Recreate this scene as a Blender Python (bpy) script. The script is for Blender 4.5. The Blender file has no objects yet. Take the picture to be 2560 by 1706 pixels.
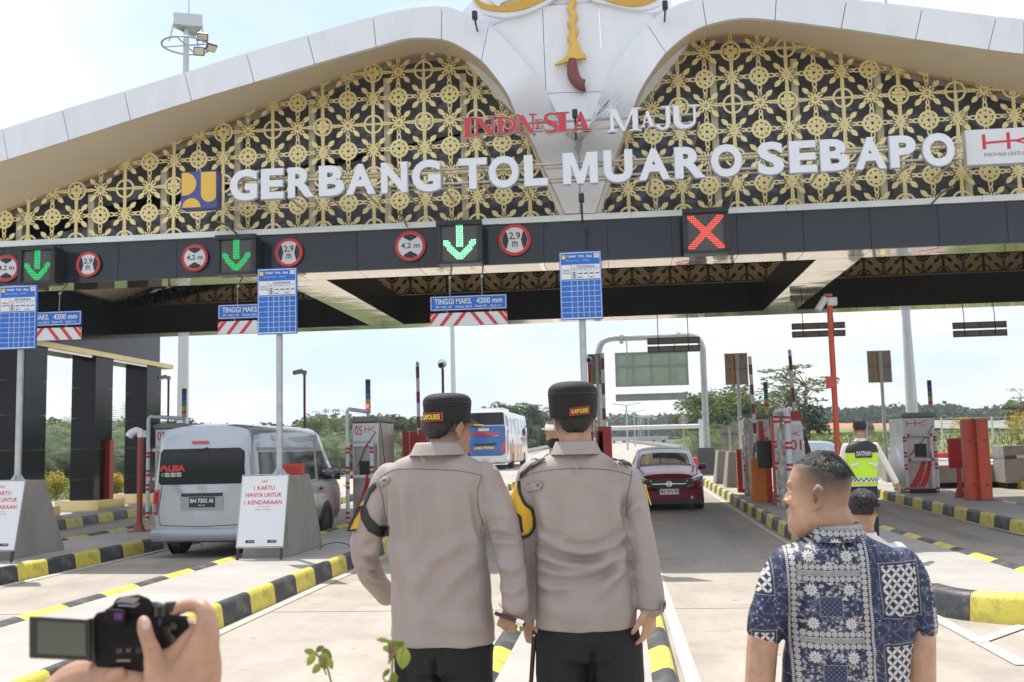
import bpy, bmesh, math, random
import numpy as np
from mathutils import Vector, Matrix, Quaternion, noise
random.seed(7); rng = np.random.default_rng(7)
sc = bpy.context.scene
COL = sc.collection
PI = math.pi
# ---------------------------------------------------------------- camera
FPX, YAW, PITCH, ROLL, CH = 2600.0, math.radians(5.8), math.radians(6.0), math.radians(1.375), 1.7
fw = Vector((-math.sin(YAW)*math.cos(PITCH), math.cos(YAW)*math.cos(PITCH), math.sin(PITCH)))
rt0 = Vector((math.cos(YAW), math.sin(YAW), 0)); up0 = rt0.cross(fw)
rt = rt0*math.cos(ROLL) - up0*math.sin(ROLL); up = up0*math.cos(ROLL) + rt0*math.sin(ROLL)
CAM = Vector((0, 0, CH))
cd = bpy.data.cameras.new("camera"); cam = bpy.data.objects.new("camera", cd); COL.objects.link(cam)
m = Matrix.Identity(4)
for i in range(3):
    m[i][0], m[i][1], m[i][2], m[i][3] = rt[i], up[i], -fw[i], CAM[i]
cam.matrix_world = m
cd.sensor_width = 22.3; cd.lens = FPX/2560*22.3; cd.clip_start = .05; cd.clip_end = 6000
cd.dof.use_dof = True; cd.dof.focus_distance = 6.0; cd.dof.aperture_fstop = 4.5
sc.camera = cam
# ---------------------------------------------------------------- light
SUN = Vector((-.28, .42, 1.0)).normalized()          # towards the sun: ahead and a little left, high
sl = bpy.data.lights.new("sun", 'SUN'); sl.energy = 3.7; sl.angle = math.radians(.6); sl.color = (1, .95, .87)
so = bpy.data.objects.new("sun", sl); COL.objects.link(so)
so.rotation_euler = SUN.to_track_quat('Z', 'Y').to_euler()
w = bpy.data.worlds.new("World"); sc.world = w; w.use_nodes = True
nt = w.node_tree; N = nt.nodes; L = nt.links; N.clear()
def nd(t, **k):
    n = N.new(t)
    for a, b in k.items(): setattr(n, a, b)
    return n
wo = nd('ShaderNodeOutputWorld'); bg = nd('ShaderNodeBackground'); bg.inputs[1].default_value = .15
sky = nd('ShaderNodeTexSky', sky_type='NISHITA', sun_disc=False)
sky.sun_elevation = math.asin(SUN.z); sky.sun_rotation = math.atan2(SUN.x, SUN.y)
sky.air_density = 1.0; sky.dust_density = 1.5; sky.ozone_density = 1.0
tc = nd('ShaderNodeTexCoord'); sep = nd('ShaderNodeSeparateXYZ'); L.new(tc.outputs['Generated'], sep.inputs[0])
# clouds: direction projected on a flat ceiling, so they flatten towards the horizon
zz = nd('ShaderNodeMath', operation='ADD'); L.new(sep.outputs[2], zz.inputs[0]); zz.inputs[1].default_value = .22
vd = nd('ShaderNodeVectorMath', operation='DIVIDE'); L.new(tc.outputs['Generated'], vd.inputs[0])
cx = nd('ShaderNodeCombineXYZ'); L.new(zz.outputs[0], cx.inputs[0]); L.new(zz.outputs[0], cx.inputs[1]); cx.inputs[2].default_value = 1
L.new(cx.outputs[0], vd.inputs[1])
mp = nd('ShaderNodeMapping'); L.new(vd.outputs[0], mp.inputs[0]); mp.inputs['Location'].default_value = (3.35, .6, 0); mp.inputs['Scale'].default_value = (1, 1, .25)
ns = nd('ShaderNodeTexNoise'); ns.inputs['Scale'].default_value = .95; ns.inputs['Detail'].default_value = 9; ns.inputs['Roughness'].default_value = .56; L.new(mp.outputs[0], ns.inputs[0])
cr = nd('ShaderNodeValToRGB'); cr.color_ramp.elements[0].position = .34; cr.color_ramp.elements[1].position = .56; L.new(ns.outputs[0], cr.inputs[0])
ns2 = nd('ShaderNodeTexNoise'); ns2.inputs['Scale'].default_value = 2.4; ns2.inputs['Detail'].default_value = 7; L.new(mp.outputs[0], ns2.inputs[0])
cr2 = nd('ShaderNodeValToRGB'); cr2.color_ramp.elements[0].position = .3; cr2.color_ramp.elements[1].position = .68
cr2.color_ramp.elements[0].color = (4.5, 4.75, 5.15, 1); cr2.color_ramp.elements[1].color = (5.7, 5.75, 5.85, 1); L.new(ns2.outputs[0], cr2.inputs[0])
hz = nd('ShaderNodeMapRange'); hz.inputs[1].default_value = 0; hz.inputs[2].default_value = .16; hz.inputs[3].default_value = 1; hz.inputs[4].default_value = 0; L.new(sep.outputs[2], hz.inputs[0])
blu = nd('ShaderNodeMix', data_type='RGBA', blend_type='MIX'); blu.inputs[0].default_value = .72
L.new(sky.outputs[0], blu.inputs[6]); blu.inputs[7].default_value = (3.1, 4.2, 6.1, 1)
mixh = nd('ShaderNodeMix', data_type='RGBA', blend_type='MIX'); L.new(hz.outputs[0], mixh.inputs[0])
L.new(blu.outputs[2], mixh.inputs[6]); mixh.inputs[7].default_value = (4.1, 4.65, 5.4, 1)
mixc = nd('ShaderNodeMix', data_type='RGBA', blend_type='MIX'); L.new(cr.outputs[0], mixc.inputs[0])
L.new(mixh.outputs[2], mixc.inputs[6]); L.new(cr2.outputs[0], mixc.inputs[7])
L.new(mixc.outputs[2], bg.inputs[0]); L.new(bg.outputs[0], wo.inputs[0])
sc.view_settings.view_transform = 'Standard'; sc.view_settings.look = 'None'; sc.view_settings.gamma = 1
sc.view_settings.exposure = .52; sc.view_settings.use_curve_mapping = False
# ---------------------------------------------------------------- measuring: a point of the photograph to a point of the place
KK = 2560/2353
def ray(x, y): return rt*((x*KK-1280)/FPX) + up*((853-y*KK)/FPX) + fw
def P(x, y, Y): v = ray(x, y); return CAM + v*(Y/v.y)
def gz(Y): return max(0.0, .014*(Y-20))
def G(x, y, off=0.0):
    v = ray(x, y); t = (off-CH)/v.z
    if t < 0 or v.y*t > 20: t = (CH+.28-off)/(.014*v.y-v.z)
    return CAM + v*t
# ---------------------------------------------------------------- materials
MATS = {}
def mat(name, col, rough=.5, metal=0.0, var=0.0, vs=3.0, bump=0.0, bs=20.0, spec=None, coat=0.0, emit=None, es=1.0, trans=0.0, alpha=1.0, dirt=None, ds=1.2, stretch=None):
    if name in MATS: return MATS[name]
    m = bpy.data.materials.new(name); m.use_nodes = True; t = m.node_tree; b = t.nodes['Principled BSDF']
    b.inputs['Base Color'].default_value = (*col, 1); b.inputs['Roughness'].default_value = rough; b.inputs['Metallic'].default_value = metal
    if spec is not None: b.inputs['Specular IOR Level'].default_value = spec
    if coat: b.inputs['Coat Weight'].default_value = coat; b.inputs['Coat Roughness'].default_value = .04
    if emit: b.inputs['Emission Color'].default_value = (*emit, 1); b.inputs['Emission Strength'].default_value = es
    if trans: b.inputs['Transmission Weight'].default_value = trans
    if alpha < 1: b.inputs['Alpha'].default_value = alpha
    if var or bump or dirt:
        tc = t.nodes.new('ShaderNodeTexCoord'); src = tc.outputs['Object']
        if stretch:
            mpn = t.nodes.new('ShaderNodeMapping'); mpn.inputs['Scale'].default_value = stretch; t.links.new(src, mpn.inputs[0]); src = mpn.outputs[0]
        col_out = None
        if var:
            n1 = t.nodes.new('ShaderNodeTexNoise'); n1.inputs['Scale'].default_value = vs; n1.inputs['Detail'].default_value = 6; n1.inputs['Roughness'].default_value = .62
            t.links.new(src, n1.inputs[0]); r = t.nodes.new('ShaderNodeMapRange'); t.links.new(n1.outputs[0], r.inputs[0])
            r.inputs[1].default_value = .3; r.inputs[2].default_value = .7; r.inputs[3].default_value = 1-var; r.inputs[4].default_value = 1+var
            mx = t.nodes.new('ShaderNodeVectorMath'); mx.operation = 'SCALE'; mx.inputs[0].default_value = col; t.links.new(r.outputs[0], mx.inputs[3]); col_out = mx.outputs[0]
        if dirt:
            n2 = t.nodes.new('ShaderNodeTexNoise'); n2.inputs['Scale'].default_value = ds; n2.inputs['Detail'].default_value = 8; n2.inputs['Roughness'].default_value = .7; t.links.new(src, n2.inputs[0])
            r2 = t.nodes.new('ShaderNodeMapRange'); r2.inputs[1].default_value = .5; r2.inputs[2].default_value = .78; r2.inputs[4].default_value = dirt[3] if len(dirt) > 3 else .6; t.links.new(n2.outputs[0], r2.inputs[0])
            mm = t.nodes.new('ShaderNodeMix'); mm.data_type = 'RGBA'; t.links.new(r2.outputs[0], mm.inputs[0])
            if col_out is not None: t.links.new(col_out, mm.inputs[6])
            else: mm.inputs[6].default_value = (*col, 1)
            mm.inputs[7].default_value = (*dirt[:3], 1); col_out = mm.outputs[2]
        if col_out is not None: t.links.new(col_out, b.inputs['Base Color'])
        if bump:
            n3 = t.nodes.new('ShaderNodeTexNoise'); n3.inputs['Scale'].default_value = bs; n3.inputs['Detail'].default_value = 5; t.links.new(src, n3.inputs[0])
            bn = t.nodes.new('ShaderNodeBump'); bn.inputs['Strength'].default_value = min(1, bump); bn.inputs['Distance'].default_value = .02 if bump <= 1 else .02*bump
            t.links.new(n3.outputs[0], bn.inputs['Height']); t.links.new(bn.outputs[0], b.inputs['Normal'])
    MATS[name] = m
    return m
WHITE = mat('white_panel', (.80, .82, .89), .38, var=.05, vs=.5, dirt=(.5, .47, .42, .3), ds=1.6, stretch=(1, 1, .35))
SOFF = mat('soffit_cream', (.74, .63, .49), .55, var=.05, vs=.7, dirt=(.4, .33, .27, .3), ds=.5)
GOLD = mat('gold_screen', (.88, .73, .36), .34, .33, var=.2, vs=.35)
GOLDT = mat('gold_trim', (.72, .56, .25), .22, .75, var=.08, vs=1.2, bump=.15, bs=3)
DARKP = mat('dark_cladding', (.026, .033, .046), .13, 0, var=.12, vs=.6, bump=.1, bs=.8, coat=.12, spec=.35)
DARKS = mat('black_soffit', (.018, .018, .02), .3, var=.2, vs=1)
MIRR = mat('polished_soffit', (.66, .60, .50), .05, 1, var=.04, vs=1, bump=.35, bs=1.1)
TRIM = mat('pale_trim', (.72, .76, .74), .3, .3, var=.06)
BACKG = mat('dark_backing', (.12, .125, .155), .1, 0, var=.25, vs=.8)
POSTC = mat('cream_post', (.6, .56, .42), .5)
CONC = mat('cast_concrete', (.33, .305, .275), .85, var=.12, vs=2.2, bump=.4, bs=50, dirt=(.17, .15, .13, .6), ds=2.5, stretch=(1, 1, .4))
KY = mat('kerb_yellow', (.68, .57, .09), .5, var=.09, vs=4, bump=.25, bs=30, dirt=(.14, .12, .07, .85), ds=4.5)
KB = mat('kerb_black', (.045, .048, .052), .5, var=.3, vs=4, bump=.25, bs=30, dirt=(.24, .21, .17, .8), ds=4.5)
ISL = mat('island_concrete', (.40, .375, .345), .8, var=.12, vs=1.3, bump=.3, bs=40, dirt=(.26, .24, .22, .4), ds=1.1)
GALV = mat('galvanised', (.46, .48, .49), .42, .55, var=.12, vs=6)
MASTG = mat('pale_galvanised', (.58, .61, .62), .5, .3, var=.08, vs=2, dirt=(.45, .43, .4, .4), ds=2)
STEEL = mat('stainless', (.5, .49, .47), .3, .8, var=.18, vs=3, bump=.2, bs=8, dirt=(.35, .32, .28, .6), ds=2.5)
REDP = mat('red_paint', (.48, .035, .025), .4, var=.12, vs=5)
REDO = mat('red_orange_paint', (.62, .09, .04), .45, var=.1, vs=3, dirt=(.4, .09, .05, .4), ds=3)
DRED = mat('dark_red_paint', (.26, .04, .035), .45, var=.12, vs=5)
WPIPE = mat('white_pipe', (.66, .72, .76), .3, var=.05)
BLK = mat('black_plastic', (.02, .02, .022), .35)
RUB = mat('rubber', (.022, .022, .024), .75, bump=.2, bs=60)
SWHITE = mat('sign_white', (.72, .73, .76), .4, var=.03)
SRED = mat('sign_red', (.62, .03, .035), .4)
SBLUE = mat('sign_blue', (.012, .14, .55), .35, var=.05)
SBLACK = mat('sign_black', (.02, .02, .025), .4)
SYEL = mat('sign_yellow', (.8, .5, .08), .35)
SNAVY = mat('sign_navy', (.06, .08, .3), .35)
BACKM = mat('sign_back', (.34, .32, .29), .6, .2, var=.15, vs=5, dirt=(.22, .12, .06, .5), ds=3)
LETW = mat('acrylic_white', (.78, .8, .86), .25)
LETE = mat('letter_side', (.55, .62, .7), .3, .4)
# ---------------------------------------------------------------- mesh helpers
class M:
    def __init__(s): s.v = []; s.f = []; s.mi = []; s.cur = 0
    def add(s, vs, fs):
        o = len(s.v); s.v += [tuple(p) for p in vs]; s.f += [tuple(i+o for i in f) for f in fs]; s.mi += [s.cur]*len(fs); return s
    def box(s, a, b):
        x0, y0, z0 = a; x1, y1, z1 = b
        return s.hexa([(x0,y0,z0),(x1,y0,z0),(x1,y1,z0),(x0,y1,z0),(x0,y0,z1),(x1,y0,z1),(x1,y1,z1),(x0,y1,z1)])
    def hexa(s, p): return s.add(p, [(0,3,2,1),(4,5,6,7),(0,1,5,4),(1,2,6,5),(2,3,7,6),(3,0,4,7)])
    def cbox(s, c, d, mtx=None):
        h = [(sx*d[0]/2, sy*d[1]/2, sz*d[2]/2) for sz in (-1,1) for sx, sy in ((-1,-1),(1,-1),(1,1),(-1,1))]
        c = Vector(c); return s.hexa([c + (mtx @ Vector(q) if mtx else Vector(q)) for q in h])
    def tube(s, pts, r, n=10, cap=True):
        pts = [Vector(p) for p in pts]; k = len(pts); rs = r if isinstance(r, (list, tuple)) else [r]*k
        vs = []; ref = None
        for i, p in enumerate(pts):
            t = (pts[min(i+1, k-1)] - pts[max(i-1, 0)]).normalized()
            if ref is None: ref = Vector((0, 0, 1)) if abs(t.z) < .9 else Vector((0, 1, 0))
            a = t.cross(ref).normalized(); b = a.cross(t).normalized(); ref = b
            for j in range(n):
                q = 2*PI*j/n; e = rs[i]
                ea, eb = (e if isinstance(e, tuple) else (e, e)); vs.append(p + a*ea*math.cos(q) + b*eb*math.sin(q))
        fs = [(i*n+j, i*n+(j+1) % n, (i+1)*n+(j+1) % n, (i+1)*n+j) for i in range(k-1) for j in range(n)]
        if cap: fs += [tuple(range(n))[::-1], tuple(range((k-1)*n, k*n))]
        return s.add(vs, fs)
    def loft(s, rings, cap=True):
        n = len(rings[0]); k = len(rings); vs = [p for r in rings for p in r]
        fs = [(i*n+j, i*n+(j+1) % n, (i+1)*n+(j+1) % n, (i+1)*n+j) for i in range(k-1) for j in range(n)]
        if cap: fs += [tuple(range(n))[::-1], tuple(range((k-1)*n, k*n))]
        return s.add(vs, fs)
    def grid(s, rows):
        n = len(rows[0]); vs = [p for r in rows for p in r]
        return s.add(vs, [(i*n+j, i*n+j+1, (i+1)*n+j+1, (i+1)*n+j) for i in range(len(rows)-1) for j in range(n-1)])
    def prism(s, pts, y0, y1):     # outline in XZ pushed from y0 to y1
        n = len(pts); vs = [(x, y0, z) for x, z in pts] + [(x, y1, z) for x, z in pts]
        return s.add(vs, [tuple(range(n)), tuple(range(n, 2*n))[::-1]] + [(i, i+n, (i+1) % n+n, (i+1) % n) for i in range(n)])
    def disc(s, c, r, y0, y1, n=28, a=(1, 1)): return s.prism([(c[0]+r*a[0]*math.cos(2*PI*i/n), c[1]+r*a[1]*math.sin(2*PI*i/n)) for i in range(n)], y0, y1)
    def ring2(s, c, r0, r1, y0, y1, n=28, a=(1, 1), t0=0, t1=2*PI):   # annulus or arc in XZ with thickness
        full = abs(t1-t0-2*PI) < 1e-6; k = n if full else n+1
        A = [t0+(t1-t0)*i/n for i in range(k)]; vs = []
        for y in (y0, y1):
            for r in (r0, r1): vs += [(c[0]+r*a[0]*math.cos(q), y, c[1]+r*a[1]*math.sin(q)) for q in A]
        fs = []
        for i in range(n):
            j = (i+1) % k
            fs += [(i, j, k+j, k+i), (2*k+i, 3*k+i, 3*k+j, 2*k+j), (k+i, k+j, 3*k+j, 3*k+i), (i, 2*k+i, 2*k+j, j)]
        return s.add(vs, fs)
    def sphere(s, c, r, nu=14, nv=10, sc=(1, 1, 1)):
        rings = []
        for i in range(nv+1):
            t = PI*(i+.02)/(nv+.04); rings.append([(c[0]+r*sc[0]*math.sin(t)*math.cos(2*PI*j/nu), c[1]+r*sc[1]*math.sin(t)*math.sin(2*PI*j/nu), c[2]-r*sc[2]*math.cos(t)) for j in range(nu)])
        return s.loft(rings)
    def lathe(s, c, prof, n=16): return s.loft([[(c[0]+r*math.cos(2*PI*j/n), c[1]+r*math.sin(2*PI*j/n), c[2]+z) for j in range(n)] for r, z in prof])
    def mesh(s, name, mats, smooth=False):
        me = bpy.data.meshes.new(name); me.from_pydata([tuple(p) for p in s.v], [], s.f); 
        for q in (mats if isinstance(mats, (list, tuple)) else [mats]): me.materials.append(q)
        if any(s.mi): me.polygons.foreach_set('material_index', s.mi)
        bm = bmesh.new(); bm.from_mesh(me); bmesh.ops.recalc_face_normals(bm, faces=bm.faces[:]); bm.to_mesh(me); bm.free()
        if smooth:
            me.shade_smooth()
            if smooth is not True: me.set_sharp_from_angle(angle=math.radians(smooth))
        return me
    def build(s, name, mats, parent=None, smooth=False, bevel=0):
        return link(name, s.mesh(name, mats, smooth), parent, bevel)
def link(name, me, parent=None, bevel=0, loc=None):
    o = bpy.data.objects.new(name, me); COL.objects.link(o)
    if parent is not None: o.parent = parent
    if loc is not None: o.location = loc
    if bevel:
        b = o.modifiers.new('bevel', 'BEVEL'); b.width = bevel; b.segments = 2; b.limit_method = 'ANGLE'; b.angle_limit = math.radians(40)
    return o
def tag(o, label=None, cat=None, group=None, kind=None):
    for k, v in (('label', label), ('category', cat), ('group', group), ('kind', kind)):
        if v: o[k] = v
    return o
def thing(name, label, cat, group=None, loc=(0, 0, 0), rz=0.0):
    o = bpy.data.objects.new(name, None); o.empty_display_size = .1; COL.objects.link(o); o.location = loc; o.rotation_euler = (0, 0, rz)
    return tag(o, label, cat, group)
def kids(o): return CH_[o] if o in CH_ else [c for c in o.children]
CH_ = {}
def dup(o, loc=None, rz=None, label=None, group=None, parent=None, scale=None):
    ch = list(o.children)
    c = o.copy(); COL.objects.link(c); c.parent = parent
    if loc is not None: c.location = loc
    if rz is not None: c.rotation_euler = (0, 0, rz)
    if scale is not None: c.scale = scale
    if label: c['label'] = label
    if group: c['group'] = group
    for q in ch: dup(q, parent=c)
    return c
def rebase(root, loc):                 # give a thing built in world coordinates its base point
    root.location = loc
    for c in root.children: c.matrix_parent_inverse = Matrix.Translation(-Vector(loc))
def struct(o): o['kind'] = 'structure'; return o
# lettering: flat text turned into a mesh that fills a given box of the XZ plane (x right, z up), seen from -Y
TXT = {}
def glyph(s, bold=0.0, ext=.1):
    k = (s, bold, ext)
    if k not in TXT:
        c = bpy.data.curves.new('lettering', 'FONT'); c.body = s; c.size = 1; c.offset = bold; c.extrude = ext; c.resolution_u = 4
        o = bpy.data.objects.new('lettering', c); COL.objects.link(o)
        dg = bpy.context.evaluated_depsgraph_get(); me = bpy.data.meshes.new_from_object(o.evaluated_get(dg))
        bpy.data.objects.remove(o); a = np.empty(len(me.vertices)*3); me.vertices.foreach_get('co', a); a = a.reshape(-1, 3)
        f = [tuple(p.vertices) for p in me.polygons]; bpy.data.meshes.remove(me); TXT[k] = (a, f)
    return TXT[k]
def text(mm, s, x0, x1, z0, z1, yf, th=.004, bold=.02, frame=None, dz=0.0):
    """put text s into mesh builder mm; frame = (origin, xaxis, zaxis, normal towards the viewer); dz = rise per metre of x"""
    a, f = glyph(s, bold); lo, hi = a.min(0), a.max(0)
    X = x0+(a[:, 0]-lo[0])/(hi[0]-lo[0])*(x1-x0); Z = z0+(a[:, 1]-lo[1])/(hi[1]-lo[1])*(z1-z0); D = (a[:, 2]-lo[2])/(hi[2]-lo[2])*th
    if frame:
        O, ax, az, an = [Vector(q) for q in frame]
        vs = [O+ax*x+az*z+an*(yf+d) for x, z, d in zip(X, Z, D)]
    else: vs = [(x, yf-d, z+dz*(x-x0)) for x, z, d in zip(X, Z, D)]
    mm.add(vs, f); return mm
def crom(pts, n=6, closed=False):       # smooth curve through points
    pts = [Vector(p) for p in pts]; out = []; k = len(pts)
    for i in range(k-1):
        p0 = pts[max(i-1, 0)]; p1 = pts[i]; p2 = pts[i+1]; p3 = pts[min(i+2, k-1)]
        for j in range(n):
            t = j/n; out.append(.5*((2*p1)+(p2-p0)*t+(2*p0-5*p1+4*p2-p3)*t*t+(3*p1-p0-3*p2+p3)*t**3))
    out.append(pts[-1]); return out
# ================================================================ ground, road, islands
def terrain_h(x, y):
    h = gz(y)
    d = y-85
    e = -26-x                                  # left of the plaza a bank climbs
    if e > 0: h += min(e, 70)*.05*min(1, max(0, (y-25)/20)) 
    e = x-16-max(0, y-40)*.0
    if e > 0 and y > 35: h += min(e, 60)*.012
    return h
def mat_concrete_road():
    m = bpy.data.materials.new('road_concrete'); m.use_nodes = True; t = m.node_tree; b = t.nodes['Principled BSDF']; b.inputs['Roughness'].default_value = .82
    tc = t.nodes.new('ShaderNodeTexCoord'); mp = t.nodes.new('ShaderNodeMapping'); t.links.new(tc.outputs['Object'], mp.inputs[0]); mp.inputs['Scale'].default_value = (1, .12, 1)
    def noisen(sc_, det, src):
        n = t.nodes.new('ShaderNodeTexNoise'); n.inputs['Scale'].default_value = sc_; n.inputs['Detail'].default_value = det; n.inputs['Roughness'].default_value = .65; t.links.new(src, n.inputs[0]); return n.outputs[0]
    def mr(src, a, b_, c, d):
        n = t.nodes.new('ShaderNodeMapRange'); t.links.new(src, n.inputs[0])
        for i, q in enumerate((a, b_, c, d)): n.inputs[i+1].default_value = q
        return n.outputs[0]
    def mix(f, a, b_, bl='MIX'):
        n = t.nodes.new('ShaderNodeMix'); n.data_type = 'RGBA'; n.blend_type = bl
        if isinstance(f, float): n.inputs[0].default_value = f
        else: t.links.new(f, n.inputs[0])
        for i, q in ((6, a), (7, b_)):
            if isinstance(q, tuple): n.inputs[i].default_value = q
            else: t.links.new(q, n.inputs[i])
        return n.outputs[2]
    base = mix(mr(noisen(.35, 6, tc.outputs['Object']), .35, .65, 0, 1), (.40, .345, .285, 1), (.50, .44, .375, 1))
    base = mix(mr(noisen(2.2, 7, mp.outputs[0]), .42, .70, 0, .8), base, (.33, .285, .24, 1))
    base = mix(mr(noisen(9, 8, tc.outputs['Object']), .55, .8, 0, .45), base, (.25, .21, .175, 1))
    # rubber and oil worn into the wheel tracks, deepened to paint the gate's shade
    sp = t.nodes.new('ShaderNodeSeparateXYZ'); t.links.new(tc.outputs['Object'], sp.inputs[0])
    def math_(op, a, b_=None):
        n = t.nodes.new('ShaderNodeMath'); n.operation = op
        for i, q in enumerate((a, b_)):
            if q is None: continue
            if isinstance(q, (int, float)): n.inputs[i].default_value = q
            else: t.links.new(q, n.inputs[i])
        return n.outputs[0]
    xm = math_('PINGPONG', math_('ADD', sp.outputs[0], 2.6+4.4*10), 2.2)      # 0 at a lane's middle
    lane = mr(xm, .25, 1.25, 1, 0)
    yy = math_('MULTIPLY', mr(sp.outputs[1], 12, 19, 0, 1), mr(sp.outputs[1], 32, 44, 1, 0))
    wear_shade = math_('MULTIPLY', math_('MULTIPLY', lane, yy), mr(noisen(1.6, 5, mp.outputs[0]), .3, .65, .25, 1))
    base = mix(math_('MULTIPLY', wear_shade, .75), base, (.13, .12, .11, 1))
    vo = t.nodes.new('ShaderNodeTexVoronoi'); vo.feature = 'DISTANCE_TO_EDGE'; vo.inputs['Scale'].default_value = .33; wn = t.nodes.new('ShaderNodeVectorMath'); wn.operation = 'MULTIPLY_ADD'
    nz = t.nodes.new('ShaderNodeTexNoise'); nz.inputs['Scale'].default_value = 1.7; nz.inputs['Detail'].default_value = 6; t.links.new(tc.outputs['Object'], nz.inputs[0]); t.links.new(nz.outputs['Color'], wn.inputs[0]); wn.inputs[1].default_value = (1.1, 1.1, 0); t.links.new(tc.outputs['Object'], wn.inputs[2]); t.links.new(wn.outputs[0], vo.inputs['Vector'])
    crk = math_('MULTIPLY', mr(vo.outputs['Distance'], 0, .0045, 1, 0), mr(noisen(.3, 3, tc.outputs['Object']), .5, .58, 0, .75)); base = mix(crk, base, (.12, .1, .085, 1))
    base = mix(mr(noisen(.9, 9, tc.outputs['Object']), .48, .68, 0, .75), base, (.27, .235, .2, 1)); base = mix(mr(noisen(5.5, 3, tc.outputs['Object']),   .655, .72, 0, .7), base, (.12, .105, .09, 1))
    vs_ = t.nodes.new('ShaderNodeTexVoronoi'); vs_.inputs['Scale'].default_value = 1.0; vs_.inputs['Randomness'].default_value = 0; m4 = t.nodes.new('ShaderNodeMapping'); m4.inputs['Scale'].default_value = (1/4.4, 1/4.9, 0); m4.inputs['Location'].default_value = (.09, .19, 0); t.links.new(tc.outputs['Object'], m4.inputs[0]); t.links.new(m4.outputs[0], vs_.inputs['Vector'])
    sx_ = t.nodes.new('ShaderNodeSeparateXYZ'); t.links.new(vs_.outputs['Color'], sx_.inputs[0]); base = mix(mr(sx_.outputs[0], 0, 1, 0, .4), base, (.33, .30, .27, 1))
    t.links.new(base, b.inputs['Base Color'])
    bn = t.nodes.new('ShaderNodeBump'); bn.inputs['Strength'].default_value = .35; bn.inputs['Distance'].default_value = .01
    t.links.new(noisen(45, 6, mp.outputs[0]), bn.inputs['Height']); t.links.new(bn.outputs[0], b.inputs['Normal'])
    return m
ROAD = mat_concrete_road()
GRASS = mat('grass_ground', (.075, .10, .028), .95, var=.35, vs=.25, bump=1, bs=3, dirt=(.18, .12, .06, .7), ds=.08)
# ground as one sheet to the horizon
xs = [-1800, -900, -500, -300, -200, -140, -100, -70, -50, -38, -30, -22, -15, -7, 0, 7, 15, 22, 30, 40, 60, 90, 140, 220, 350, 600, 1000, 1800]
ys = [-300, -60, -10, 10, 20, 28, 36, 45, 55, 70, 90, 120, 160, 210, 280, 380, 520, 750, 1100, 1700, 3000]
gm = M()
def gflat(y): return min(y, 330)
gm.grid([[(x, y, terrain_h(x, gflat(y))-(.06 if y < 36 else .14)) for x in xs] for y in ys])
struct(gm.build('ground', GRASS, smooth=True))
# the concrete plaza, then the carriageway that leaves it
rd = M()
RW = [(-8, -30, 30), (12, -30, 30), (20, -30, 26), (40, -19, 16.5), (52, -16, 12), (62, -12.5, 9.5), (75, -11, 7.4), (95, -10.4, 6.4), (125, -10.3, 5.5), (160, -9.6, 4.3), (200, -7.5, 2.4), (250, -4, .5), (300, -2, .8)]
rows = []
for (y, a, b), (y2, a2, b2) in zip(RW, RW[1:]):
    for j in range(4):
        q = j/4; rows.append([(a+(a2-a)*q+((b-a)+(b2-a2-b+a)*q)*u/14, y+(y2-y)*q, gz(y+(y2-y)*q)) for u in range(15)])
rows.append([(RW[-1][1]+(RW[-1][2]-RW[-1][1])*u/14, 300, gz(300)) for u in range(15)])
rd.grid(rows)
struct(rd.build('road', ROAD, smooth=True))
# sawn joints between the slabs of the plaza
jm = M()
for y in (1.5, 6.4, 11.3, 16.2, 21.1, 26, 31, 36, 41, 46):
    for x0, x1 in ((-13.5, -10.8), (-8.66, -5.9), (-4.02, -1.12), (.34, 2.9), (4.75, 6.9), (8.9, 12.5)) if y > 11 else ((-30, -10.8), (-8.66, -5.9), (-4.02, -1.12), (.34, 28)):
        jm.box((x0, y-.006, gz(y)-.02), (x1, y+.006, gz(y)+.004))
struct(jm.build('road_joint', mat('joint_sealer', (.27, .24, .205), .8)))
# painted lines
RPW = mat('road_paint_white', (.58, .56, .52), .65, var=.15, vs=3, dirt=(.40, .35, .3, .85), ds=3.5)
def stripe(pts, wd, name='painted_line', mt=None, zo=.008):
    s = M(); L_ = []; 
    for i, (x, y) in enumerate(pts):
        a = Vector(pts[max(i-1, 0)]); b = Vector(pts[min(i+1, len(pts)-1)]); n = (b-a).normalized(); n = Vector((-n.y, n.x))*wd/2
        L_.append([(x-n.x, y-n.y, gz(y)+zo), (x+n.x, y+n.y, gz(y)+zo)])
    s.grid(L_); return struct(s.build(name, mt or RPW))
def seg(a, b, n=6): return [(a[0]+(b[0]-a[0])*i/n, a[1]+(b[1]-a[1])*i/n) for i in range(n+1)]
stripe(seg((.48, 3), (.42, 19)), .11); stripe(seg((.42, 19), (.42, 40)), .12)
GUT = mat('gutter_concrete', (.50, .45, .385), .8, var=.1, vs=3)
stripe(seg((-3.95, 4), (-3.93, 19)), .12, mt=GUT); stripe(seg((-3.93, 19), (-3.93, 40)), .12, mt=GUT)
stripe(seg((2.80, 11), (2.78, 40)), .1); stripe(seg((6.95, 12), (6.98, 40)), .1); stripe(seg((-8.5, 6), (-8.55, 40)), .1)
a = G(2130, 1410); b = G(2353, 1530); stripe([(a.x, a.y), ((a.x+b.x)/2, (a.y+b.y)/2), (b.x, b.y)], .13)
a = G(2245, 1478); b = G(2353, 1440); stripe([(a.x, a.y), (b.x, b.y)], .12, zo=.012)
stripe(seg((-3.2, 44), (-4.6, 90), 8), .15); stripe(seg((-4.6, 90), (-4.4, 200), 10), .2); stripe(seg((6.6, 62), (5.2, 95)), .15); stripe(seg((5.2, 95), (3.2, 160)), .2); stripe(seg((-9.6, 64), (-9.2, 130), 8), .18)
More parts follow.
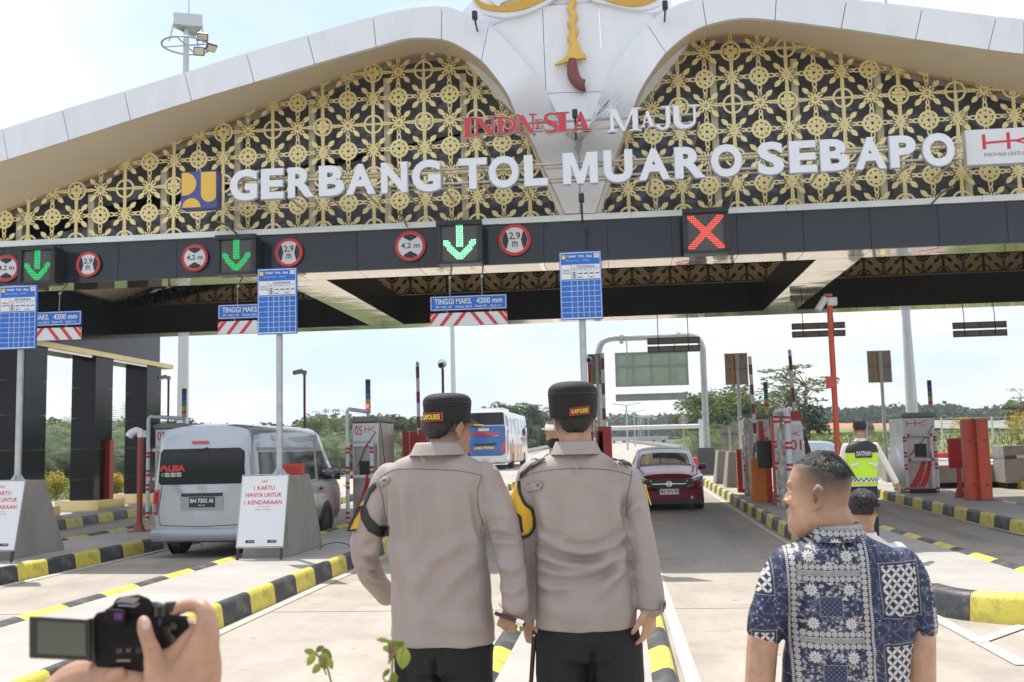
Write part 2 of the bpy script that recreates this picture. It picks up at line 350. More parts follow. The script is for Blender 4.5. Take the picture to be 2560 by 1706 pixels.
# ---- islands with painted kerb stones
SEG = .8
def kerb_mesh(mt, name):
    s = M(); prof = [(-.012, 0), (.012, .19), (.028, .228), (.06, .246), (.1, .243), (.185, .208), (.2, .2), (.2, 0)]
    a = [(x, .003, z) for x, z in prof]; b = [(x, SEG-.003, z) for x, z in prof]
    s.loft([a, b]); return s.mesh(name, mt, 50)
KMY, KMB = kerb_mesh(KY, 'kerb_stone'), kerb_mesh(KB, 'kerb_stone')
TILT = math.atan(.014)
def island(label, x0, x1, y0, y1, left=True, right=True, nose=False, phase=0):
    r = thing('traffic_island', label, 'traffic island', 'kerbed islands between the toll lanes')
    n = 0; y = y0
    while y < y1-.01:
        for side in ((0,) if left else ()) + ((1,) if right else ()):
            k = link('kerb_stone', KMY if (n+phase) % 2 == 0 else KMB, r)
            k.location = (x0 if side == 0 else x1, y if side == 0 else y+SEG, gz(y+SEG/2)-.012)
            k.rotation_euler = (TILT if y > 19.6 and side == 0 else (-TILT if y > 19.6 else 0), 0, 0 if side == 0 else PI)
        y += SEG; n += 1
    s = M(); rows = []
    yy = y0-(.0 if not nose else .0)
    while yy < y1+.01:
        rows.append([(x0+.18, yy, gz(yy)+.202), (x1-.18, yy, gz(yy)+.202)]); yy += 2.0
    if rows[-1][0][1] < y1: rows.append([(x0+.18, y1, gz(y1)+.202), (x1-.18, y1, gz(y1)+.202)])
    s.grid(rows); s.build('island_slab', ISL, r)
    s = M(); s.box((x0+.17, y0, -.1), (x1-.17, y0+.02, .2)); s.build('end_face', ISL, r)
    if nose:                                   # rounded end of bent kerb stones
        c = (x0+x1)/2; R_ = (x1-x0)/2; prof = [(-.012, 0), (.02, .24), (.05, .29), (.1, .305), (.2, .305), (.2, 0)]
        sc_ = 1.22
        ang = [PI, PI*1.26, PI*1.74, PI*2]
        for q, mt in zip(range(3), (KB, KY, KB)):
            rings = []
            for i in range(9):
                t = ang[q]+.004+(ang[q+1]-ang[q]-.008)*i/8
                rings.append([(c+(R_-d)*math.cos(t), y0+(R_*1.15-d)*math.sin(t), z*.86) for d, z in prof])
            M().loft(rings).build('nose_kerb_stone', mt, r, smooth=50)
        s = M(); s.add([(c, y0, .205)]+[(c+(R_-.17)*math.cos(PI+PI*i/16), y0+(R_*1.15-.17)*math.sin(PI+PI*i/16), .205) for i in range(17)], [(0, i+1, i+2) for i in range(16)])
        s.build('nose_slab', ISL, r)
    return r
IA = island('left of centre kerbed island carrying the card notice board and gate cabinet 05', -5.87, -4.06, 5.6, 42, phase=1)
IZ = island('kerbed island left of the silver van with a tapered concrete block on it', -10.72, -8.68, 6.4, 42, phase=0)
IB = island('kerbed island the two officers in grey shirts stand on', -1.05, .33, 3.2, 42, phase=1)
IC = island('round nosed kerbed island behind the man in the batik shirt', 2.95, 4.62, 11.1, 42, nose=True, phase=1)
ID = island('kerbed island at the right with the twin red posts and stainless cabinet', 7.05, 8.75, 13, 42, phase=0)
IE = island('kerb line beyond the last lane at the right edge', 11.9, 14.5, 18, 48, right=False, phase=0)
IY = island('kerbed verge under the black gate columns at the left', -17.6, -13.5, 14, 42, left=False, phase=1)
# thin cable loops on the left islands
for k, (x, y) in enumerate(((380, 1262), (430, 1258), (770, 1262))):
    p = G(x, y, .21); s = M(); s.tube([p+Vector((.28*math.cos(t)*.8, .1*math.cos(t), .1*math.sin(t))) for t in [PI*i/10 for i in range(11)]], .008, 6)
    tag(s.build('cable_loop', BLK, smooth=True), ['black bent cable loop beside the block, nearer the left edge', 'black bent cable loop between the block and the dark red camera post', 'black bent cable loop right of the card notice board'][k], 'cable')
# ================================================================ the toll gate
gate = thing('toll_gate', 'large white and gold winged toll gate spanning all the lanes', 'toll gate')
YF, YS, YB, YR = 18.8, 20.2, 20.0, 33.2
def W(x, y, Y): p = P(x, y, Y); return (p.x, p.z)
def YV(x, y): return YF+(max(0, min(1, (y-190)/300))*1.13 if 1170 < x < 1500 else 0)       # the wedge between the wings leans back to the beam
def W3(x, y, e=0): p = P(x, y, YV(x, y)+e); return (p.x, p.z, p.y)
# outer top edge and lower edge of the white band, as joint pairs on the front plane, left to right
TL = [W3(*q) for q in ((5,297),(143,253),(285,210),(424,167),(566,122),(706,81),(857,38),(940,20),(1015,15),(1060,27),(1123,57),(1175,108),(1215,154),(1251,203),(1275,254),(1303,304),(1331,356),(1333,491))]
BL = [W3(*q) for q in ((18,366),(158,322),(300,276),(440,232),(584,189),(723,147),(864,107),(940,88),(1014,90),(1060,108),(1106,139),(1139,177),(1167,217),(1188,266),(1215,308),(1254,394),(1272,432),(1300,492))]
IL = [W(0,490,YS), W(130,438,YS), W(240,395,YS), W(370,341,YS), W(510,285,YS), W(640,233,YS), W(800,172,YS), W(890,140,YS), W(975,123,YS), W(1030,127,YS), W(1090,152,YS), W(1128,184,YS), W(1158,220,YS), W(1180,266,YS), W(1207,308,YS), W(1246,394,YS), W(1266,432,YS), W(1292,492,YS)]
TR = [W3(*q, .014) for q in ((2353,44),(2290,38),(2120,17),(1946,-2),(1785,-22),(1690,-27),(1613,-6),(1550,14),(1487,56),(1448,102),(1411,151),(1385,210),(1369,249),(1349,302),(1331,356),(1333,491))]
BR = [W3(*q, .014) for q in ((2353,124),(2271,114),(2104,90),(1933,65),(1781,46),(1700,42),(1623,58),(1576,82),(1530,121),(1493,171),(1470,210),(1456,246),(1439,292),(1418,348),(1395,405),(1367,491))]
IR = [W(*q, YS) for q in ((2353,220),(2250,196),(2056,155),(1900,117),(1760,86),(1680,80),(1600,94),(1550,128),(1503,176),(1480,210),(1466,245),(1454,270),(1441,300),(1422,355),(1399,408),(1371,492))]
def ext(lst, dx, n=3, bend=0.0):
    x0, z0 = lst[0][:2]; x1, z1 = lst[1][:2]; s = (z1-z0)/(x1-x0); out = list(lst)
    for i in range(n): out.insert(0, (x0+dx*(i+1), z0+s*dx*(i+1)*(1-bend*i))+tuple(lst[0][2:]))
    return out
TL, BL, IL = ext(TL, -1.45), ext(BL, -1.45), ext(IL, -1.3)
TR, BR, IR = ext(TR, 2.1), ext(BR, 2.1), ext(IR, 2.0)
def fine(l, n=5): return [(p.x, p.y, p.z) if len(l[0]) > 2 else (p.x, p.y) for p in crom([tuple(a) if len(a) > 2 else (*a, 0) for a in l], n)]
NF = 5
for T_, B_, I_ in ((TL, BL, IL), (TR, BR, IR)):
    t, b, i_ = fine(T_, NF), fine(B_, NF), fine(I_, NF)
    k = len(T_)
    # bands of white panels, one per joint
    joints = [0,1,2,3,4,5,6,7,8,9,11,13,k-1] if T_ is TL else [0,1,2,3,4,5,6,7,9,11,k-1]
    for a, c in zip(joints, joints[1:]):
        s = M(); ta, tb = a*NF, c*NF; fr, bk = [], []
        for q in range(ta, tb+1):
            e = .007 if q == ta else (-.007 if q == tb else 0)
            d = Vector((t[min(q+1, len(t)-1)][0]-t[max(q-1, 0)][0], t[min(q+1, len(t)-1)][1]-t[max(q-1, 0)][1])).normalized()*e
            fr.append(((t[q][0]+d.x, t[q][2], t[q][1]+d.y), (b[q][0]+d.x, b[q][2], b[q][1]+d.y)))
        rings = [[p, r, (r[0], r[1]+.1, r[2]), (p[0], p[1]+.1, p[2])] for p, r in fr]
        s.loft(rings); s.build('fascia_panel', WHITE, gate, smooth=30)
    s = M(); s.grid([[(b[q][0], b[q][2]+.02, b[q][1]) for q in range(len(b))], [(i_[q][0], YS, i_[q][1]) for q in range(len(b))]])
    s.build('soffit', SOFF, gate, smooth=True)
    s = M(); s.grid([[(p[0], YS-.03, p[1]-.0) for p in i_], [(p[0], YS-.03, p[1]-.05) for p in i_]]); s.build('arch_edge_trim', mat('edge_brown', (.42, .26, .13), .5), gate)
# roof: outer skin carried back over the lanes, the V dipping between the wings closed by the centre block
tl = [p[:2] for p in fine(TL, 3) if p[0] < -2.3]; trr = [p[:2] for p in fine(TR, 3) if p[0] > 1.2][::-1]
crest = [(-2.2, tl[-1][1]-.1), (-.63, tl[-1][1]-.35), (1.1, trr[0][1]-.1)]
rf = tl+crest+trr
def lowr(l): return [(x, z) for x, z in l]
s = M(); s.grid([[(x, YF+(1.3 if -2.3 < x < 1.2 else .1), z-.02) for x, z in rf], [(x, YR, z-.02) for x, z in rf]]); s.build('roof_sheet', mat('roof_metal', (.55, .56, .58), .5, .3), gate, smooth=True)
sof = []
for x, z in rf:
    zi = None
    for I_ in (IL, IR):
        q = sorted(I_)
        for (xa, za), (xb, zb) in zip(q, q[1:]):
            if xa <= x <= xb and x < -3.2 or xa <= x <= xb and x > 2: zi = za+(zb-za)*(x-xa)/(xb-xa+1e-9)
    sof.append((x, (zi+.06) if zi else z-.35))
s = M(); s.grid([[(x, YS+.02, z) for x, z in sof], [(x, 28.9, z) for x, z in sof], [(x, YR-.6, min(z+.3, r[1]-.12)) for (x, z), r in zip(sof, rf)]]); s.build('inner_soffit', SOFF, gate, smooth=True)
s = M(); s.grid([[(x, YR, z) for x, z in rf], [(x, YR, z-.62) for x, z in rf]]); s.grid([[(x, YR, z-.62) for x, z in rf], [(x, YR-.6, z-.4) for x, z in rf]]); s.build('rear_fascia', WHITE, gate)
for x, z in (rf[0], rf[-1]):
    s = M(); s.box((x-.04, YF+.1, 6.3), (x+.04, YR, z-.03)); s.build('end_panel', WHITE, gate)
# centre block
def polyp(pts, Y, th, name, mt, parent=gate, bevel=0):
    s = M(); s.prism([W(*q, Y) for q in pts], Y, Y+th); return s.build(name, mt, parent, bevel=bevel)
YC = YF+.1
polyp([(1128,62),(1245.5,15),(1253.5,209),(1300,303),(1287,280),(1250,203),(1214,154),(1174,108)], YC+.06, .3, 'centre_panel', WHITE)
polyp([(1247,13.5),(1375,6),(1384,210),(1255,214)], YC+.06, .3, 'centre_panel', WHITE)
polyp([(1376.5,6),(1500,31),(1500,60),(1450,102),(1412,151),(1386,209)], YC+.06, .3, 'centre_panel', WHITE)
polyp([(1255.5,215.5),(1384,211.5),(1369,250),(1349,303),(1303,306),(1275,254)], YC+.06, .3, 'centre_panel', WHITE)
polyp([(1050,40),(1085,2),(1180,-60),(1247,-80),(1246,12),(1128,60),(1080,70)], YC+.3, .3, 'centre_panel', WHITE)
polyp([(1376,4),(1378,-80),(1450,-50),(1545,-8),(1540,20),(1500,30)], YC+.3, .3, 'centre_panel', WHITE)
polyp([(1246,12),(1244,-110),(1380,-110),(1376,5)], YC+.1, .3, 'centre_panel', WHITE)
polyp([(1303,305),(1349,302),(1328,356)], YF+.55, .1, 'recess_panel', mat('recess_grey', (.42, .43, .46), .5))
a = W3(1331,360); c0 = W3(1333,490); s = M(); s.tube([(a[0], a[2]-.0, a[1]), (c0[0], c0[2]-.0, c0[1])], .009, 6); s.build('panel_joint', mat('joint_dark', (.2, .19, .18), .8), gate)
s = M(); s.prism([(-.98, 6.1), (-.3, 6.1), (.42, 8.2), (1.2, 9.1), (1.6, 9.6), (-2.9, 9.6), (-2.5, 9.1), (-1.75, 8.2)], 20.06, 21.3); s.build('centre_block', WHITE, gate)
# crest scrolls and the dagger emblem
def z8(x, y): return (1057+.3282*x, .3282*y)
def scroll(pts, Y, th, name, mt): 
    q = crom([(a, b, 0) for a, b in pts], 5); polyp([z8(p.x, p.y) for p in q], Y, th, name, mt)
scroll([(70,-60),(85,20),(130,75),(210,108),(330,122),(480,85),(600,30),(690,-30),(760,-130),(600,-160),(300,-160),(120,-120)], YC-.04, .1, 'crest_scroll', WHITE)
scroll([(95,-5),(140,50),(215,72),(330,80),(450,62),(560,15),(640,-30),(520,-28),(400,8),(300,30),(210,35),(150,15),(120,-10)], YC-.07, .03, 'crest_gold', mat('crest_gold', (.62, .36, .06), .4, .2))
scroll([(270,48),(230,20),(215,-30),(250,-60),(330,-80),(420,-60),(520,-60),(430,-20),(330,5),(290,20)], YC-.09, .03, 'crest_scroll', WHITE)
scroll([(870,-60),(930,5),(1040,30),(1180,62),(1280,68),(1390,40),(1445,0),(1470,-60),(1300,-150),(1000,-150),(860,-120)], YC-.04, .1, 'crest_scroll', WHITE)
scroll([(940,-30),(1000,-5),(1080,22),(1180,42),(1260,40),(1340,15),(1400,-30),(1280,-70),(1100,-70)], YC-.07, .03, 'crest_gold', MATS['crest_gold'])
ker = thing('dagger_emblem', 'gold wavy dagger with dark red hilt mounted on the white centre panel', 'emblem')
bl = [];n_ = 26
for i in range(n_+1):
    y = -70+430*i/n_; xx = 778+ (i/n_)*18+ 13*math.sin(y/430*2*PI*4.2+1.2); bl.append((xx, y))
wd = [20+14*(i/n_) for i in range(n_+1)]
polyp([z8(x-w_, y) for (x, y), w_ in zip(bl, wd)]+[z8(x+w_, y) for (x, y), w_ in list(zip(bl, wd))[::-1]], YC-.06, .1, 'blade', mat('emblem_gold', (.72, .45, .09), .33, .25, var=.12, vs=4), ker, bevel=.03)
gp = [z8(p.x, p.y) for p in crom([(755,335,0),(750,385,0),(715,418,0),(662,454,0),(720,440,0),(780,422,0),(850,408,0),(886,408,0),(868,398,0),(878,384,0),(850,366,0),(838,345,0),(836,325,0),(800,318,0),(755,335,0)], 4)]
polyp(gp, YC-.09, .1, 'guard', MATS['emblem_gold'], ker, bevel=.02)
hp = [Vector(P(*z8(x, y), YC-.06)) for x, y in ((786,415),(785,455),(790,510),(806,555),(832,585),(862,600),(872,600))]
s = M(); s.tube(crom(hp, 4), [.075]*4+[.10]*4+[.112]*4+[.112]*4+[.115]*4+[.12]*4+[.09], 12); s.build('hilt', mat('hilt_red', (.21, .055, .05), .5), ker, smooth=True)
rebase(ker, (P(1315, 215, YC).x, YC, P(1315, 215, YC).z))
# ---- gold screens: one panel of the pattern, shared
PW, PH = 1.05, 1.07
def petal(s, c, ang, r0, r1, wd, y0, y1, n=6):
    ca, sa = math.cos(ang), math.sin(ang); pts = []
    for i in range(n+1):
        t = i/n; pts.append((r0+(r1-r0)*t, wd*math.sin(PI*t)**.8))
    pts = pts+[(a, -b) for a, b in pts[-2:0:-1]]
    s.prism([(c[0]+a*ca-b*sa, c[1]+a*sa+b*ca) for a, b in pts], y0, y1)
def clip_panel(s):                      # drop what lies outside the panel
    keep = []
    for f in s.f:
        cx_ = sum(s.v[i][0] for i in f)/len(f); cz_ = sum(s.v[i][2] for i in f)/len(f)
        if -.001 <= cx_ <= PW+.001 and -.001 <= cz_ <= PH+.001: keep.append(f)
    s.f = keep; s.mi = [0]*len(keep); s.v = [(min(max(x, 0), PW), y, min(max(z, 0), PH)) for x, y, z in s.v]
def screen_mesh(alt):
    s = M(); T = .012
    C0 = (PW/2, PH/2)
    def L_(i): return (-.0012*i, T-.0012*i)
    s.ring2(C0, .14, .19, *L_(0), n=32)
    for k in range(8): petal(s, C0, PI/8+k*PI/4, .035, .145, .038, *L_(1))
    s.ring2(C0, .03, .062, *L_(2), n=16)
    for k in range(4):                        # chain links running to the panel edges
        a = k*PI/2; d = (math.cos(a), math.sin(a)); half = (PW if k % 2 == 0 else PH)/2
        for j, (r, w_) in enumerate(((.235, .062), (.345, .05))):
            cc = (C0[0]+d[0]*r, C0[1]+d[1]*r); ax = (1, .62) if k % 2 == 0 else (.62, 1)
            s.ring2(cc, w_-.024, w_+.014, *L_(2+j), n=16, a=ax)
        E_ = (C0[0]+d[0]*half, C0[1]+d[1]*half)                # star at the middle of each edge
        s.ring2(E_, .04, .085, *L_(1), n=20)
        for j in range(12): petal(s, E_, j*PI/6, .07, .172, .019, *L_(3))
        for j in range(4): petal(s, E_, PI/4+j*PI/2, .15, .34, .048, *L_(4))
        for j in range(4): s.ring2((E_[0]+.17*math.cos(PI/4+j*PI/2), E_[1]+.17*math.sin(PI/4+j*PI/2)), .012, .027, *L_(4), n=10)
        for sg in (-1, 1):                                     # links along the edge towards the corners
            t = (-d[1]*sg, d[0]*sg)
            for j, (r, w_) in enumerate(((.2, .045), (.29, .05))):
                cc = (E_[0]+t[0]*r, E_[1]+t[1]*r); ax = (.62, 1) if k % 2 == 0 else (1, .62)
                s.ring2(cc, w_-.018, w_+.014, *L_(5+j), n=14, a=ax)
    for i, c in enumerate(((0, 0), (PW, 0), (PW, PH), (0, PH))):  # corner rings
        s.ring2(c, .16, .2, *L_(0), n=36)
        if (i+alt) % 2 == 0 or alt == 2:
            for j in range(8): petal(s, c, PI/8+j*PI/4, .03, .15, .034, *L_(1))
        else: s.box((c[0]-.018, -.002, c[1]-.16), (c[0]+.018, .01, c[1]+.16)); s.box((c[0]-.16, -.0032, c[1]-.018), (c[0]+.16, .0088, c[1]+.018))
    clip_panel(s)
    for (a, b, c, d), l in (((.004, 0, .03, PH), 0), ((PW-.03, 0, PW-.004, PH), 0), ((.03, .004, PW-.03, .022), 0), ((.03, PH-.022, PW-.03, PH-.004), 0)):
        s.box((a, -.009, b+.003), (c, T+.006, d-.003))
    return s
SCM = [screen_mesh(0), screen_mesh(1)]
SME = [q.mesh('screen_panel', GOLD) for q in SCM]
def inpoly(x, z, poly):
    c = False; n = len(poly); j = n-1
    for i in range(n):
        xi, zi = poly[i]; xj, zj = poly[j]
        if (zi > z) != (zj > z) and x < (xj-xi)*(z-zi)/(zj-zi)+xi: c = not c
        j = i
    return c
ZB = 6.21
archL = fine(IL, 5); archL = [(-16.9, ZB-.1), (-16.9, archL[0][1])]+archL+[(archL[-1][0]+.05, ZB-.1)]
archR = fine(IR, 5); archR = [(14.2, ZB-.1), (14.2, archR[0][1])]+archR+[(archR[-1][0]-.05, ZB-.1)]
def screens(arch, x0, i0, i1):
    for i in range(i0, i1):
        for j in range(0, 4):
            x = x0+i*PW; z = ZB+j*PH; pts = [(x+PW*u/4, z+PH*v/4) for u in range(5) for v in range(5)]
            ins = [inpoly(a, b, arch) for a, b in pts]
            if not any(ins): continue
            a = (i+j) % 2
            if all(ins): link('screen_panel', SME[a], gate, loc=(x, YS-.05, z)); continue
            s = M(); src = SCM[a]; s.v = src.v; s.f = []
            for f in src.f:
                cx_ = sum(src.v[q][0] for q in f)/len(f)+x; cz_ = sum(src.v[q][2] for q in f)/len(f)+z
                if inpoly(cx_, cz_, arch): s.f.append(f)
            if len(s.f) < 60: continue
            s.mi = [0]*len(s.f); me = s.mesh('screen_panel', GOLD)
            bm = bmesh.new(); bm.from_mesh(me); bmesh.ops.delete(bm, geom=[v for v in bm.verts if not v.link_faces], context='VERTS'); bm.to_mesh(me); bm.free()
            link('screen_panel', me, gate, loc=(x, YS-.05, z))
screens(archL, -3.72, -12, 4); screens(archR, 1.37, -3, 12)
for arch in (archL, archR):
    s = M(); s.prism([(x, z) for x, z in arch], YS+.42, YS+.47); s.build('backing_panel', BACKG, gate)
for x in [-15.6+1.05*1.5*i for i in range(9)]+[2.0+1.05*1.5*i for i in range(8)]:
    zt = max([z for a, z in (IL if x < 0 else IR) if abs(a-x) < 1.0] or [7])-.45
    s = M(); s.box((x, YS+.06, ZB), (x+.13, YS+.2, zt)); s.build('screen_post', POSTC, gate)
# rear screen, its shade painted as black, against the pale rear wall
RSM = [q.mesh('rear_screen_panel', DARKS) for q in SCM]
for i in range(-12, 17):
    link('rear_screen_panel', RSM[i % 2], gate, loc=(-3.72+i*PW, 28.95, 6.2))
s = M()
wl = [(x, z-.03) for x, z in sof]
s.prism([(wl[0][0], 6.2)]+[(wl[-1][0], 6.2)][:0]+wl+[(wl[-1][0], 6.2)], 29.5, 29.54)
RW_ = mat('rear_wall', (.52, .43, .28), .6)
t = RW_.node_tree; b_ = t.nodes['Principled BSDF']; tr = t.nodes.new('ShaderNodeBsdfTranslucent'); tr.inputs[0].default_value = (.75, .62, .4, 1); mx = t.nodes.new('ShaderNodeMixShader'); mx.inputs[0].default_value = .35
t.links.new(b_.outputs[0], mx.inputs[1]); t.links.new(tr.outputs[0], mx.inputs[2]); t.links.new(mx.outputs[0], t.nodes['Material Output'].inputs[0])
s.build('rear_wall', RW_, gate)
# ---- beams
X0, X1 = -15.3, 14.0; BZ0, BZ1 = 5.33, 6.12
pw = 1.243; x = -3.85-pw*9
while x < X1:
    a, b = max(x, X0)+.005, min(x+pw, X1)-.005
    if b-a > .1:
        s = M(); s.box((a, YB, BZ0), (b, YB+.04, BZ1)); s.build('beam_panel', DARKP, gate)
        s = M(); s.box((a, YB+.043, BZ0-.004), (b, 20.9, BZ0+.03)); s.build('underside_panel', MIRR, gate)
        s = M(); s.box((a, 28.8, BZ0), (b, 28.84, BZ1+.03)); s.build('beam_panel', DARKS, gate)
        s = M(); s.box((a, 28.843, BZ0-.004), (b, 29.7, BZ0+.03)); s.build('underside_panel', MIRR, gate)
    x += pw
s = M(); s.box((X0, YB+.06, BZ0+.04), (X1, 20.88, BZ1-.02)); s.box((X0, 28.86, BZ0+.04), (X1, 29.68, BZ1)); s.build('beam_core', DARKS, gate)
x = -15.3
for q in (-10.6, -4.95, 1.25-.9, 3.3, 6.9, 10.5, 14.0):
    s = M(); s.box((x+.004, YB-.07, BZ1+.003), (q-.004, YB+.25, BZ1+.12)); s.build('beam_trim', TRIM, gate); x = q
for xa, xb in ((-6.95, -6.0), (4.0, 4.85)):
    s = M(); s.box((xa, 20.903, BZ0+.02), (xb, 28.797, BZ1-.05)); s.build('cross_beam', DARKS, gate)
    for j in range(5):
        s = M(); s.box((xa-.01, 20.91+j*1.577, BZ0-.006), (xb+.01, 20.9+(j+1)*1.577-.01, BZ0+.017)); s.build('underside_panel', MIRR, gate)
# ---- legs
for side in (-1, 1):
    xi = -14.6 if side < 0 else 13.35; xo = xi+side*.7; xa, xb = min(xi, xo), max(xi, xo)
    for ya in (21.0, 24.3, 27.8, 31.0):
        zb = gz(ya)+.2
        for c in range(5):
            z0, z1 = zb+c*(4.6-zb)/5, zb+(c+1)*(4.6-zb)/5
            s = M(); s.box((xa, ya, z0+.004), (xb, ya+1.0, z1-.004)); s.build('column_panel', mat('column_black', (.009, .010, .013), .12, spec=.25), gate)
        s = M(); s.box((xa-.28, ya-.28, zb-.05), (xb+.28, ya+1.28, zb+.3)); s.build('column_plinth', mat('plinth_gold', (.72, .6, .33), .25, .75, var=.12, vs=1.5, bump=.3, bs=3), gate)
    s = M(); s.box((xa-.06, 20.9, 4.62), (xb+.06, 32.8, 4.76)); s.build('leg_trim', GOLDT, gate)
    y = 20.92
    for j in range(9):
        s = M(); s.box((xa, y+.004, 4.763), (xb, y+1.22-.004, 6.25)); s.build('leg_panel', DARKP, gate); y += 1.22
    for ya in (22.02, 25.32, 28.82):
        s = M(); s.box((xa, ya, 4.55), (xb, ya+ (2.26 if ya < 28 else 2.16), 4.615)); s.build('leg_underside', MIRR, gate)
s = M(); s.box((-1.0, 20.95, .2), (-.3, 21.9, 5.3)); 
# ---- lettering of the gate, each letter on its own
def big(s, ch, x0, x1, z0, z1, y, th, bo):
    if ch != 'M': return text(s, ch, x0, x1, z0, z1, y, th, bo)
    s.prism([(x0+a*(x1-x0), z0+b*(z1-z0)) for a, b in ((0, 0), (.23, 0), (.23, .62), (.41, 0), (.59, 0), (.77, .62), (.77, 0), (1, 0), (1, 1), (.7, 1), (.5, .36), (.3, 1), (0, 1))], y-th, y)
sign = thing('gate_name_sign', 'white block letters reading GERBANG TOL MUARO SEBAPO on rails across the gold screens', 'lettering')
YL = 18.6
spec = [('G',529,591),('E',600,652),('R',662,722),('B',733,791),('A',795,862),('N',876,936),('G',947,1012),('T',1055,1118),('O',1123,1192),('L',1205,1258),('M',1294,1373),('U',1388,1453),('A',1467,1539),('R',1551,1620),('O',1634,1705),('S',1741,1801),('E',1814,1876),('B',1885,1951),('A',1964,2036),('P',2045,2105),('O',2120,2194)]
za, zb_ = 6.508, 7.084
for ch, a, b in spec:
    y = 430-(a-529)*(430-345)/1665
    xa, xb = P(a, y, YL).x, P(b, y, YL).x
    o_ = .012 if ch in 'GOSU' else 0
    bo = .042
    s = M(); big(s, ch, xa, xb, za-o_, zb_+o_, YL, .012, bo)
    l = s.build('letter', LETW, sign)
    s = M(); big(s, ch, xa-.012, xb+.012, za-o_-.012, zb_+o_+.012, YL+.075, .06, bo); s.build('letter_side', LETE, l)
for z in (6.64, 6.91):
    s = M(); s.box((-7.25, YL+.08, z), (6.2, YL+.15, z+.035)); s.box((-7.25, YL+.17, z-.06), (6.2, YL+.195, z-.03)); s.build('rail', mat('rail_cream', (.55, .48, .36), .5), sign)
for i in range(18):
    x = -7.0+i*.77; ye = YF-.01 if -1.6 < x < .4 else YS-.1; s = M(); s.box((x, YL+.151, 6.64), (x+.03, ye, 6.67)); s.box((x, YL+.151, 6.91), (x+.03, ye, 6.94)); s.box((x, YL+.152, 6.55), (x+.035, YL+.168, 7.0)); s.build('bracket', MATS['rail_cream'], sign)
rebase(sign, (-.6, YL, 6.5))
# serif lettering INDONESIA MAJU
def serif(ch, x0, x1, z0, z1, Y, th, s, g=0.0):
    w_, h = x1-x0, z1-z0; T = .30 if ch in 'IE' else .21
    if ch == 'I': T = .5
    if ch in 'MN': T = .2
    def q(pts): s.k = getattr(s, 'k', 0)+1; s.prism([(x0+a*w_, z0+b*h) for a, b in pts], Y-.0009*s.k, Y+th-.0009*s.k)
    f = .055
    def stem(a, b, y0=0, y1=1): q([(a, y0), (b, y0), (b, y1), (a, y1)])
    def foot(a, b, y): q([(a, y), (b, y), (b, y+f), (a, y+f)])
    t = T
    if ch == 'I': stem(.22, .78, f, 1-f); foot(0, 1, 0); foot(0, 1, 1-f)
    elif ch == 'N':
        stem(.13, .22, f, 1-f); stem(.80, .89, 0, 1-f); q([(.10, 1-f), (.38, 1-f), (.89, 0), (.66, 0)]); foot(0, .35, 0); foot(-.02, .2, 1-f); foot(.66, 1.02, 1-f)
    elif ch == 'D':
        stem(.12, .32, 0, 1); foot(0, .3, 0); foot(0, .3, 1-f)
        n = 14; out = [(.3+.66*math.cos(a)**.9 if math.cos(a) > 0 else .3, .5+.5*math.sin(a)) for a in [-PI/2+PI*i/n for i in range(n+1)]]
        inn = [(.3+.42*max(0, math.cos(a)), .5+.43*math.sin(a)) for a in [-PI/2+PI*i/n for i in range(n+1)]]
        s.loft([[(x0+a*w_, Y, z0+b*h), (x0+c*w_, Y, z0+d*h), (x0+c*w_, Y+th, z0+d*h), (x0+a*w_, Y+th, z0+b*h)] for (a, b), (c, d) in zip(out, inn)])
    elif ch in 'O': 
        n = 20; s.loft([[(x0+(.5+.5*math.cos(a))*w_, Y, z0+(.5+.5*math.sin(a))*h), (x0+(.5+.27*math.cos(a))*w_, Y, z0+(.5+.42*math.sin(a))*h), (x0+(.5+.27*math.cos(a))*w_, Y+th, z0+(.5+.42*math.sin(a))*h), (x0+(.5+.5*math.cos(a))*w_, Y+th, z0+(.5+.5*math.sin(a))*h)] for a in [2*PI*i/n for i in range(n+1)]], cap=False)
    elif ch == 'E': stem(.15, .42, 0, 1); foot(0, .95, 0); foot(0, .9, 1-f); foot(.3, .7, .49); q([(.88, 0), (1, 0), (1, .3), (.94, .3)]); q([(.85, 1), (.95, 1), (.95, .75), (.9, .75)]); q([(.68, .38), (.74, .38), (.74, .66), (.68, .66)])
    elif ch == 'A': q([(.18, 0), (.27, 0), (.53, .84), (.48, 1)]); q([(.48, 1), (.56, 1), (.88, 0), (.62, 0), (.43, .8)]); q([(.32, .28), (.72, .28), (.7, .34), (.33, .34)]); foot(.04, .38, 0); foot(.52, 1, 0)
    elif ch == 'M': stem(.1, .2, 0, 1-f); stem(.76, .92, 0, 1); q([(.08, 1), (.28, 1), (.54, .06), (.46, .0)]); q([(.76, 1), (.82, .95), (.52, 0), (.46, .02)]); foot(0, .3, 0); foot(.66, 1.02, 0); foot(0, .26, 1-f); foot(.76, 1.02, 1-f)
    elif ch == 'U':
        foot(-.02, .38, 1-f); foot(.66, 1.02, 1-f)
        c = [(.2, .96), (.2, .35), (.24, .18), (.36, .07), (.52, .04), (.68, .09), (.8, .22), (.83, .4), (.83, .96)]; wd_ = [.1, .1, .1, .09, .06, .05, .04, .04, .04]
        rib(s, c, wd_, x0, z0, w_, h, Y, th)
    elif ch == 'J':
        foot(.35, .98, 1-f); rib(s, [(.7, .96), (.7, .3), (.66, .14), (.52, .04), (.34, .02), (.18, .1), (.1, .2)], [.12, .12, .1, .07, .06, .08, .1], x0, z0, w_, h, Y, th)
    elif ch == 'S': rib(s, [(.93, .7), (.9, .86), (.7, .96), (.42, .96), (.2, .86), (.17, .7), (.32, .58), (.62, .45), (.83, .3), (.78, .12), (.55, .035), (.3, .04), (.1, .16), (.05, .33)], [.02, .04, .05, .06, .09, .11, .13, .14, .12, .09, .06, .05, .04, .02], x0, z0, w_, h, Y, th)
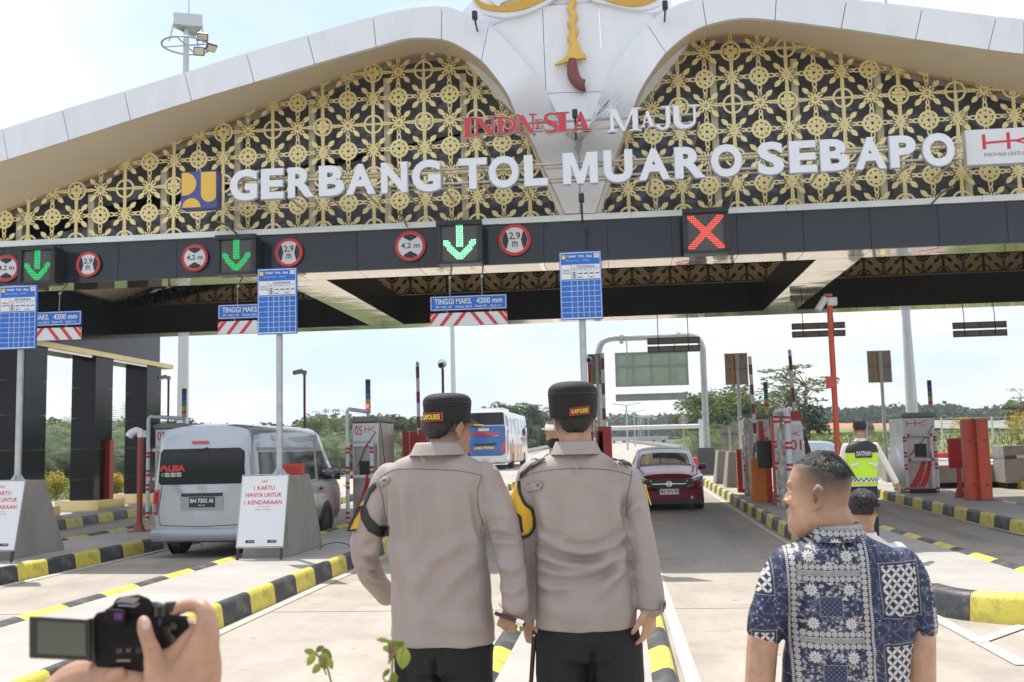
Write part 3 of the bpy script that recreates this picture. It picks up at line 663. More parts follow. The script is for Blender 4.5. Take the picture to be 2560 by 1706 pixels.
def rib(s, c, wd_, x0, z0, w_, h, Y, th):
    c = crom([(a, b, 0) for a, b in c], 3); ws = np.interp(np.linspace(0, len(wd_)-1, len(c)), range(len(wd_)), wd_); R_ = []
    for i, p in enumerate(c):
        t = (c[min(i+1, len(c)-1)]-c[max(i-1, 0)]); t = Vector((t.x*w_, t.y*h)).normalized(); n = Vector((-t.y, t.x))*float(ws[i])*w_
        X, Z = x0+p.x*w_, z0+p.y*h
        R_.append([(X-n.x, Y, Z-n.y), (X+n.x, Y, Z+n.y), (X+n.x, Y+th, Z+n.y), (X-n.x, Y+th, Z-n.y)])
    s.loft(R_)
YI = 18.45
s2 = thing('slogan_sign', 'serif letters reading INDONESIA in red and MAJU in white above the gate name', 'lettering')
LR = mat('letter_red', (.56, .045, .06), .3)
for ch, x0, x1, y0, y1, mt in (('I',15,90,822,962,LR),('N',90,252,815,950,LR),('D',248,402,810,945,LR),('O',312,366,845,905,LR),('N',395,530,795,935,LR),('E',528,580,835,890,LR),('S',582,690,788,930,LR),('I',672,760,783,922,LR),('A',765,920,778,918,LR),('M',1032,1260,755,925,LETW),('A',1252,1372,775,892,LETW),('J',1370,1490,742,905,LETW),('U',1480,1672,735,898,LETW)):
    a, b = P(*z8(x0, y1), YI), P(*z8(x1, y0), YI); up_ = .05 if ch == 'O' else 0
    s = M(); serif(ch, a.x, b.x, a.z, b.z, YI-up_, .02, s); l = s.build('letter', mt, s2)
    s = M(); serif(ch, a.x-.012, b.x+.012, a.z-.014, b.z+.014, YI+.022-up_, .07, s); s.build('letter_side', mat('letter_rim', (.6, .6, .62), .3, .3), l)
for (xa, ya), (xb, yb), w0 in (((905,878),(1035,690),9),((925,860),(1070,665),10),((945,845),(1100,640),10),((975,830),(1112,668),9),((1000,830),(1112,715),7),((940,800),(985,715),7)):
    a, b = P(*z8(xa, ya), YI), P(*z8(xb, yb), YI); d = (b-a); n = Vector((-d.z, 0, d.x)).normalized()*.035
    s = M(); m_ = (a+b)/2; s.add([a, m_+n, b, m_-n, a+Vector((0, .03, 0)), m_+n+Vector((0, .03, 0)), b+Vector((0, .03, 0)), m_-n+Vector((0, .03, 0))], [(0, 1, 2, 3), (7, 6, 5, 4), (0, 4, 5, 1), (1, 5, 6, 2), (2, 6, 7, 3), (3, 7, 4, 0)]); s.build('feather_blade', mat('blade_steel', (.55, .55, .57), .3, .7), s2)
a, b = P(1062, 290, YI), P(1600, 262, YI)
for dz in (0, -.16): s = M(); s.box((a.x, YI+.1, 7.66+dz), (b.x, YI+.14, 7.695+dz)); s.build('rail', MATS['rail_cream'], s2)
for x in (a.x+.3, a.x+1.3, a.x+2.3, a.x+3.4, a.x+4.3): s = M(); s.box((x, YI+.141, 7.51), (x+.03, YI+(.34 if -2 < x < .9 else 1.6), 7.54)); s.box((x, YI+.142, 7.3), (x+.025, YI+.16, 7.5)); s.build('bracket', MATS['rail_cream'], s2)
rebase(s2, (-.6, YI, 7.5))
# logo boards
def hk(s, x0, x1, z0, z1, y, th=.004):
    w_, h = x1-x0, z1-z0
    q = lambda pts: s.prism([(x0+a*w_, z0+b*h) for a, b in pts], y-th, y)
    q([(0, .05), (.055, .05), (.055, .95), (0, .95)]); q([(.4, 0), (.455, 0), (.455, 1), (.4, 1)])
    q([(.056, .36), (.399, .41), (.399, .54), (.056, .49)]); q([(.456, .42), (.62, .45), (.95, .8), (1, .98), (.58, .56), (.456, .54)]); q([(.6, .46), (.98, .1), (1, .02), (.88, .06), (.54, .43)])
lb = thing('ministry_logo_board', 'square navy board with yellow geometric emblem left of the gate name', 'sign')
a, b = P(415, 481, 18.9), P(499, 392, 18.9)
s = M(); s.box((a.x, 18.9, a.z), (b.x, 19.15, b.z)); s.build('board', SNAVY, lb, bevel=.004)
w_, h = b.x-a.x, b.z-a.z
def arcp(cx_, cz_, r, t0, t1, n=14): return [(a.x+(cx_+r*math.cos(t0+(t1-t0)*i/n))*w_, a.z+(cz_+r*math.sin(t0+(t1-t0)*i/n))*h) for i in range(n+1)]
s = M(); s.prism([(a.x+.03*w_, a.z+.36*h), (a.x+.03*w_, a.z+.97*h)][::-1][:0]+[(a.x+.03*w_, a.z+.36*h)]+arcp(.12, .67, .31, -PI/2, PI/2)+[(a.x+.03*w_, a.z+.97*h)], 18.892, 18.8995); s.build('emblem_shape', SYEL, lb)
s = M(); s.prism([(a.x+.56*w_, a.z+.97*h)]+arcp(.78, .38, .22, PI, 2*PI-.5)+[(a.x+.97*w_, a.z+.36*h), (a.x+.97*w_, a.z+.97*h)], 18.892, 18.8995); s.build('emblem_shape', SYEL, lb)
s = M(); s.prism(arcp(.3, .03, .25, 0, PI), 18.892, 18.8995); s.build('emblem_shape', SYEL, lb); rebase(lb, (a.x, 19.0, a.z))
hb = thing('builder_logo_board', 'white board with red emblem and small grey slogan right of the gate name', 'sign')
a, b = P(2223, 380, 18.9), P(2440, 288, 18.9)
s = M(); s.box((a.x, 18.9, a.z), (b.x, 19.1, b.z)); s.build('board', SWHITE, hb, bevel=.004)
s = M(); hk(s, P(2258, 340, 18.9).x, P(2400, 340, 18.9).x, P(0, 349, 18.9).z*0+a.z+.26, b.z-.08, 18.899); s.build('emblem_shape', SRED, hb)
s = M(); text(s, 'INOVASI UNTUK SOLUSI', P(2262, 360, 18.9).x, P(2408, 360, 18.9).x, a.z+.14, a.z+.205, 18.898, .003, .0); s.build('lettering', mat('grey_ink', (.2, .21, .24), .5), hb); rebase(hb, (a.x, 19.0, a.z))
# small floodlights on the gate
for k, (x, y, Y, dx) in enumerate(((1091,36,18.45,-.1),(1528,13,18.45,.1),(1321,262,18.5,0),(1336,455,18.5,0))):
    t_ = thing('spotlight', ['small black spotlight on the left shoulder of the gate centre', 'small black spotlight on the right shoulder of the gate centre', 'small black spotlight above the last letter of the red slogan', 'small black spotlight on an arm at the foot of the white wedge'][k], 'spotlight', 'small black spotlights on the gate')
    p = P(x, y, Y); s = M(); s.cbox(p, (.1, .12, .16)); s.build('lamp_head', BLK, t_, bevel=.02)
    zt = p.z-.35 if k > 1 else p.z-.12
    s = M(); s.tube([p, (p.x, p.y+.1, zt), (p.x, 18.795, zt-.04)], .018, 6); s.build('arm', BLK, t_); rebase(t_, tuple(p))
# hanging black floodlight arms over the beam
for k, (x, y, x2, y2) in enumerate(((495,507,555,548),(915,490,935,520),(1690,440,1675,478),(2190,430,2140,470))):
    a, b = P(x, y, 19.2), P(x2, y2, 19.9)
    tag((lambda s: (s.tube([a, (a+b)/2+Vector((0, 0, .06)), b], .02, 6), s.build('floodlight_arm', mat('grey_brown', (.25, .2, .16), .6)))[1])(M()), ['thin grey lamp arm over the beam above the second green arrow', 'thin grey lamp arm over the beam left of the brightest green arrow', 'thin grey lamp arm over the beam above the red cross', 'thin grey lamp arm at the right end of the beam'][k], 'lamp arm')
# ================================================================ signs on and under the gate
def at3(x, y, Y): p = P(x, y, Y); return p
LEDG = mat('led_green', (.0, .2, .05), .4, emit=(.0, .62, .13), es=.9)
LEDG2 = mat('led_green_bright', (.2, .8, .4), .4, emit=(.28, 1, .45), es=1.5)
LEDR = mat('led_red', (.6, .05, .03), .4, emit=(1, .08, .05), es=1.1)
LEDO = mat('led_off', (.12, .11, .09), .4)
LFACE = mat('led_face', (.045, .045, .04), .12, var=.4, vs=3, coat=.5)
spec = [(85, 610, 46, 46, LEDG, 'dim green arrow signal nearest the left picture edge'), (542.5, 587, 48, 47, LEDG, 'green arrow signal on the beam above the second height board'),
        (1056, 558, 52, 50, LEDG2, 'brightest green arrow signal on the beam, left of the white wedge'), (1622, 532, 50, 51, LEDR, 'red cross lane signal on the beam')]
for k, (x, y, hw, hh, mt, lab_) in enumerate(spec):
    Y0 = 19.55; c = P(x, y, Y0); W_ = hw/2390*Y0; H_ = hh/2390*Y0
    t_ = thing('lane_signal', lab_, 'lane signal', 'lane signals on the beam')
    s = M(); s.box((c.x-W_, Y0+.03, c.z-H_), (c.x+W_, Y0+.36, c.z+H_)); s.build('housing', BLK, t_, bevel=.012)
    s = M(); fr = .07
    s.box((c.x-W_-.02, Y0-.07, c.z+H_-fr), (c.x+W_+.02, Y0+.028, c.z+H_+.02)); s.box((c.x-W_-.02, Y0-.02, c.z-H_), (c.x+W_+.02, Y0+.028, c.z-H_+.05)); s.box((c.x-W_-.02, Y0-.04, c.z-H_+.052), (c.x-W_+fr, Y0+.028, c.z+H_-fr-.002)); s.box((c.x+W_-fr, Y0-.04, c.z-H_+.052), (c.x+W_+.02, Y0+.028, c.z+H_-fr-.002)); s.build('bezel', BLK, t_)
    s = M(); s.box((c.x-W_+fr, Y0+.012, c.z-H_+.05), (c.x+W_-fr, Y0+.029, c.z+H_-fr)); s.build('face', LFACE, t_)
    on, off = M(), M(); n = 20; iw, ih = 2*W_-2*fr, 2*H_-.07-.05
    for i in range(n):
        for j in range(n):
            u, v = (i+.5)/n, (j+.5)/n; X = c.x-W_+fr+u*iw; Z = c.z-H_+.05+v*ih
            if k < 3: lit = (abs(u-.5) < .125 and .42 < v < .98) or (abs((v-.08)-abs(u-.5)*1.15) < .13 and abs(u-.5) < .46 and v < .62 and v > .03)
            else: lit = (abs((u-.5)-(v-.5)) < .12 or abs((u-.5)+(v-.5)) < .12) and .04 < v < .96
            q = on if lit else off; r = iw/n*(.40 if lit else .26)
            q.prism([(X+r*math.cos(a), Z+r*math.sin(a)) for a in [PI/6+PI/3*h for h in range(6)]], Y0+.004, Y0+.0115)
    tag(on.build('lit_diodes', mt, t_), kind='stuff'); tag(off.build('dark_diodes', LEDO, t_), kind='stuff')
    for sx in (-.25, .22):
        s = M(); s.ring2((c.x+sx, c.z-H_-.06), .025, .038, Y0+.15, Y0+.165, n=12); s.build('eye_bolt', GALV, t_)
    rebase(t_, (c.x, Y0+.36, c.z))
# round clearance discs
for k, (x, y, r, kind, lab_) in enumerate(((15,617,33,0,'round 4,2 m height limit disc cut off by the left picture edge'),(448,593,32.5,0,'round 4,2 m height limit disc left of the second green arrow'),(943,566,36,0,'round 4,2 m height limit disc left of the brightest green arrow'),(203,608,30.5,1,'round 2,9 m width limit disc nearest the left picture edge'),(664,581,34,1,'round 2,9 m width limit disc above the middle toll tariff board'),(1183,552,37,1,'round 2,9 m width limit disc right of the brightest green arrow'))):
    Y0 = 19.95; c = P(x, y, Y0); R_ = r/2390*19.9
    t_ = thing('limit_disc', lab_, 'road sign', 'round limit discs on the beam')
    s = M(); s.disc((c.x, c.z), R_*1.0, Y0-.012, Y0, 40); s.build('disc', SWHITE, t_)
    s = M(); s.ring2((c.x, c.z), R_*.82, R_*1.02, Y0-.018, Y0-.0125, 40); s.build('rim', SRED, t_)
    s = M(); ri = R_*.80
    for sg in (-1, 1):
        if kind == 0: pts = [(-.56, .72), (0, .42), (.56, .72)]
        else: pts = [(.66, -.66), (.5, 0), (.66, .66)]
        n = 10
        if kind == 0: arc = [(math.sin(a), math.cos(a)) for a in [(.62 if kind == 0 else .78)*(1-2*i/n) for i in range(n+1)]]
        else: arc = [(math.cos(a), math.sin(a)) for a in [(.62 if kind == 0 else .78)*(1-2*i/n) for i in range(n+1)]]
        pts = [(a*.98, b*.98) for a, b in pts]; 
        s.prism([(c.x+sg*a*ri, c.z+sg*b*ri) for a, b in pts+[(p, q) for p, q in arc]], Y0-.0155, Y0-.0125)
    tag(s.build('taper_mark', SBLACK, t_), kind='stuff')
    s = M()
    if kind == 0: text(s, '4,2 m', c.x-ri*.78, c.x+ri*.78, c.z-ri*.25, c.z+ri*.27, Y0-.0125, .004, .01)
    else: text(s, '2,9', c.x-ri*.44, c.x+ri*.44, c.z-ri*.02, c.z+ri*.62, Y0-.0125, .004, .012); text(s, 'm', c.x-ri*.22, c.x+ri*.22, c.z-ri*.56, c.z-ri*.12, Y0-.0125, .004, .012)
    tag(s.build('lettering', SBLACK, t_), kind='stuff'); rebase(t_, (c.x, Y0, c.z))
# hanging maximum height boards
for k, (xc, y0, lab_) in enumerate(((106,698,'blue TINGGI MAKS board with striped bar, leftmost, half hidden by the left tariff board'),(585,682,'blue TINGGI MAKS board with striped bar, partly behind the middle tariff board'),(1076,698,'blue TINGGI MAKS board with striped bar, hanging in clear view under the brightest green arrow'))):
    Y0 = 19.9; c = P(xc, y0, Y0); hw = .755; t_ = thing('height_board', lab_, 'road sign', 'hanging maximum height boards')
    zt, zb2 = 4.73-.0, 4.44
    s = M(); s.box((c.x-hw, Y0, zb2), (c.x+hw, Y0+.05, zt)); s.build('board', SBLUE, t_, bevel=.02)
    s = M()
    for a, b_ in (((-hw+.015, zt-.025), (hw-.015, zt-.013)), ((-hw+.015, zb2+.013), (hw-.015, zb2+.025)), ((-hw+.013, zb2+.026), (-hw+.025, zt-.026)), ((hw-.025, zb2+.026), (hw-.013, zt-.026))): s.box((c.x+a[0], Y0-.003, a[1]), (c.x+b_[0], Y0-.0002, b_[1]))
    s.build('border', SWHITE, t_)
    s = M(); text(s, 'TINGGI MAKS.', c.x-.665, c.x+.07, zb2+.125, zb2+.235, Y0-.0004, .003, .02); text(s, '4200 mm', c.x+.16, c.x+.67, zb2+.125, zb2+.235, Y0-.0004, .003, .02)
    text(s, 'PP. NO. 55   Tahun 2012   Pasal 54   Ayat 1.c', c.x-.64, c.x+.65, zb2+.04, zb2+.095, Y0-.0004, .003, .012); s.build('lettering', SWHITE, t_)
    z1, z0 = zb2-.045, zb2-.045-.25
    s = M(); s.box((c.x-hw, Y0+.005, z0), (c.x+hw, Y0+.03, z1)); s.build('warning_bar', SWHITE, t_)
    s = M()
    for sg in (-1, 1):
        for j in range(3):
            xb = .07+j*.27-.04; wd = .085; sl = .2
            pts = [(xb, z1), (xb+wd, z1), (min(xb+wd+sl, hw), z1-(z1-z0)*min(1, (hw-xb-wd)/sl)), (min(xb+sl, hw), z1-(z1-z0)*min(1, (hw-xb)/sl))]
            if xb+sl+wd <= hw: pts = [(xb, z1), (xb+wd, z1), (xb+wd+sl, z0), (xb+sl, z0)]
            s.prism([(c.x+sg*a, b) for a, b in pts], Y0+.001, Y0+.0045)
        s.prism([(c.x+sg*a, b) for a, b in ((hw-.08, z1), (hw, z1), (hw, z1-.08))], Y0+.001, Y0+.0045)
    s.build('red_stripe', SRED, t_)
    s = M()
    for sx in (-.36, .27): s.tube([(c.x+sx, Y0+.02, zt), (c.x+sx, Y0+.04, 5.1)], .007, 6); s.tube([(c.x+sx+(0 if k < 2 else .0), Y0+.3, 5.33), (c.x+sx, Y0+.04, 5.1)], .016, 6); s.ring2((c.x+sx, 5.1), .012, .03, Y0+.03, Y0+.045, n=10)
    for sx in (-.42, .43): s.tube([(c.x+sx, Y0+.02, z1-.01), (c.x+sx, Y0+.02, zb2+.02)], .008, 6)
    s.build('hanger', GALV, t_); rebase(t_, (c.x, Y0, z0))
# backs of the boards for the lanes of the other direction, hung from the rear beam
for k, (x0, x1, y0, y1, lab_) in enumerate(((1488,1607.5,774,812,'grey back of a hanging height board in front of the big gantry sign'),(1820,1940.5,740,777,'grey back of a hanging height board crossed by the orange red pole'),(2190,2311,738,776,'grey back of a hanging height board at the right near the edge'))):
    Y0 = 29.3; a, b = P(x0, y1, Y0), P(x1, y0, Y0); t_ = thing('hanging_sign', lab_, 'road sign', 'backs of hanging boards'); h = b.z-a.z
    for z0, z1 in ((a.z+h*.56, b.z), (a.z, a.z+h*.44)):
        s = M(); s.box((a.x, Y0-.04, z0), (b.x, Y0, z1)); bd = s.build('board', BACKM, t_)
        s = M()
        for q in (0, 1): s.box((a.x, Y0-.06, (z0, z1-.03)[q]), (b.x, Y0-.0405, (z0+.03, z1)[q]))
        for X in (a.x, (a.x+b.x)/2-.015, b.x-.03): s.box((X, Y0-.061, z0+.031), (X+.03, Y0-.0405, z1-.031))
        s.build('stiffener', mat('grey_edge', (.17, .16, .15), .6), bd)
    s = M()
    for q in (.21, .78): X = a.x+(b.x-a.x)*q; s.tube([(X, Y0-.07, a.z+.02), (X, Y0-.07, 5.1)], .012, 6); s.tube([(X, Y0-.07, 5.1), (X, Y0, 5.34)], .012, 6)
    s.build('hanger', mat('dark_wire', (.06, .06, .06), .5), t_); rebase(t_, (a.x, Y0, a.z))
# tariff boards on poles standing on tapered concrete blocks, with a card notice board leaning in front
def block(xa, xb, y0, y1, z0, h, mt=CONC):
    s = M(); i_ = .0; 
    s.hexa([(xa, y0, z0), (xb, y0, z0), (xb, y1, z0), (xa, y1, z0), (xa+.12, y0+.02, z0+h), (xb-.06, y0+.02, z0+h), (xb-.06, y1-.55, z0+h), (xa+.12, y1-.55, z0+h)]); return s
def tariff(cx_, cy, bz, zb3, label, pole_r=.05, hide_text=False):
    t_ = thing('tariff_board', label, 'road sign', 'blue toll tariff boards on grey poles')
    w_, z0, z1 = .315, zb3, zb3+1.03; Y0 = cy-.09
    s = M(); s.box((cx_-w_, Y0, z0), (cx_+w_, Y0+.05, z1)); s.build('board', SBLUE, t_, bevel=.006)
    u = lambda a: cx_-w_+2*w_*a
    v = lambda a: z1-(z1-z0)*a
    s = M(); e = .0035
    for a, b, c_, d in ((.02,.012,.98,.022),(.02,.978,.98,.988)): s.box((u(a), Y0-e, v(d)), (u(c_), Y0-.0003, v(b)))
    for a, b, c_, d in ((.02,.022,.032,.978),(.968,.022,.98,.978)): s.box((u(a), Y0-e, v(d)), (u(c_), Y0-.0003, v(b)))
    s.build('border', SWHITE, t_)
    s = M(); s.box((u(.04), Y0-.003, v(.405)), (u(.96), Y0-.0004, v(.19))); s.build('header_field', SWHITE, t_)
    s = M()
    for i in range(5): s.box((u(.28+i*.136)-.002, Y0-.0045, v(.404)), (u(.28+i*.136)+.002, Y0-.0031, v(.191 if i == 0 else .245)))
    s.box((u(.284), Y0-.0047, v(.247)), (u(.96), Y0-.0032, v(.243))); s.build('header_line', SBLUE, t_)
    s = M()
    for i in range(5): s.box((u(.28+i*.136)-.0028, Y0-.003, v(.976)), (u(.28+i*.136)+.0028, Y0-.0004, v(.425)))
    for i in range(8): z = v(.425+i*.0785); s.box((u(.033), Y0-.0042, z-.0028), (u(.967), Y0-.0031, z+.0028))
    s.build('table_grid', SWHITE, t_)
    s = M(); text(s, 'TARIF  TOL  (Rp)', u(.19), u(.78), v(.093), v(.052), Y0-.0004, .003, .03); text(s, 'Kep. Men. PU No.      /KPTS/M/', u(.17), u(.72), v(.14), v(.122), Y0-.0004, .003, .01); s.build('lettering', SWHITE, t_)
    s = M(); text(s, 'GOLONGAN', u(.41), u(.84), v(.235), v(.205), Y0-.0031, .002, .01); text(s, 'ASAL/', u(.075), u(.255), v(.285), v(.26), Y0-.0031, .002, .0); text(s, 'TUJUAN', u(.055), u(.265), v(.33), v(.302), Y0-.0031, .002, .0)
    for i, q in enumerate(('I', 'II', 'III', 'IV', 'V')):
        c_ = .348+i*.136 if i < 4 else .892; text(s, q, u(c_-.01-.006*len(q)), u(c_+.01+.006*len(q)), v(.277), v(.26), Y0-.0031, .002, 0)
        for jj, yy in enumerate((.31, .335, .36, .385) if i == 0 else ((.325, .38) if i in (1, 3) else (.325,))):
            s.prism([(u(c_-.045), v(yy+.006)), (u(c_+.045), v(yy+.006)), (u(c_+.045), v(yy-(.002 if i == 0 or jj else .012))), (u(c_-.01), v(yy-.012)), (u(c_-.02), v(yy-.004)), (u(c_-.045), v(yy-.001))], Y0-.005, Y0-.0031)
    tag(s.build('print_black', SBLACK, t_), kind='stuff')
    s = M(); s.box((u(.06), Y0-.003, v(.105)), (u(.15), Y0-.0004, v(.045))); s.build('logo_field', SYEL, t_)
    s = M(); s.box((u(.83), Y0-.003, v(.095)), (u(.95), Y0-.0004, v(.035))); s.build('logo_field', SWHITE, t_)
    s = M(); hk(s, u(.845), u(.935), v(.08), v(.05), Y0-.0031, .002); s.build('logo_mark', SRED, t_)
    s = M(); s.tube([(cx_, cy+.03, bz+.01), (cx_, cy+.03, zb3+.5)], pole_r, 16, True); s.build('pole', GALV, t_, smooth=50)
    s = M(); s.box((cx_-.13, cy-.1, bz+.002), (cx_+.13, cy+.16, bz+.018))
    for a in (0, PI/2, PI, 1.5*PI): d = Vector((math.cos(a), math.sin(a), 0)); q = Vector((cx_, cy+.03, bz)); n_ = Vector((-d.y, d.x, 0))*.005; s.add([q+d*.045-n_+Vector((0,0,.018)), q+d*.12-n_+Vector((0,0,.018)), q+d*.045-n_+Vector((0,0,.12)), q+d*.045+n_+Vector((0,0,.018)), q+d*.12+n_+Vector((0,0,.018)), q+d*.045+n_+Vector((0,0,.12))], [(0,1,2),(5,4,3),(0,3,4,1),(1,4,5,2),(2,5,3,0)])
    s.build('base_plate', GALV, t_)
    for zz in (zb3+.2, zb3+.8): s = M(); s.box((cx_-.2, Y0+.051, zz), (cx_+.2, Y0+.068, zz+.04)); s.build('clamp', GALV, t_)
    rebase(t_, (cx_, cy, bz)); return t_
def notice(cx_, y0, z0, label):
    t_ = thing('notice_board', label, 'notice board', 'white card notice boards leaning on the blocks')
    # board leans back against the block: frame with origin at the foot of the board
    W_, H_ = .69, 1.02; lean = Vector((0, .30, 1.24)).normalized(); nrm = Vector((0, -lean.z, lean.y)); ax = Vector((1, 0, 0)); O = Vector((cx_-W_/2, y0, z0))
    def pt(x, h, d=0): return O+ax*x+lean*h+nrm*d
    def slab(s, x0, x1, h0, h1, d0, d1): s.hexa([pt(x0,h0,d1), pt(x1,h0,d1), pt(x1,h0,d0), pt(x0,h0,d0), pt(x0,h1,d1), pt(x1,h1,d1), pt(x1,h1,d0), pt(x0,h1,d0)])
    h0, h1 = .19, 1.24
    s = M(); slab(s, 0, W_, h0, h1, 0, .02); s.build('board', SWHITE, t_)
    s = M(); slab(s, -.012, -.001, h0-.01, h1+.01, -.005, .024); slab(s, W_+.001, W_+.012, h0-.01, h1+.01, -.005, .024); slab(s, -.012, W_+.012, h1+.011, h1+.02, -.005, .024); slab(s, -.012, W_+.012, h0-.02, h0-.011, -.005, .024); s.build('frame', mat('alu_frame', (.5, .51, .53), .3, .6), t_)
    for x in (.0, W_-.035): s = M(); slab(s, x, x+.035, 0, h0-.021, -.01, .02); s.build('leg', BLK, t_)
    fr = (O, ax, lean, nrm)
    def tx(s, st, x0, x1, y0_, y1_, b=.0): text(s, st, W_*x0, W_*x1, h0+(h1-h0)*y0_, h0+(h1-h0)*y1_, .0205, .002, b, fr)
    s = M(); tx(s, '1 KARTU', .27, .73, .795, .855, .012); tx(s, 'HANYA UNTUK', .10, .90, .695, .755, .012); tx(s, '1 KENDARAAN', .08, .91, .59, .65, .012); s.build('lettering', SRED, t_)
    s = M(); tx(s, 'HK TOLL App', .37, .65, .545, .56); tx(s, 'Sahabat Tol Anda', .33, .69, .51, .525); s.build('lettering', mat('grey_ink', (.2, .21, .24), .5), t_)
    s = M()
    q = s; x0, x1, a, b = W_*.44, W_*.575, h0+(h1-h0)*.895, h0+(h1-h0)*.945
    def bar(pts): s.add([pt(x0+(x1-x0)*u_, a+(b-a)*v_, .0205) for u_, v_ in pts]+[pt(x0+(x1-x0)*u_, a+(b-a)*v_, .0225) for u_, v_ in pts], [tuple(range(len(pts))), tuple(range(2*len(pts)-1, len(pts)-1, -1))])
    for pts in ([(0,0),(.06,0),(.06,1),(0,1)], [(.4,0),(.46,0),(.46,1),(.4,1)], [(.06,.38),(.4,.42),(.4,.56),(.06,.5)], [(.46,.42),(.62,.45),(1,.9),(1,1),(.58,.58),(.46,.56)], [(.6,.46),(1,.1),(1,0),(.54,.43)]): bar(pts)
    s.build('logo_mark', SRED, t_)
    for x in (.18, .66):
        s = M(); slab(s, W_*x, W_*(x+.2), h0+(h1-h0)*.05, h0+(h1-h0)*.09, .0205, .022); g_ = s.build('badge', SBLACK, t_)
        s = M(); tx(s, 'App Store' if x < .5 else 'Google Play', x+.06, x+.185, .062, .08, 0); s.v = [tuple(Vector(p)+nrm*.002) for p in s.v]; s.build('lettering', SWHITE, g_)
    rebase(t_, (cx_, y0, z0)); return t_
blk = []
for k, (xr, yy, lab1, lab2, lab3) in enumerate(((-9.5, 15.4, 'blue toll tariff board at the left edge, on the block beside the black columns', 'tapered grey concrete block at the left picture edge with pole on top', 'white card notice board cut off by the left picture edge'), (-4.95, 15.3, 'blue toll tariff board on a grey pole in front of the silver van', 'tapered grey concrete block in front of the silver van', 'white card notice board leaning on the block in front of the silver van'), (-.0, 15.2, 'blue toll tariff board right of centre, above the taller officer', 'tapered concrete block hidden behind the officers, carrying the right tariff board', None))):
    xl = xr-(.95 if k == 2 else .74)
    t_ = tag(block(xl, xr, yy, yy+1.75, .2, 1.2).build('concrete_block', CONC, bevel=.015), lab2, 'concrete block', 'tapered concrete blocks on the islands')
    c = [P(60, 1100, yy+.35), P(641, 1090, yy+.35), P(1342, 870, yy+.35)][k]
    if k == 0: c = P(38, 1100, yy+.35)
    zb3 = (3.50, 3.58, 3.62)[k]
    tariff(c.x, yy+.35, 1.4, zb3, lab1)
    if lab3: notice(-5.30 if k else P(30, 1180, 15).x-.36, yy-.36, .2, lab3)
tag((lambda s: (s.box((-5.3, 16.02, 1.402), (-5.0, 16.2, 1.57)), s.build('red_box', REDP, bevel=.01))[1])(M()), 'small red box on top of the block behind the middle pole', 'box')
# ================================================================ toll lane machines
RTAPE = mat('red_tape', (.58, .02, .04), .35)
def pipe(s, st, pts, r, bands=()):
    s.tube(pts, r, 12)
    for p, d in bands: p = Vector(p); d = Vector(d).normalized(); st.tube([p-d*.03, p+d*.03], r*1.04, 12)
def guard(parent, x0, x1, y, z0, h, ydep=None):
    s, st = M(), M(); V = Vector
    for x in (x0, x1):
        bands = [((x, y, z0+h*q), (0, 0, 1)) for q in (.03, .09, .42, .48, .62, .68, .88, .93)]
        pipe(s, st, [(x, y, z0), (x, y, z0+h)], .045, bands)
    for q in (.56, .97):
        pipe(s, st, [(x0, y, z0+h*q), (x1, y, z0+h*q)], .04, [((x0+.1, y, z0+h*q), (1, 0, 0)), ((x1-.1, y, z0+h*q), (1, 0, 0))])
    g_ = s.build('guard_pipe', WPIPE, parent, smooth=50); tag(st.build('reflective_band', RTAPE, g_, smooth=50), kind='stuff')
def stack_light(parent, x, y, z0, z1, lit=None):
    cols = [('light_cream', (.5, .42, .2)), ('light_red', (.5, .03, .04)), ('light_yellow', (.5, .36, .05)), ('light_green', (.01, .22, .12)), ('light_blue', (.02, .04, .35)), ('light_cap', (.03, .03, .04))]
    s = M(); s.tube([(x, y, z0-.18), (x, y, z0)], .04, 10); s.build('light_stem', GALV, parent)
    h = (z1-z0); hs = [.14, .12, .14, .17, .19, .24]; z = z0
    for (n_, c), q in zip(cols, hs):
        s = M(); s.tube([(x, y, z+.003), (x, y, z+h*q-.003)], .06, 12); s.build('light_segment', mat(n_, c, .3), parent); z += h*q
    if lit: s = M(); s.cbox((x, y-.062, z0+h*.2), (.06, .01, .06)); s.build('lit_lamp', mat('lit_red', (1, .1, .1), .4, emit=(1, .06, .08), es=4), parent)
def swoosh(s, x0, x1, z0, z1, y):   # red feather strokes on the cabinet front
    w_, h = x1-x0, z1-z0
    for a, b, c_ in ((0, .32, .72), (.38, .6, .92)):
        L_ = []
        for i in range(9):
            t = i/8; xa = a+(c_-a)*t**.75; xb = b+(c_-b)*t**.75+.0; L_.append([(x0+xa*w_, y, z0+t*h), (x0+max(xa+.002, xb*(1-t)+c_*t+.01)*w_, y, z0+t*h)])
        s.grid(L_)
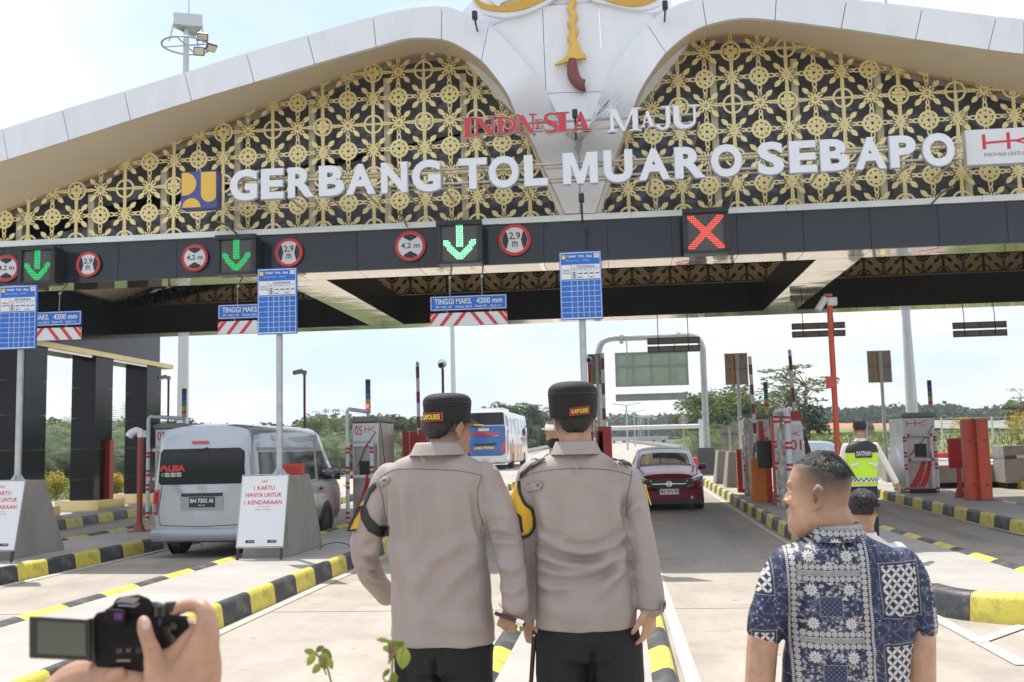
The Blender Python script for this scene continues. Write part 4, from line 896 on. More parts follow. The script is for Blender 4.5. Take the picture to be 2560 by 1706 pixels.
def cabinet(label, x0, x1, y0, y1, z0, z1, num=None, hood=True, lit=None, slz=None):
    t_ = thing('toll_cabinet', label, 'toll cabinet', 'stainless toll cabinets beside the lanes')
    s = M(); s.box((x0, y0, z0+.1), (x1, y1, z1-.12)); s.build('body', STEEL, t_, bevel=.03)
    s = M(); s.box((x0+.03, y0+.03, z0), (x1-.03, y1-.03, z0+.098)); s.build('base', BLK, t_)
    s = M(); a = [(x0-.03, z1-.12), (x0-.03, z1-.04), (x0+.1, z1), (x1-.1, z1), (x1+.03, z1-.04), (x1+.03, z1-.12)]; s.prism(a, y0-.06, y1+.04); s.build('hood', mat('hood_cover', (.24, .23, .22), .5, bump=.5, bs=6), t_, bevel=.02)
    s = M(); s.box((x0+.03, y0-.006, z1-.55), (x1-.03, y0-.001, z1-.16)); s.build('number_plate', SWHITE, t_)
    s = M()
    if num: text(s, num, x0+.06, x0+.06+(x1-x0)*.28, z1-.42, z1-.2, y0-.0062, .003, .01); hk(s, x0+.12+(x1-x0)*.28, x1-.08, z1-.36, z1-.2, y0-.0062, .003)
    else: hk(s, x0+.1, x1-.2, z1-.36, z1-.2, y0-.0062, .003)
    swoosh(s, x0+.04, x1-.08, z0+.15, z0+(z1-z0)*.52, y0-.004); tag(s.build('print_red', SRED, t_), kind='stuff')
    s = M(); xm = (x0+x1)/2; s.box((xm-.14, y0-.03, z0+.95), (xm+.16, y0-.002, z0+1.3)); s.build('screen', BLK, t_, bevel=.01)
    s = M(); c = crom([(x1-.06, y0-.02, z1-.35), (x1-.3, y0-.05, z1-.7), (x0+.12, y0-.05, z1-1.15)], 5); s.tube(c, .009, 5); s.tube(crom([(x1+.02, y0+.1, z1-.15), (x1+.05, y0+.3, z1-.9), (x1+.03, y0+.6, z1-1.15)], 5), .009, 5); s.build('cable', BLK, t_)
    guard(t_, x0-.04, x1-.1, y0-.28, z0, (z1-z0)*.74)
    if num: s = M(); s.tube([(x0-.04, y0-.28, z0+(z1-z0)*.74), (x0-.04, y0-.28, z1+.12), (x0-.0, y0-.28, z1+.17), (slz[0], slz[1]-.1, z1+.12)], .045, 10); s.build('guard_pipe', WPIPE, t_, smooth=50)
    if slz: stack_light(t_, slz[0], slz[1], slz[2], slz[3], lit)
    rebase(t_, ((x0+x1)/2, (y0+y1)/2, z0)); return t_
p1, p2 = P(808, 1190, 23.3), P(880, 1180, 23.3); s_ = P(846, 950, 23.6); st_ = P(847, 872, 23.6)
cabinet('grey toll cabinet numbered 05 with red feather strokes, left of the officers', p1.x+.03, p2.x-.08, 23.3, 24.9, .24, P(840, 958, 23.3).z, '05', lit=True, slz=(s_.x, 23.6, s_.z, st_.z))
p1, p2 = P(352, 1150, 24.5), P(425, 1150, 24.5); s_ = P(423, 962, 24.8); st_ = P(424, 893, 24.8)
cabinet('grey toll cabinet numbered 07 behind the silver van', p1.x+.03, p2.x, 24.5, 26, .26, P(400, 973, 24.5).z, '07', slz=(s_.x, 24.8, s_.z, st_.z))
p1, p2 = P(2083, 1130, 28.6), P(2158, 1130, 28.6); s_ = P(2139, 938, 28.8); st_ = P(2138, 874, 28.8)
cabinet('stainless toll cabinet with a small reader screen, right of the lime vested guard', p1.x, p2.x, 28.6, 30.0, .32, P(2120, 948, 28.6).z, None, slz=(s_.x, 28.8, s_.z, st_.z))
# machines on the island behind the batik man
z0 = .27
p1, p2 = P(1716, 1140, 29.5), P(1752, 1140, 29.5); s_ = P(1762, 945, 29.8); st_ = P(1760, 878, 29.8)
cabinet('stainless toll cabinet wrapped in clear film behind the orange barrier box', p1.x, P(1775, 1140, 29.5).x, 29.5, 30.8, .33, P(1740, 952, 29.5).z, None, slz=(s_.x, 29.8, s_.z, st_.z))
def film(xc, y, z0, z1, r, label):
    rings = []
    for i in range(26):
        z = z0+(z1-z0)*i/25; rings.append([(xc+(r+rng.normal()*.018)*math.cos(2*PI*j/12), y+(r+rng.normal()*.018)*math.sin(2*PI*j/12), z) for j in range(12)])
    s = M(); s.loft(rings); return tag(s.build('film_wrapped_post', mat('plastic_film', (.5, .49, .46), .16, .1, var=.3, vs=9, bump=.8, bs=14, coat=.6), smooth=True), label, 'wrapped post', 'posts wrapped in clear film')
q = P(1722, 1100, 28.9); film(q.x+.02, 28.9, .32, P(1722, 960, 28.9).z, .11, 'tall post wrapped in wrinkled clear film, left of the orange box')
q = P(1797, 1100, 24.6); film(q.x+.02, 24.6, .26, P(1800, 985, 24.6).z, .095, 'tall post wrapped in wrinkled clear film, left of cabinet 01')
t_ = thing('toll_cabinet', 'slim grey toll cabinet numbered 01 behind the batik shirted man', 'toll cabinet', 'stainless toll cabinets beside the lanes')
a, b = P(1818, 1150, 25.6), P(1844, 965, 25.6); zt = P(1830, 965, 25.6).z
s = M(); s.prism([(a.x, .27), (b.x, .27), (b.x, zt-.15), (b.x-.06, zt), (a.x+.02, zt), (a.x, zt-.1)], 25.6, 26.2); s.build('body', STEEL, t_, bevel=.03)
s = M(); s.box((a.x+.02, 25.593, zt-1.2), (b.x-.03, 25.598, zt-.12)); s.build('number_plate', SWHITE, t_)
s = M(); hk(s, a.x+.05, b.x-.08, zt-.4, zt-.25, 25.592); text(s, '01', a.x+.045, b.x-.055, zt-.72, zt-.47, 25.592, .004, .015); swoosh(s, a.x+.03, b.x-.06, zt-1.6, zt-.95, 25.591); tag(s.build('print_red', SRED, t_), kind='stuff')
s = M(); s.hexa([(b.x+.02, 25.62, zt-.85), (b.x+.2, 25.75, zt-.8), (b.x+.2, 25.8, zt-.8), (b.x+.02, 25.66, zt-.85), (b.x+.02, 25.62, zt-.2), (b.x+.06, 25.75, zt-.22), (b.x+.06, 25.8, zt-.22), (b.x+.02, 25.66, zt-.2)]); s.build('side_flap', BLK, t_)
rebase(t_, (a.x+.15, 25.9, .27))
t_ = thing('pipe_guard', 'white pipe guard frame with red bands in front of cabinet 01', 'pipe guard')
s, st = M(), M()
for x, yt in ((1783, 945), (1808, 945)):
    p = P(x, yt, 24.3 if x > 1800 else 25.0); Y_ = p.y; q = P(x+4, 1160, Y_)
    pipe(s, st, [(p.x, Y_, gz(Y_)+.2), (p.x, Y_, p.z)], .075, [((p.x, Y_, gz(Y_)+.2+(p.z-.3)*f), (0, 0, 1)) for f in (.05, .1, .4, .45, .63, .68, .9, .95)])
a, b = P(1783, 948, 25.0), P(1808, 943, 24.3); s.tube([a, b], .06, 10)
a = P(1812, 1040, 24.3); s.tube([a, (a.x+.3, 25.5, a.z)], .05, 10)
g_ = s.build('guard_pipe', WPIPE, t_, smooth=50); tag(st.build('reflective_band', RTAPE, g_, smooth=50), kind='stuff'); rebase(t_, (b.x, 24.5, .26))
# barrier machines and posts
def pbox(name, label, cat, x0, x1, ytop, ybot, Y, dep, mt, group=None, bevel=.012, lean=0.0):
    a, b = P(x0, ybot, Y), P(x1, ytop, Y); zb = min(a.z, b.z)
    s = M(); s.box((a.x, Y, zb), (b.x, Y+dep, b.z)); return tag(s.build(name, mt, bevel=bevel), label, cat, group)
def onisl(x, y): g = G(x, y, .2); return g
q = onisl(1735, 1150)
Y_ = 26.6; a, b = P(1732, 1150, Y_), P(1765, 1052, Y_)
t_ = thing('barrier_machine', 'orange barrier machine box on the island left of the batik man', 'barrier machine')
s = M(); s.box((a.x-.02, Y_, .29), (b.x, Y_+.45, b.z)); s.build('housing', mat('barrier_orange', (.72, .22, .02), .45, var=.08), t_, bevel=.02)
a2, b2 = P(1729, 1035, Y_), P(1723, 818, Y_)
s = M(); top = Vector((b2.x+.02, Y_+.2, b2.z)); bot = Vector((a2.x+.12, Y_+.2, b.z)); s.tube([bot, top], .045, 8); ar = s.build('arm', SWHITE, t_)
s = M()
for f in (.05, .24, .43, .62, .82): s.tube([bot+(top-bot)*f, bot+(top-bot)*(f+.1)], .047, 8); s.build('arm_band', mat('band_dark_red', (.22, .03, .04), .4), ar); s = M()
rebase(t_, (a.x, Y_, .29))
def barrier_arm(label, xt, yt, xb, yb, Y, mtx=None):
    t_ = thing('boom_barrier', label, 'barrier arm', 'raised red and white barrier arms')
    a, b = P(xb, yb, Y), P(xt, yt, Y); s = M(); s.tube([a, b], .045, 8); s.build('arm', SWHITE, t_); s = M(); L_ = (b-a).length; n = int(L_/.62)
    for i in range(n): f0 = (i+.35)/n; s.tube([a+(b-a)*f0, a+(b-a)*min(1, f0+.45/n)], .047, 8); s.build('arm_band', mat('band_dark_red', (.22, .03, .04), .4), t_); s = M()

    hz_ = gz(Y)+.2; s = M(); s.box((a.x-.17, Y-.1, hz_), (a.x+.17, Y+.3, a.z+.05)); s.build('housing', REDP, t_, bevel=.015); rebase(t_, (a.x, Y, hz_)); return t_
barrier_arm('raised red and white barrier arm behind cabinet 01', 1814, 804, 1826, 950, 28.0)
barrier_arm('raised red and white barrier arm left of the left officer, beside a red housing', 959, 832, 963, 1004, 26.3)
barrier_arm('raised red and white barrier arm right of the taller officer', 1384, 812, 1389, 985, 26.5)
rp = 'red steel posts and boxes beside the lanes'
for x0, x1, yt, yb, Y, dep, mt, lab_ in ((926,939,991,1130,26.6,.3,REDP,'left half of the red post pair between cabinet 05 and the left officer'),(943,958,993,1130,26.4,.3,REDP,'right half of the red post pair touching the left officer'),
        (963,980,988,1120,25.9,.2,REDP,'red box close behind the left officer, right of the raised arm'),(1372,1386,990,1100,26.4,.3,REDP,'red post just right of the taller officer'),(1388,1406,1017,1050,25.6,.3,REDP,'low red box right of the taller officer'),
        (235,253,1012,1166,28.4,.25,REDP,'bright red post in front of the black gate column')):
    b = P(x1, yt, Y); a = P(x0, yb, Y); s = M(); s.box((a.x, Y, gz(Y)+.2), (b.x, Y+dep, b.z)); tag(s.build('red_post', mt, bevel=.012), lab_, 'post', rp)
for x0, x1, yt, yb, Y, lab_ in ((1694,1706,1032,1124,30.5,'red slanted post beside the tapered concrete blocks'),(1745,1756,968,1075,27.6,'short red post above the black box'),(1777,1800,957,1162,25.4,'tall red channel post left of the white pipe guard'),(1764,1775,1070,1160,26.0,'thin red post under the black box'),
        (2218,2243,963,1151,25.7,'left one of the twin red channel posts at the right'),(2249,2276,962,1152,25.5,'right one of the twin red channel posts at the right')):
    b = P(x1, yt, Y); a = P(x0, yb, Y); t_ = thing('red_post', lab_, 'post', rp)
    xa, xb = min(a.x, P(x0, yt, Y).x), b.x; w_ = (P(x1, yt, Y).x-P(x0, yt, Y).x)
    s = M(); zb = gz(Y)+.2; xx = P((x0+x1)/2+ (0), (yt+yb)/2, Y).x
    s.box((xx-w_/2, Y, zb), (xx-w_/2+.03, Y+.22, b.z)); s.box((xx+w_/2-.03, Y, zb), (xx+w_/2, Y+.22, b.z)); s.box((xx-w_/2+.031, Y, zb), (xx+w_/2-.031, Y+.03, b.z)); s.build('channel', REDO if x0 > 1900 or x0 == 1777 else REDP, t_, bevel=.006)
    if w_ > .2:
        for z in (zb+.35, b.z-.5): s = M(); s.disc((xx+.02, z), .025, Y-.012, Y-.001, 10); s.build('bolt', BLK, t_)
        s = M(); s.box((xx-w_/2-.1, Y-.06, zb), (xx+w_/2+.1, Y-.002, zb+.015)); s.build('foot_plate', BLK, t_)
    rebase(t_, (xx, Y, zb))
Y_ = 25.9; a, b = P(1741, 1076, Y_), P(1778, 1012, Y_); t_ = thing('display_back', 'black box shaped display seen from behind on a red stand', 'display')
s = M(); s.box((a.x, Y_, a.z), (b.x, Y_+.16, b.z)); s.build('case', BLK, t_, bevel=.02); xx = (a.x+b.x)/2+.05
s = M(); s.box((xx-.05, Y_+.04, gz(Y_)+.2), (xx+.05, Y_+.12, a.z)); s.build('stand', REDP, t_); rebase(t_, (xx, Y_, gz(Y_)+.2))
Y_ = 26.6; a, b = P(2182, 1076, Y_), P(2216, 1007, Y_); t_ = thing('red_sign_box', 'flat red box on a single footed stand beside the twin red posts', 'sign')
s = M(); s.box((a.x, Y_, a.z), (b.x, Y_+.1, b.z)); s.build('panel', REDP, t_, bevel=.03); xx = P(2206, 1100, Y_).x; zb = gz(Y_)+.2
s = M(); s.tube([(xx, Y_+.05, zb), (xx, Y_+.05, a.z+.02)], .055, 8); s.build('stem', REDP, t_)
s = M(); s.lathe((xx, Y_+.05, zb), [(.17, 0), (.16, .02), (.1, .18), (.06, .28)], 10); s.build('foot', REDP, t_); rebase(t_, (xx, Y_, zb))
a, b = P(2265, 1052, 26.2), P(2400, 1045, 26.2); t_ = thing('boom_barrier', 'lowered white barrier arm with dark bands at the right edge', 'barrier arm', 'raised red and white barrier arms'); del t_['group']
s = M(); s.tube([(a.x, 26.0, a.z), (b.x+.9, 26.0, a.z+.02)], .04, 8); s.build('arm', SWHITE, t_); s = M()
for f in (.35, .95, 1.5): s.tube([(a.x+f, 26.0, a.z+.002), (a.x+f+.28, 26.0, a.z+.005)], .042, 8); s.build('arm_band', mat('band_dark_red', (.22, .03, .04), .4), t_); s = M()

s = M(); s.box((a.x-.2, 25.95, gz(26)+.2), (a.x-.02, 26.2, a.z+.1)); s.build('housing', MATS['barrier_orange'], t_); rebase(t_, (a.x, 26, .28))
# cameras on poles
cg = 'pole cameras beside the lanes'
def campole(label, x, ytop, ybot, Y, r, mt, zbase=None, head=1, dx=0):
    t_ = thing('camera_pole', label, 'camera', cg); a, b = P(x, ybot, Y), P(x, ytop, Y); zb = gz(Y)+.2 if zbase is None else zbase
    xx = a.x; s = M(); s.tube([(xx, Y, zb), (xx, Y, b.z)], r, 10); s.build('pole', mt, t_, smooth=50)
    s = M(); s.box((xx-r*3, Y-r*3, zb), (xx+r*3, Y+r*3, zb+.02)); s.lathe((xx, Y, zb+.02), [(r*2.2, 0), (r*1.1, .16)], 8); s.build('base_plate', mt, t_)
    if head == 1:
        s = M(); s.cbox((xx, Y, b.z+.04), (.1, .12, .12)); s.tube([(xx-.02, Y-.08, b.z+.08), (xx-.24, Y-.16, b.z+.03)], .065, 10); s.build('camera_head', mat('camera_beige', (.5, .48, .42), .45), t_, smooth=40)
        s = M(); s.tube([(xx-.24, Y-.16, b.z+.03), (xx-.27, Y-.17, b.z+.023)], .055, 10); s.build('lens', BLK, t_)
    elif head == 2:
        s = M(); s.tube([(xx, Y+.02, b.z+.05), (xx, Y-.25, b.z)], .08, 12); s.build('camera_head', SWHITE, t_, smooth=50); s = M(); s.tube([(xx, Y-.251, b.z), (xx, Y-.27, b.z-.003)], .06, 12); s.build('lens', BLK, t_); s = M(); s.ring2((xx, b.z+.06), .1, .115, Y-.05, Y-.03, 16); s.build('cable', BLK, t_)
    elif head == 3:
        s = M(); s.tube(crom([(xx, Y, b.z-.05), (xx, Y, b.z+.06), (xx-.07, Y-.02, b.z+.09), (xx-.17, Y-.03, b.z+.05), (xx-.24, Y-.04, b.z-.03)], 4), [.07]*8+[.08]*4+[.085]*4+[.08], 12); s.build('camera_head', SWHITE, t_, smooth=50); s = M(); s.cbox((xx+.1, Y, b.z+.02), (.07, .06, .14)); s.build('bracket', GALV, t_)
    elif head == 4:
        s = M(); s.cbox((xx+.05, Y-.02, b.z+.06), (.19, .14, .17)); s.build('camera_box', SWHITE, t_, bevel=.02); s = M(); s.tube([(xx-.09, Y-.06, b.z+.13), (xx-.26, Y-.12, b.z-.12)], .07, 10); s.build('camera_head', SWHITE, t_, smooth=40)
        s = M(); s.cbox((xx-.02, Y-.0, b.z+.2), (.16, .1, .04)); s.build('mount', REDO, t_); s = M(); s.cbox((xx-.06, Y-.05, P(0, 936, Y).z), (.2, .1, .24)); s.build('junction_box', REDO, t_, bevel=.01)
    rebase(t_, (xx, Y, zb)); return t_
campole('slim dark red pole with beige camera left of the big lamp mast', 386, 872, 1000, 31, .035, DRED)
campole('slim dark red pole with beige camera rising behind the silver van', 700, 860, 1010, 27.5, .035, DRED)
campole('slim dark red pole with round camera above the left officer', 1019, 842, 960, 27, .035, DRED, head=2)
campole('slim dark red pole with round white camera left of the gantry sign', 1358, 830, 960, 27.5, .045, REDP, head=2)
campole('short dark red pole with bent white camera beside the silver van', 320, 1000, 1222, 20.9, .06, mat('rust_red', (.3, .06, .045), .5, var=.1), head=3)
campole('tall orange red pole with white box camera above the guard', 1925, 700, 1040, 21.5, .058, REDO, head=4)
# tapered concrete blocks further up the island
for k, (x0, x1, yt, yb, lab_) in enumerate(((1645,1668,1036,1110,'narrow tapered concrete block left of its twin, nearest the gantry post'),(1669,1700,1038,1120,'tapered concrete block with dark side next to the red slanted post'))):
    Y_ = (35.5, 33.2)[k]; a, b = P(x0, yb, Y_), P(x1, yt, Y_); zb = gz(Y_)+.2
    s = M(); w_ = b.x-a.x; s.hexa([(a.x, Y_, zb), (a.x+w_+.3, Y_, zb), (a.x+w_+.3, Y_+1.2, zb), (a.x, Y_+1.2, zb), (a.x+.12, Y_, b.z), (a.x+w_+.2, Y_, b.z), (a.x+w_+.2, Y_+.9, b.z), (a.x+.12, Y_+.9, b.z)])
    tag(s.build('concrete_block', CONC, bevel=.02), lab_, 'concrete block', 'tapered concrete blocks on the islands')
Y_ = 34; a, b = P(2055, 1120, Y_), P(2105, 1030, Y_)
s = M(); s.hexa([(a.x-.0, Y_, .4), (b.x, Y_, .4), (b.x, Y_+1.6, .4), (a.x, Y_+1.6, .4), (a.x+.1, Y_, b.z), (b.x, Y_, b.z), (b.x, Y_+1.2, b.z), (a.x+.1, Y_+1.2, b.z)]); tag(s.build('concrete_block', CONC, bevel=.02), 'wide concrete block behind the arm of the guard', 'concrete block', 'tapered concrete blocks on the islands')
t_ = thing('red_stand', 'small red pipe stand in front of the dark block beside the guard', 'stand'); s = M(); c = P(2072, 1115, 33.0); h_ = P(2072, 1042, 33).z
for dx in (-.2, .2): s.tube([(c.x+dx, 33, gz(33)+.2), (c.x+dx, 33, h_)], .025, 6)
s.tube([(c.x-.22, 33, h_-.35), (c.x+.22, 33, h_-.35)], .02, 6); s.tube([(c.x-.2, 33, h_-.7), (c.x+.2, 33, gz(33)+.35)], .02, 6); s.build('frame', REDP, t_); s = M(); s.box((c.x-.3, 32.85, h_), (c.x+.3, 33.2, h_+.05)); s.build('top', REDP, t_); rebase(t_, (c.x, 33, .38))
Y_ = 33; a, b = P(2310, 1090, Y_), P(2353, 1023, Y_)
s = M(); s.box((a.x, Y_, gz(Y_)+.18), (b.x+4, Y_+1.0, b.z)); s.box((a.x-1.9, Y_+1.002, gz(Y_)+.18), (a.x+1, Y_+8, gz(Y_)+.18+.55)); tag(s.build('parapet_wall', CONC, bevel=.02), 'grey concrete parapet block at the right picture edge', 'wall')
# ================================================================ vehicles
def paint(name, c, metal=.35): return mat(name, c, .28, metal, coat=.8)
GLASS = mat('tinted_glass', (.02, .022, .026), .05, .0, spec=.3)
GLSKY = mat('windscreen_glass', (.33, .38, .43), .04, .85)
CHROME = mat('chrome', (.75, .75, .76), .12, 1)
LAMPC = mat('lamp_clear', (.62, .64, .66), .08, .4, coat=1); LAMPR = mat('lamp_red', (.5, .015, .02), .12, coat=1)
PLK = mat('plate_black', (.02, .02, .022), .4); SILV = paint('silver_paint', (.42, .44, .48), .5)
def outline(sec):
    w, wb, zb, zs, wt, zt, cr_ = sec
    h = [(0, zb), (wb*.7, zb), (wb, zb+.02), (w-.01, zb+.14), (w, zb+.3), (w, (zs+zb)/2+.1), (w-.004, zs), (w-.015, zs+.04)]
    for t in (.25, .5, .75): h.append((w-.015+(wt+.03-w+.015)*t, zs+.04+(zt-.14-zs-.04)*t))
    h += [(wt+.03, zt-.14), (wt+.005, zt-.07), (wt-.05, zt-.02), (wt-.15, zt+cr_*.25), (wt*.5, zt+cr_*.8), (0, zt+cr_)]
    return h
class Car:
    def __init__(s, secs): s.y = [q[0] for q in secs]; s.s = [q[1:] for q in secs]
    def sec(s, y): return [float(np.interp(y, s.y, [q[i] for q in s.s])) for i in range(7)]
    def half(s, y): return outline(s.sec(y))
    def body(s, name, mt, root, sub=4):
        ys = []
        for a, b in zip(s.y, s.y[1:]): ys += [a+(b-a)*i/sub for i in range(sub)]
        ys.append(s.y[-1]); R_ = []
        for y in ys: h = s.half(y); R_.append([(x, y, z) for x, z in h]+[(-x, y, z) for x, z in h[-2:0:-1]])
        mm = M(); mm.loft(R_); return mm.build(name, mt, root, smooth=38)
    def sidex(s, y, z):
        h = s.half(y)[3:14]; return float(np.interp(z, [p[1] for p in h], [p[0] for p in h]))
    def side(s, mm, y0, y1, z0, z1, sg, off=.006, n=8, slope=None):
        rows = []
        for i in range(n+1):
            y = y0+(y1-y0)*i/n; za = z0 if not callable(z0) else z0(y); zb = z1 if not callable(z1) else z1(y)
            rows.append([(sg*(s.sidex(y, za+(zb-za)*j/4)+off), y, za+(zb-za)*j/4) for j in range(5)])
        mm.grid(rows)
    def top(s, mm, y0, y1, inset, off=.006, n=8, m=10):      # patch over the upper surface (windscreen, bonnet)
        rows = []
        for i in range(n+1):
            y = y0+(y1-y0)*i/n; h = s.half(y); xs = [p[0] for p in h[12:]]; zs = [p[1] for p in h[12:]]; W_ = max(xs)-inset
            rows.append([(W_*(2*j/m-1), y, float(np.interp(abs(W_*(2*j/m-1)), xs[::-1], zs[::-1]))+off) for j in range(m+1)])
        mm.grid(rows)
def wheel(root, x, y, r, wd, loc=None):
    s = M(); n = 24
    prof = [(r*.62, 0), (r*.93, 0), (r, wd*.15), (r, wd*.85), (r*.93, wd), (r*.62, wd)]
    rings = [[(x+(wd*0 + (q-wd/2)), y+rr*math.cos(2*PI*i/n), r+rr*math.sin(2*PI*i/n)) for rr, q in prof] for i in range(n)]
    s.loft(rings+[rings[0]], cap=False); o = s.build('wheel', RUB, root, smooth=50)
    s = M(); sg = 1 if x > 0 else -1; s.loft([[(x+sg*q, y+rr*math.cos(2*PI*i/n), r+rr*math.sin(2*PI*i/n)) for i in range(n)] for rr, q in ((r*.62, -wd*.3), (r*.62, wd*.42), (r*.5, wd*.3), (r*.15, wd*.36))]); s.build('rim', mat('rim_grey', (.12, .12, .13), .4, .6), o)
    return o
# ---- silver van in the lane left of the middle block
van = thing('minivan', 'silver high roof passenger van seen from behind at cabinet 05', 'van')
V_ = Car([(0, .84, .8, .42, 1.12, .70, 1.93, .05), (.05, .89, .84, .36, 1.14, .74, 2.08, .06), (.16, .925, .86, .33, 1.15, .80, 2.19, .07), (.5, .94, .88, .32, 1.15, .83, 2.225, .07), (3.6, .94, .88, .32, 1.15, .83, 2.225, .07), (4.0, .94, .88, .32, 1.14, .77, 2.16, .06), (4.5, .93, .87, .32, 1.1, .72, 1.86, .05), (5.0, .91, .85, .34, 1.0, .78, 1.36, .04), (5.25, .86, .8, .38, .85, .7, 1.02, .03), (5.36, .78, .72, .44, .7, .62, .86, .02)])
V_.body('body', SILV, van)
s = M(); fr = [(-.74, 1.86), (.74, 1.86), (.80, 1.8), (.835, 1.30), (.80, 1.25), (-.80, 1.25), (-.835, 1.30), (-.80, 1.8)]
s.add([(x*.93, -.012-.0*(z), z) for x, z in fr]+[(x*.95, .02, z) for x, z in fr], [tuple(range(8))]+[(i, i+8, (i+1) % 8+8, (i+1) % 8) for i in range(8)]); rw = s.build('rear_window', GLASS, van)
s = M(); text(s, 'LISA', -.60, -.30, 1.475, 1.585, -.0125, .003, .05); s.prism([(-.74,1.475),(-.74,1.54),(-.69,1.595),(-.615,1.54),(-.615,1.475),(-.65,1.475),(-.65,1.51),(-.69,1.535),(-.715,1.5),(-.715,1.475)], -.016, -.0125); s.build('sticker', SRED, rw)
s = M(); text(s, '0821 8282 8887', -.66, -.36, 1.425, 1.455, -.0125, .003, .03); text(s, '0823 7823 7007', -.66, -.36, 1.385, 1.415, -.0125, .003, .03); s.build('sticker', SWHITE, rw)
s = M(); s.ring2((-.70, 1.418), .015, .03, -.015, -.0125, 12); s.build('sticker', mat('sticker_green', (.03, .5, .08), .4), rw)
s = M(); s.tube([(.12, -.04, 1.865), (-.02, -.045, 1.83), (-.42, -.03, 1.825)], [.02, .012, .006], 6); s.build('wiper', BLK, van)
s = M(); s.prism([(-.16+.0, 1.99), (.11, 1.99), (.13, 1.965), (.11, 1.94), (-.16, 1.94), (-.18, 1.965)], -.03, .03); s.v = [(x, y+.005, z) for x, y, z in s.v]; s.build('brake_light', LAMPR, van)
s = M(); s.box((-.36, -.03, 1.045), (.38, .02, 1.10)); s.build('handle_strip', BLK, van, bevel=.01)
s = M(); s.box((-.38, -.006, .80), (.40, .0, 1.043)); s.build('plate_recess', mat('silver_recess', (.33, .36, .4), .35, .3), van)
s = M(); s.box((-.22, -.022, .86), (.24, -.007, 1.03)); pl = s.build('number_plate', PLK, van, bevel=.006)
s = M(); text(s, 'BH 7352 AI', -.195, .215, .935, 1.005, -.0222, .003, .03); text(s, '02·27', -.05, .07, .88, .905, -.0222, .003, .01); s.build('lettering', SWHITE, pl)
s = M(); s.ring2((-.0, 1.185), .058, .07, -.02, -.006, 24, (1.15, .8)); s.ring2((0, 1.195), .02, .028, -.018, -.006, 16, (.9, 1.6)); s.ring2((0, 1.21), .034, .043, -.019, -.006, 16, (1.3, .6)); s.build('badge', CHROME, van)
for sg in (-1, 1):
    s = M(); s.loft([[(sg*x, y, .74), (sg*x, y, 1.0), (sg*(x-.012), y, 1.13), (sg*(x-.04), y, 1.17)] for x, y in ((.80, -.012), (.862, .0), (.905, .04), (.935, .10), (.945, .17))], cap=False); tl_ = s.build('tail_light', LAMPR, van)
    s = M(); s.loft([[(sg*(x+.003), y-.003, .79), (sg*(x+.003), y-.003, .93)] for x, y in ((.80, -.012), (.862, .0), (.905, .04))], cap=False); s.build('reversing_lens', LAMPC, tl_)
s = M(); s.loft([[(x, y, .29), (x, y-.03, .34), (x, y-.04, .44), (x, y, .50), (x, y+.1, .50), (x, y+.1, .29)] for x, y in ((-.93, .2), (-.92, .04), (-.86, -.03), (-.6, -.06), (0, -.08), (.6, -.06), (.86, -.03), (.92, .04), (.93, .2))]); s.build('bumper', mat('bumper_silver', (.38, .41, .45), .35, .3), van, smooth=60)
s = M(); s.tube([(-.72, -.004, 1.22), (-.78, -.002, .8), (-.74, -.006, .56), (0, -.010, .53), (.74, -.006, .56), (.78, -.002, .8), (.72, -.004, 1.22)], .006, 4); s.build('door_gap', BLK, van)
for sg in (-1, 1):
    s = M(); V_.side(s, .35, 1.35, 1.22, 1.78, sg); V_.side(s, 1.40, 3.3, 1.22, 1.78, sg, .0065); s.build('side_window', GLASS, van)
    s = M(); V_.side(s, 3.5, 4.55, 1.2, lambda y: min(1.78, 1.78-(y-3.95)*.85 if y > 3.95 else 1.78), sg); s.build('front_side_window', GLASS, van)
    s = M(); V_.side(s, .33, 3.32, 1.80, 1.86, sg, .01); V_.side(s, .33, 3.32, 1.155, 1.185, sg, .009); s.build('window_moulding', mat('silver_dark', (.26, .27, .3), .3, .5), van)
    s = M(); V_.side(s, 3.42, 3.435, .55, 2.0, sg, .003, 2); V_.side(s, 4.6, 4.615, .5, 1.3, sg, .003, 2); V_.side(s, 1.375, 1.39, .55, 1.9, sg, .003, 2); s.build('door_gap', BLK, van)
    s = M(); s.cbox((sg*.955, 3.62, 1.02), (.03, .16, .05)); s.build('door_handle', BLK, van, bevel=.01)
    s = M(); s.cbox((sg*1.06, 4.35, 1.3), (.12, .08, .24)); s.tube([(sg*.93, 4.4, 1.22), (sg*1.06, 4.38, 1.24)], .02, 6); s.build('mirror', BLK, van, bevel=.02)
for sg in (-1, 1):
    for yy in (1.05, 4.0):
        s = M(); s.disc((0, 0), .40, 0, .02, 28); s.v = [(sg*(.925+.017)*1+sg*0 + (0 if y == 0 else sg*.004), x+yy, z+.36) for x, y, z in s.v]; s.v = [(x, y, z) for x, y, z in s.v if True]; s.build('wheel_arch', BLK, van)
        wheel(van, sg*.86, yy, .34, .2)
s = M(); V_.top(s, 4.02, 4.95, .05); s.build('windscreen', GLASS, van)
s = M(); s.box((-.8, .3, .24), (.8, 4.9, .34)); s.tube([(-.3, .1, .27), (-.3, .5, .27)], .03, 8); s.build('underbody', BLK, van)
van.location = (-7.17, 17.35, 0); van.rotation_euler = (0, 0, -.03)
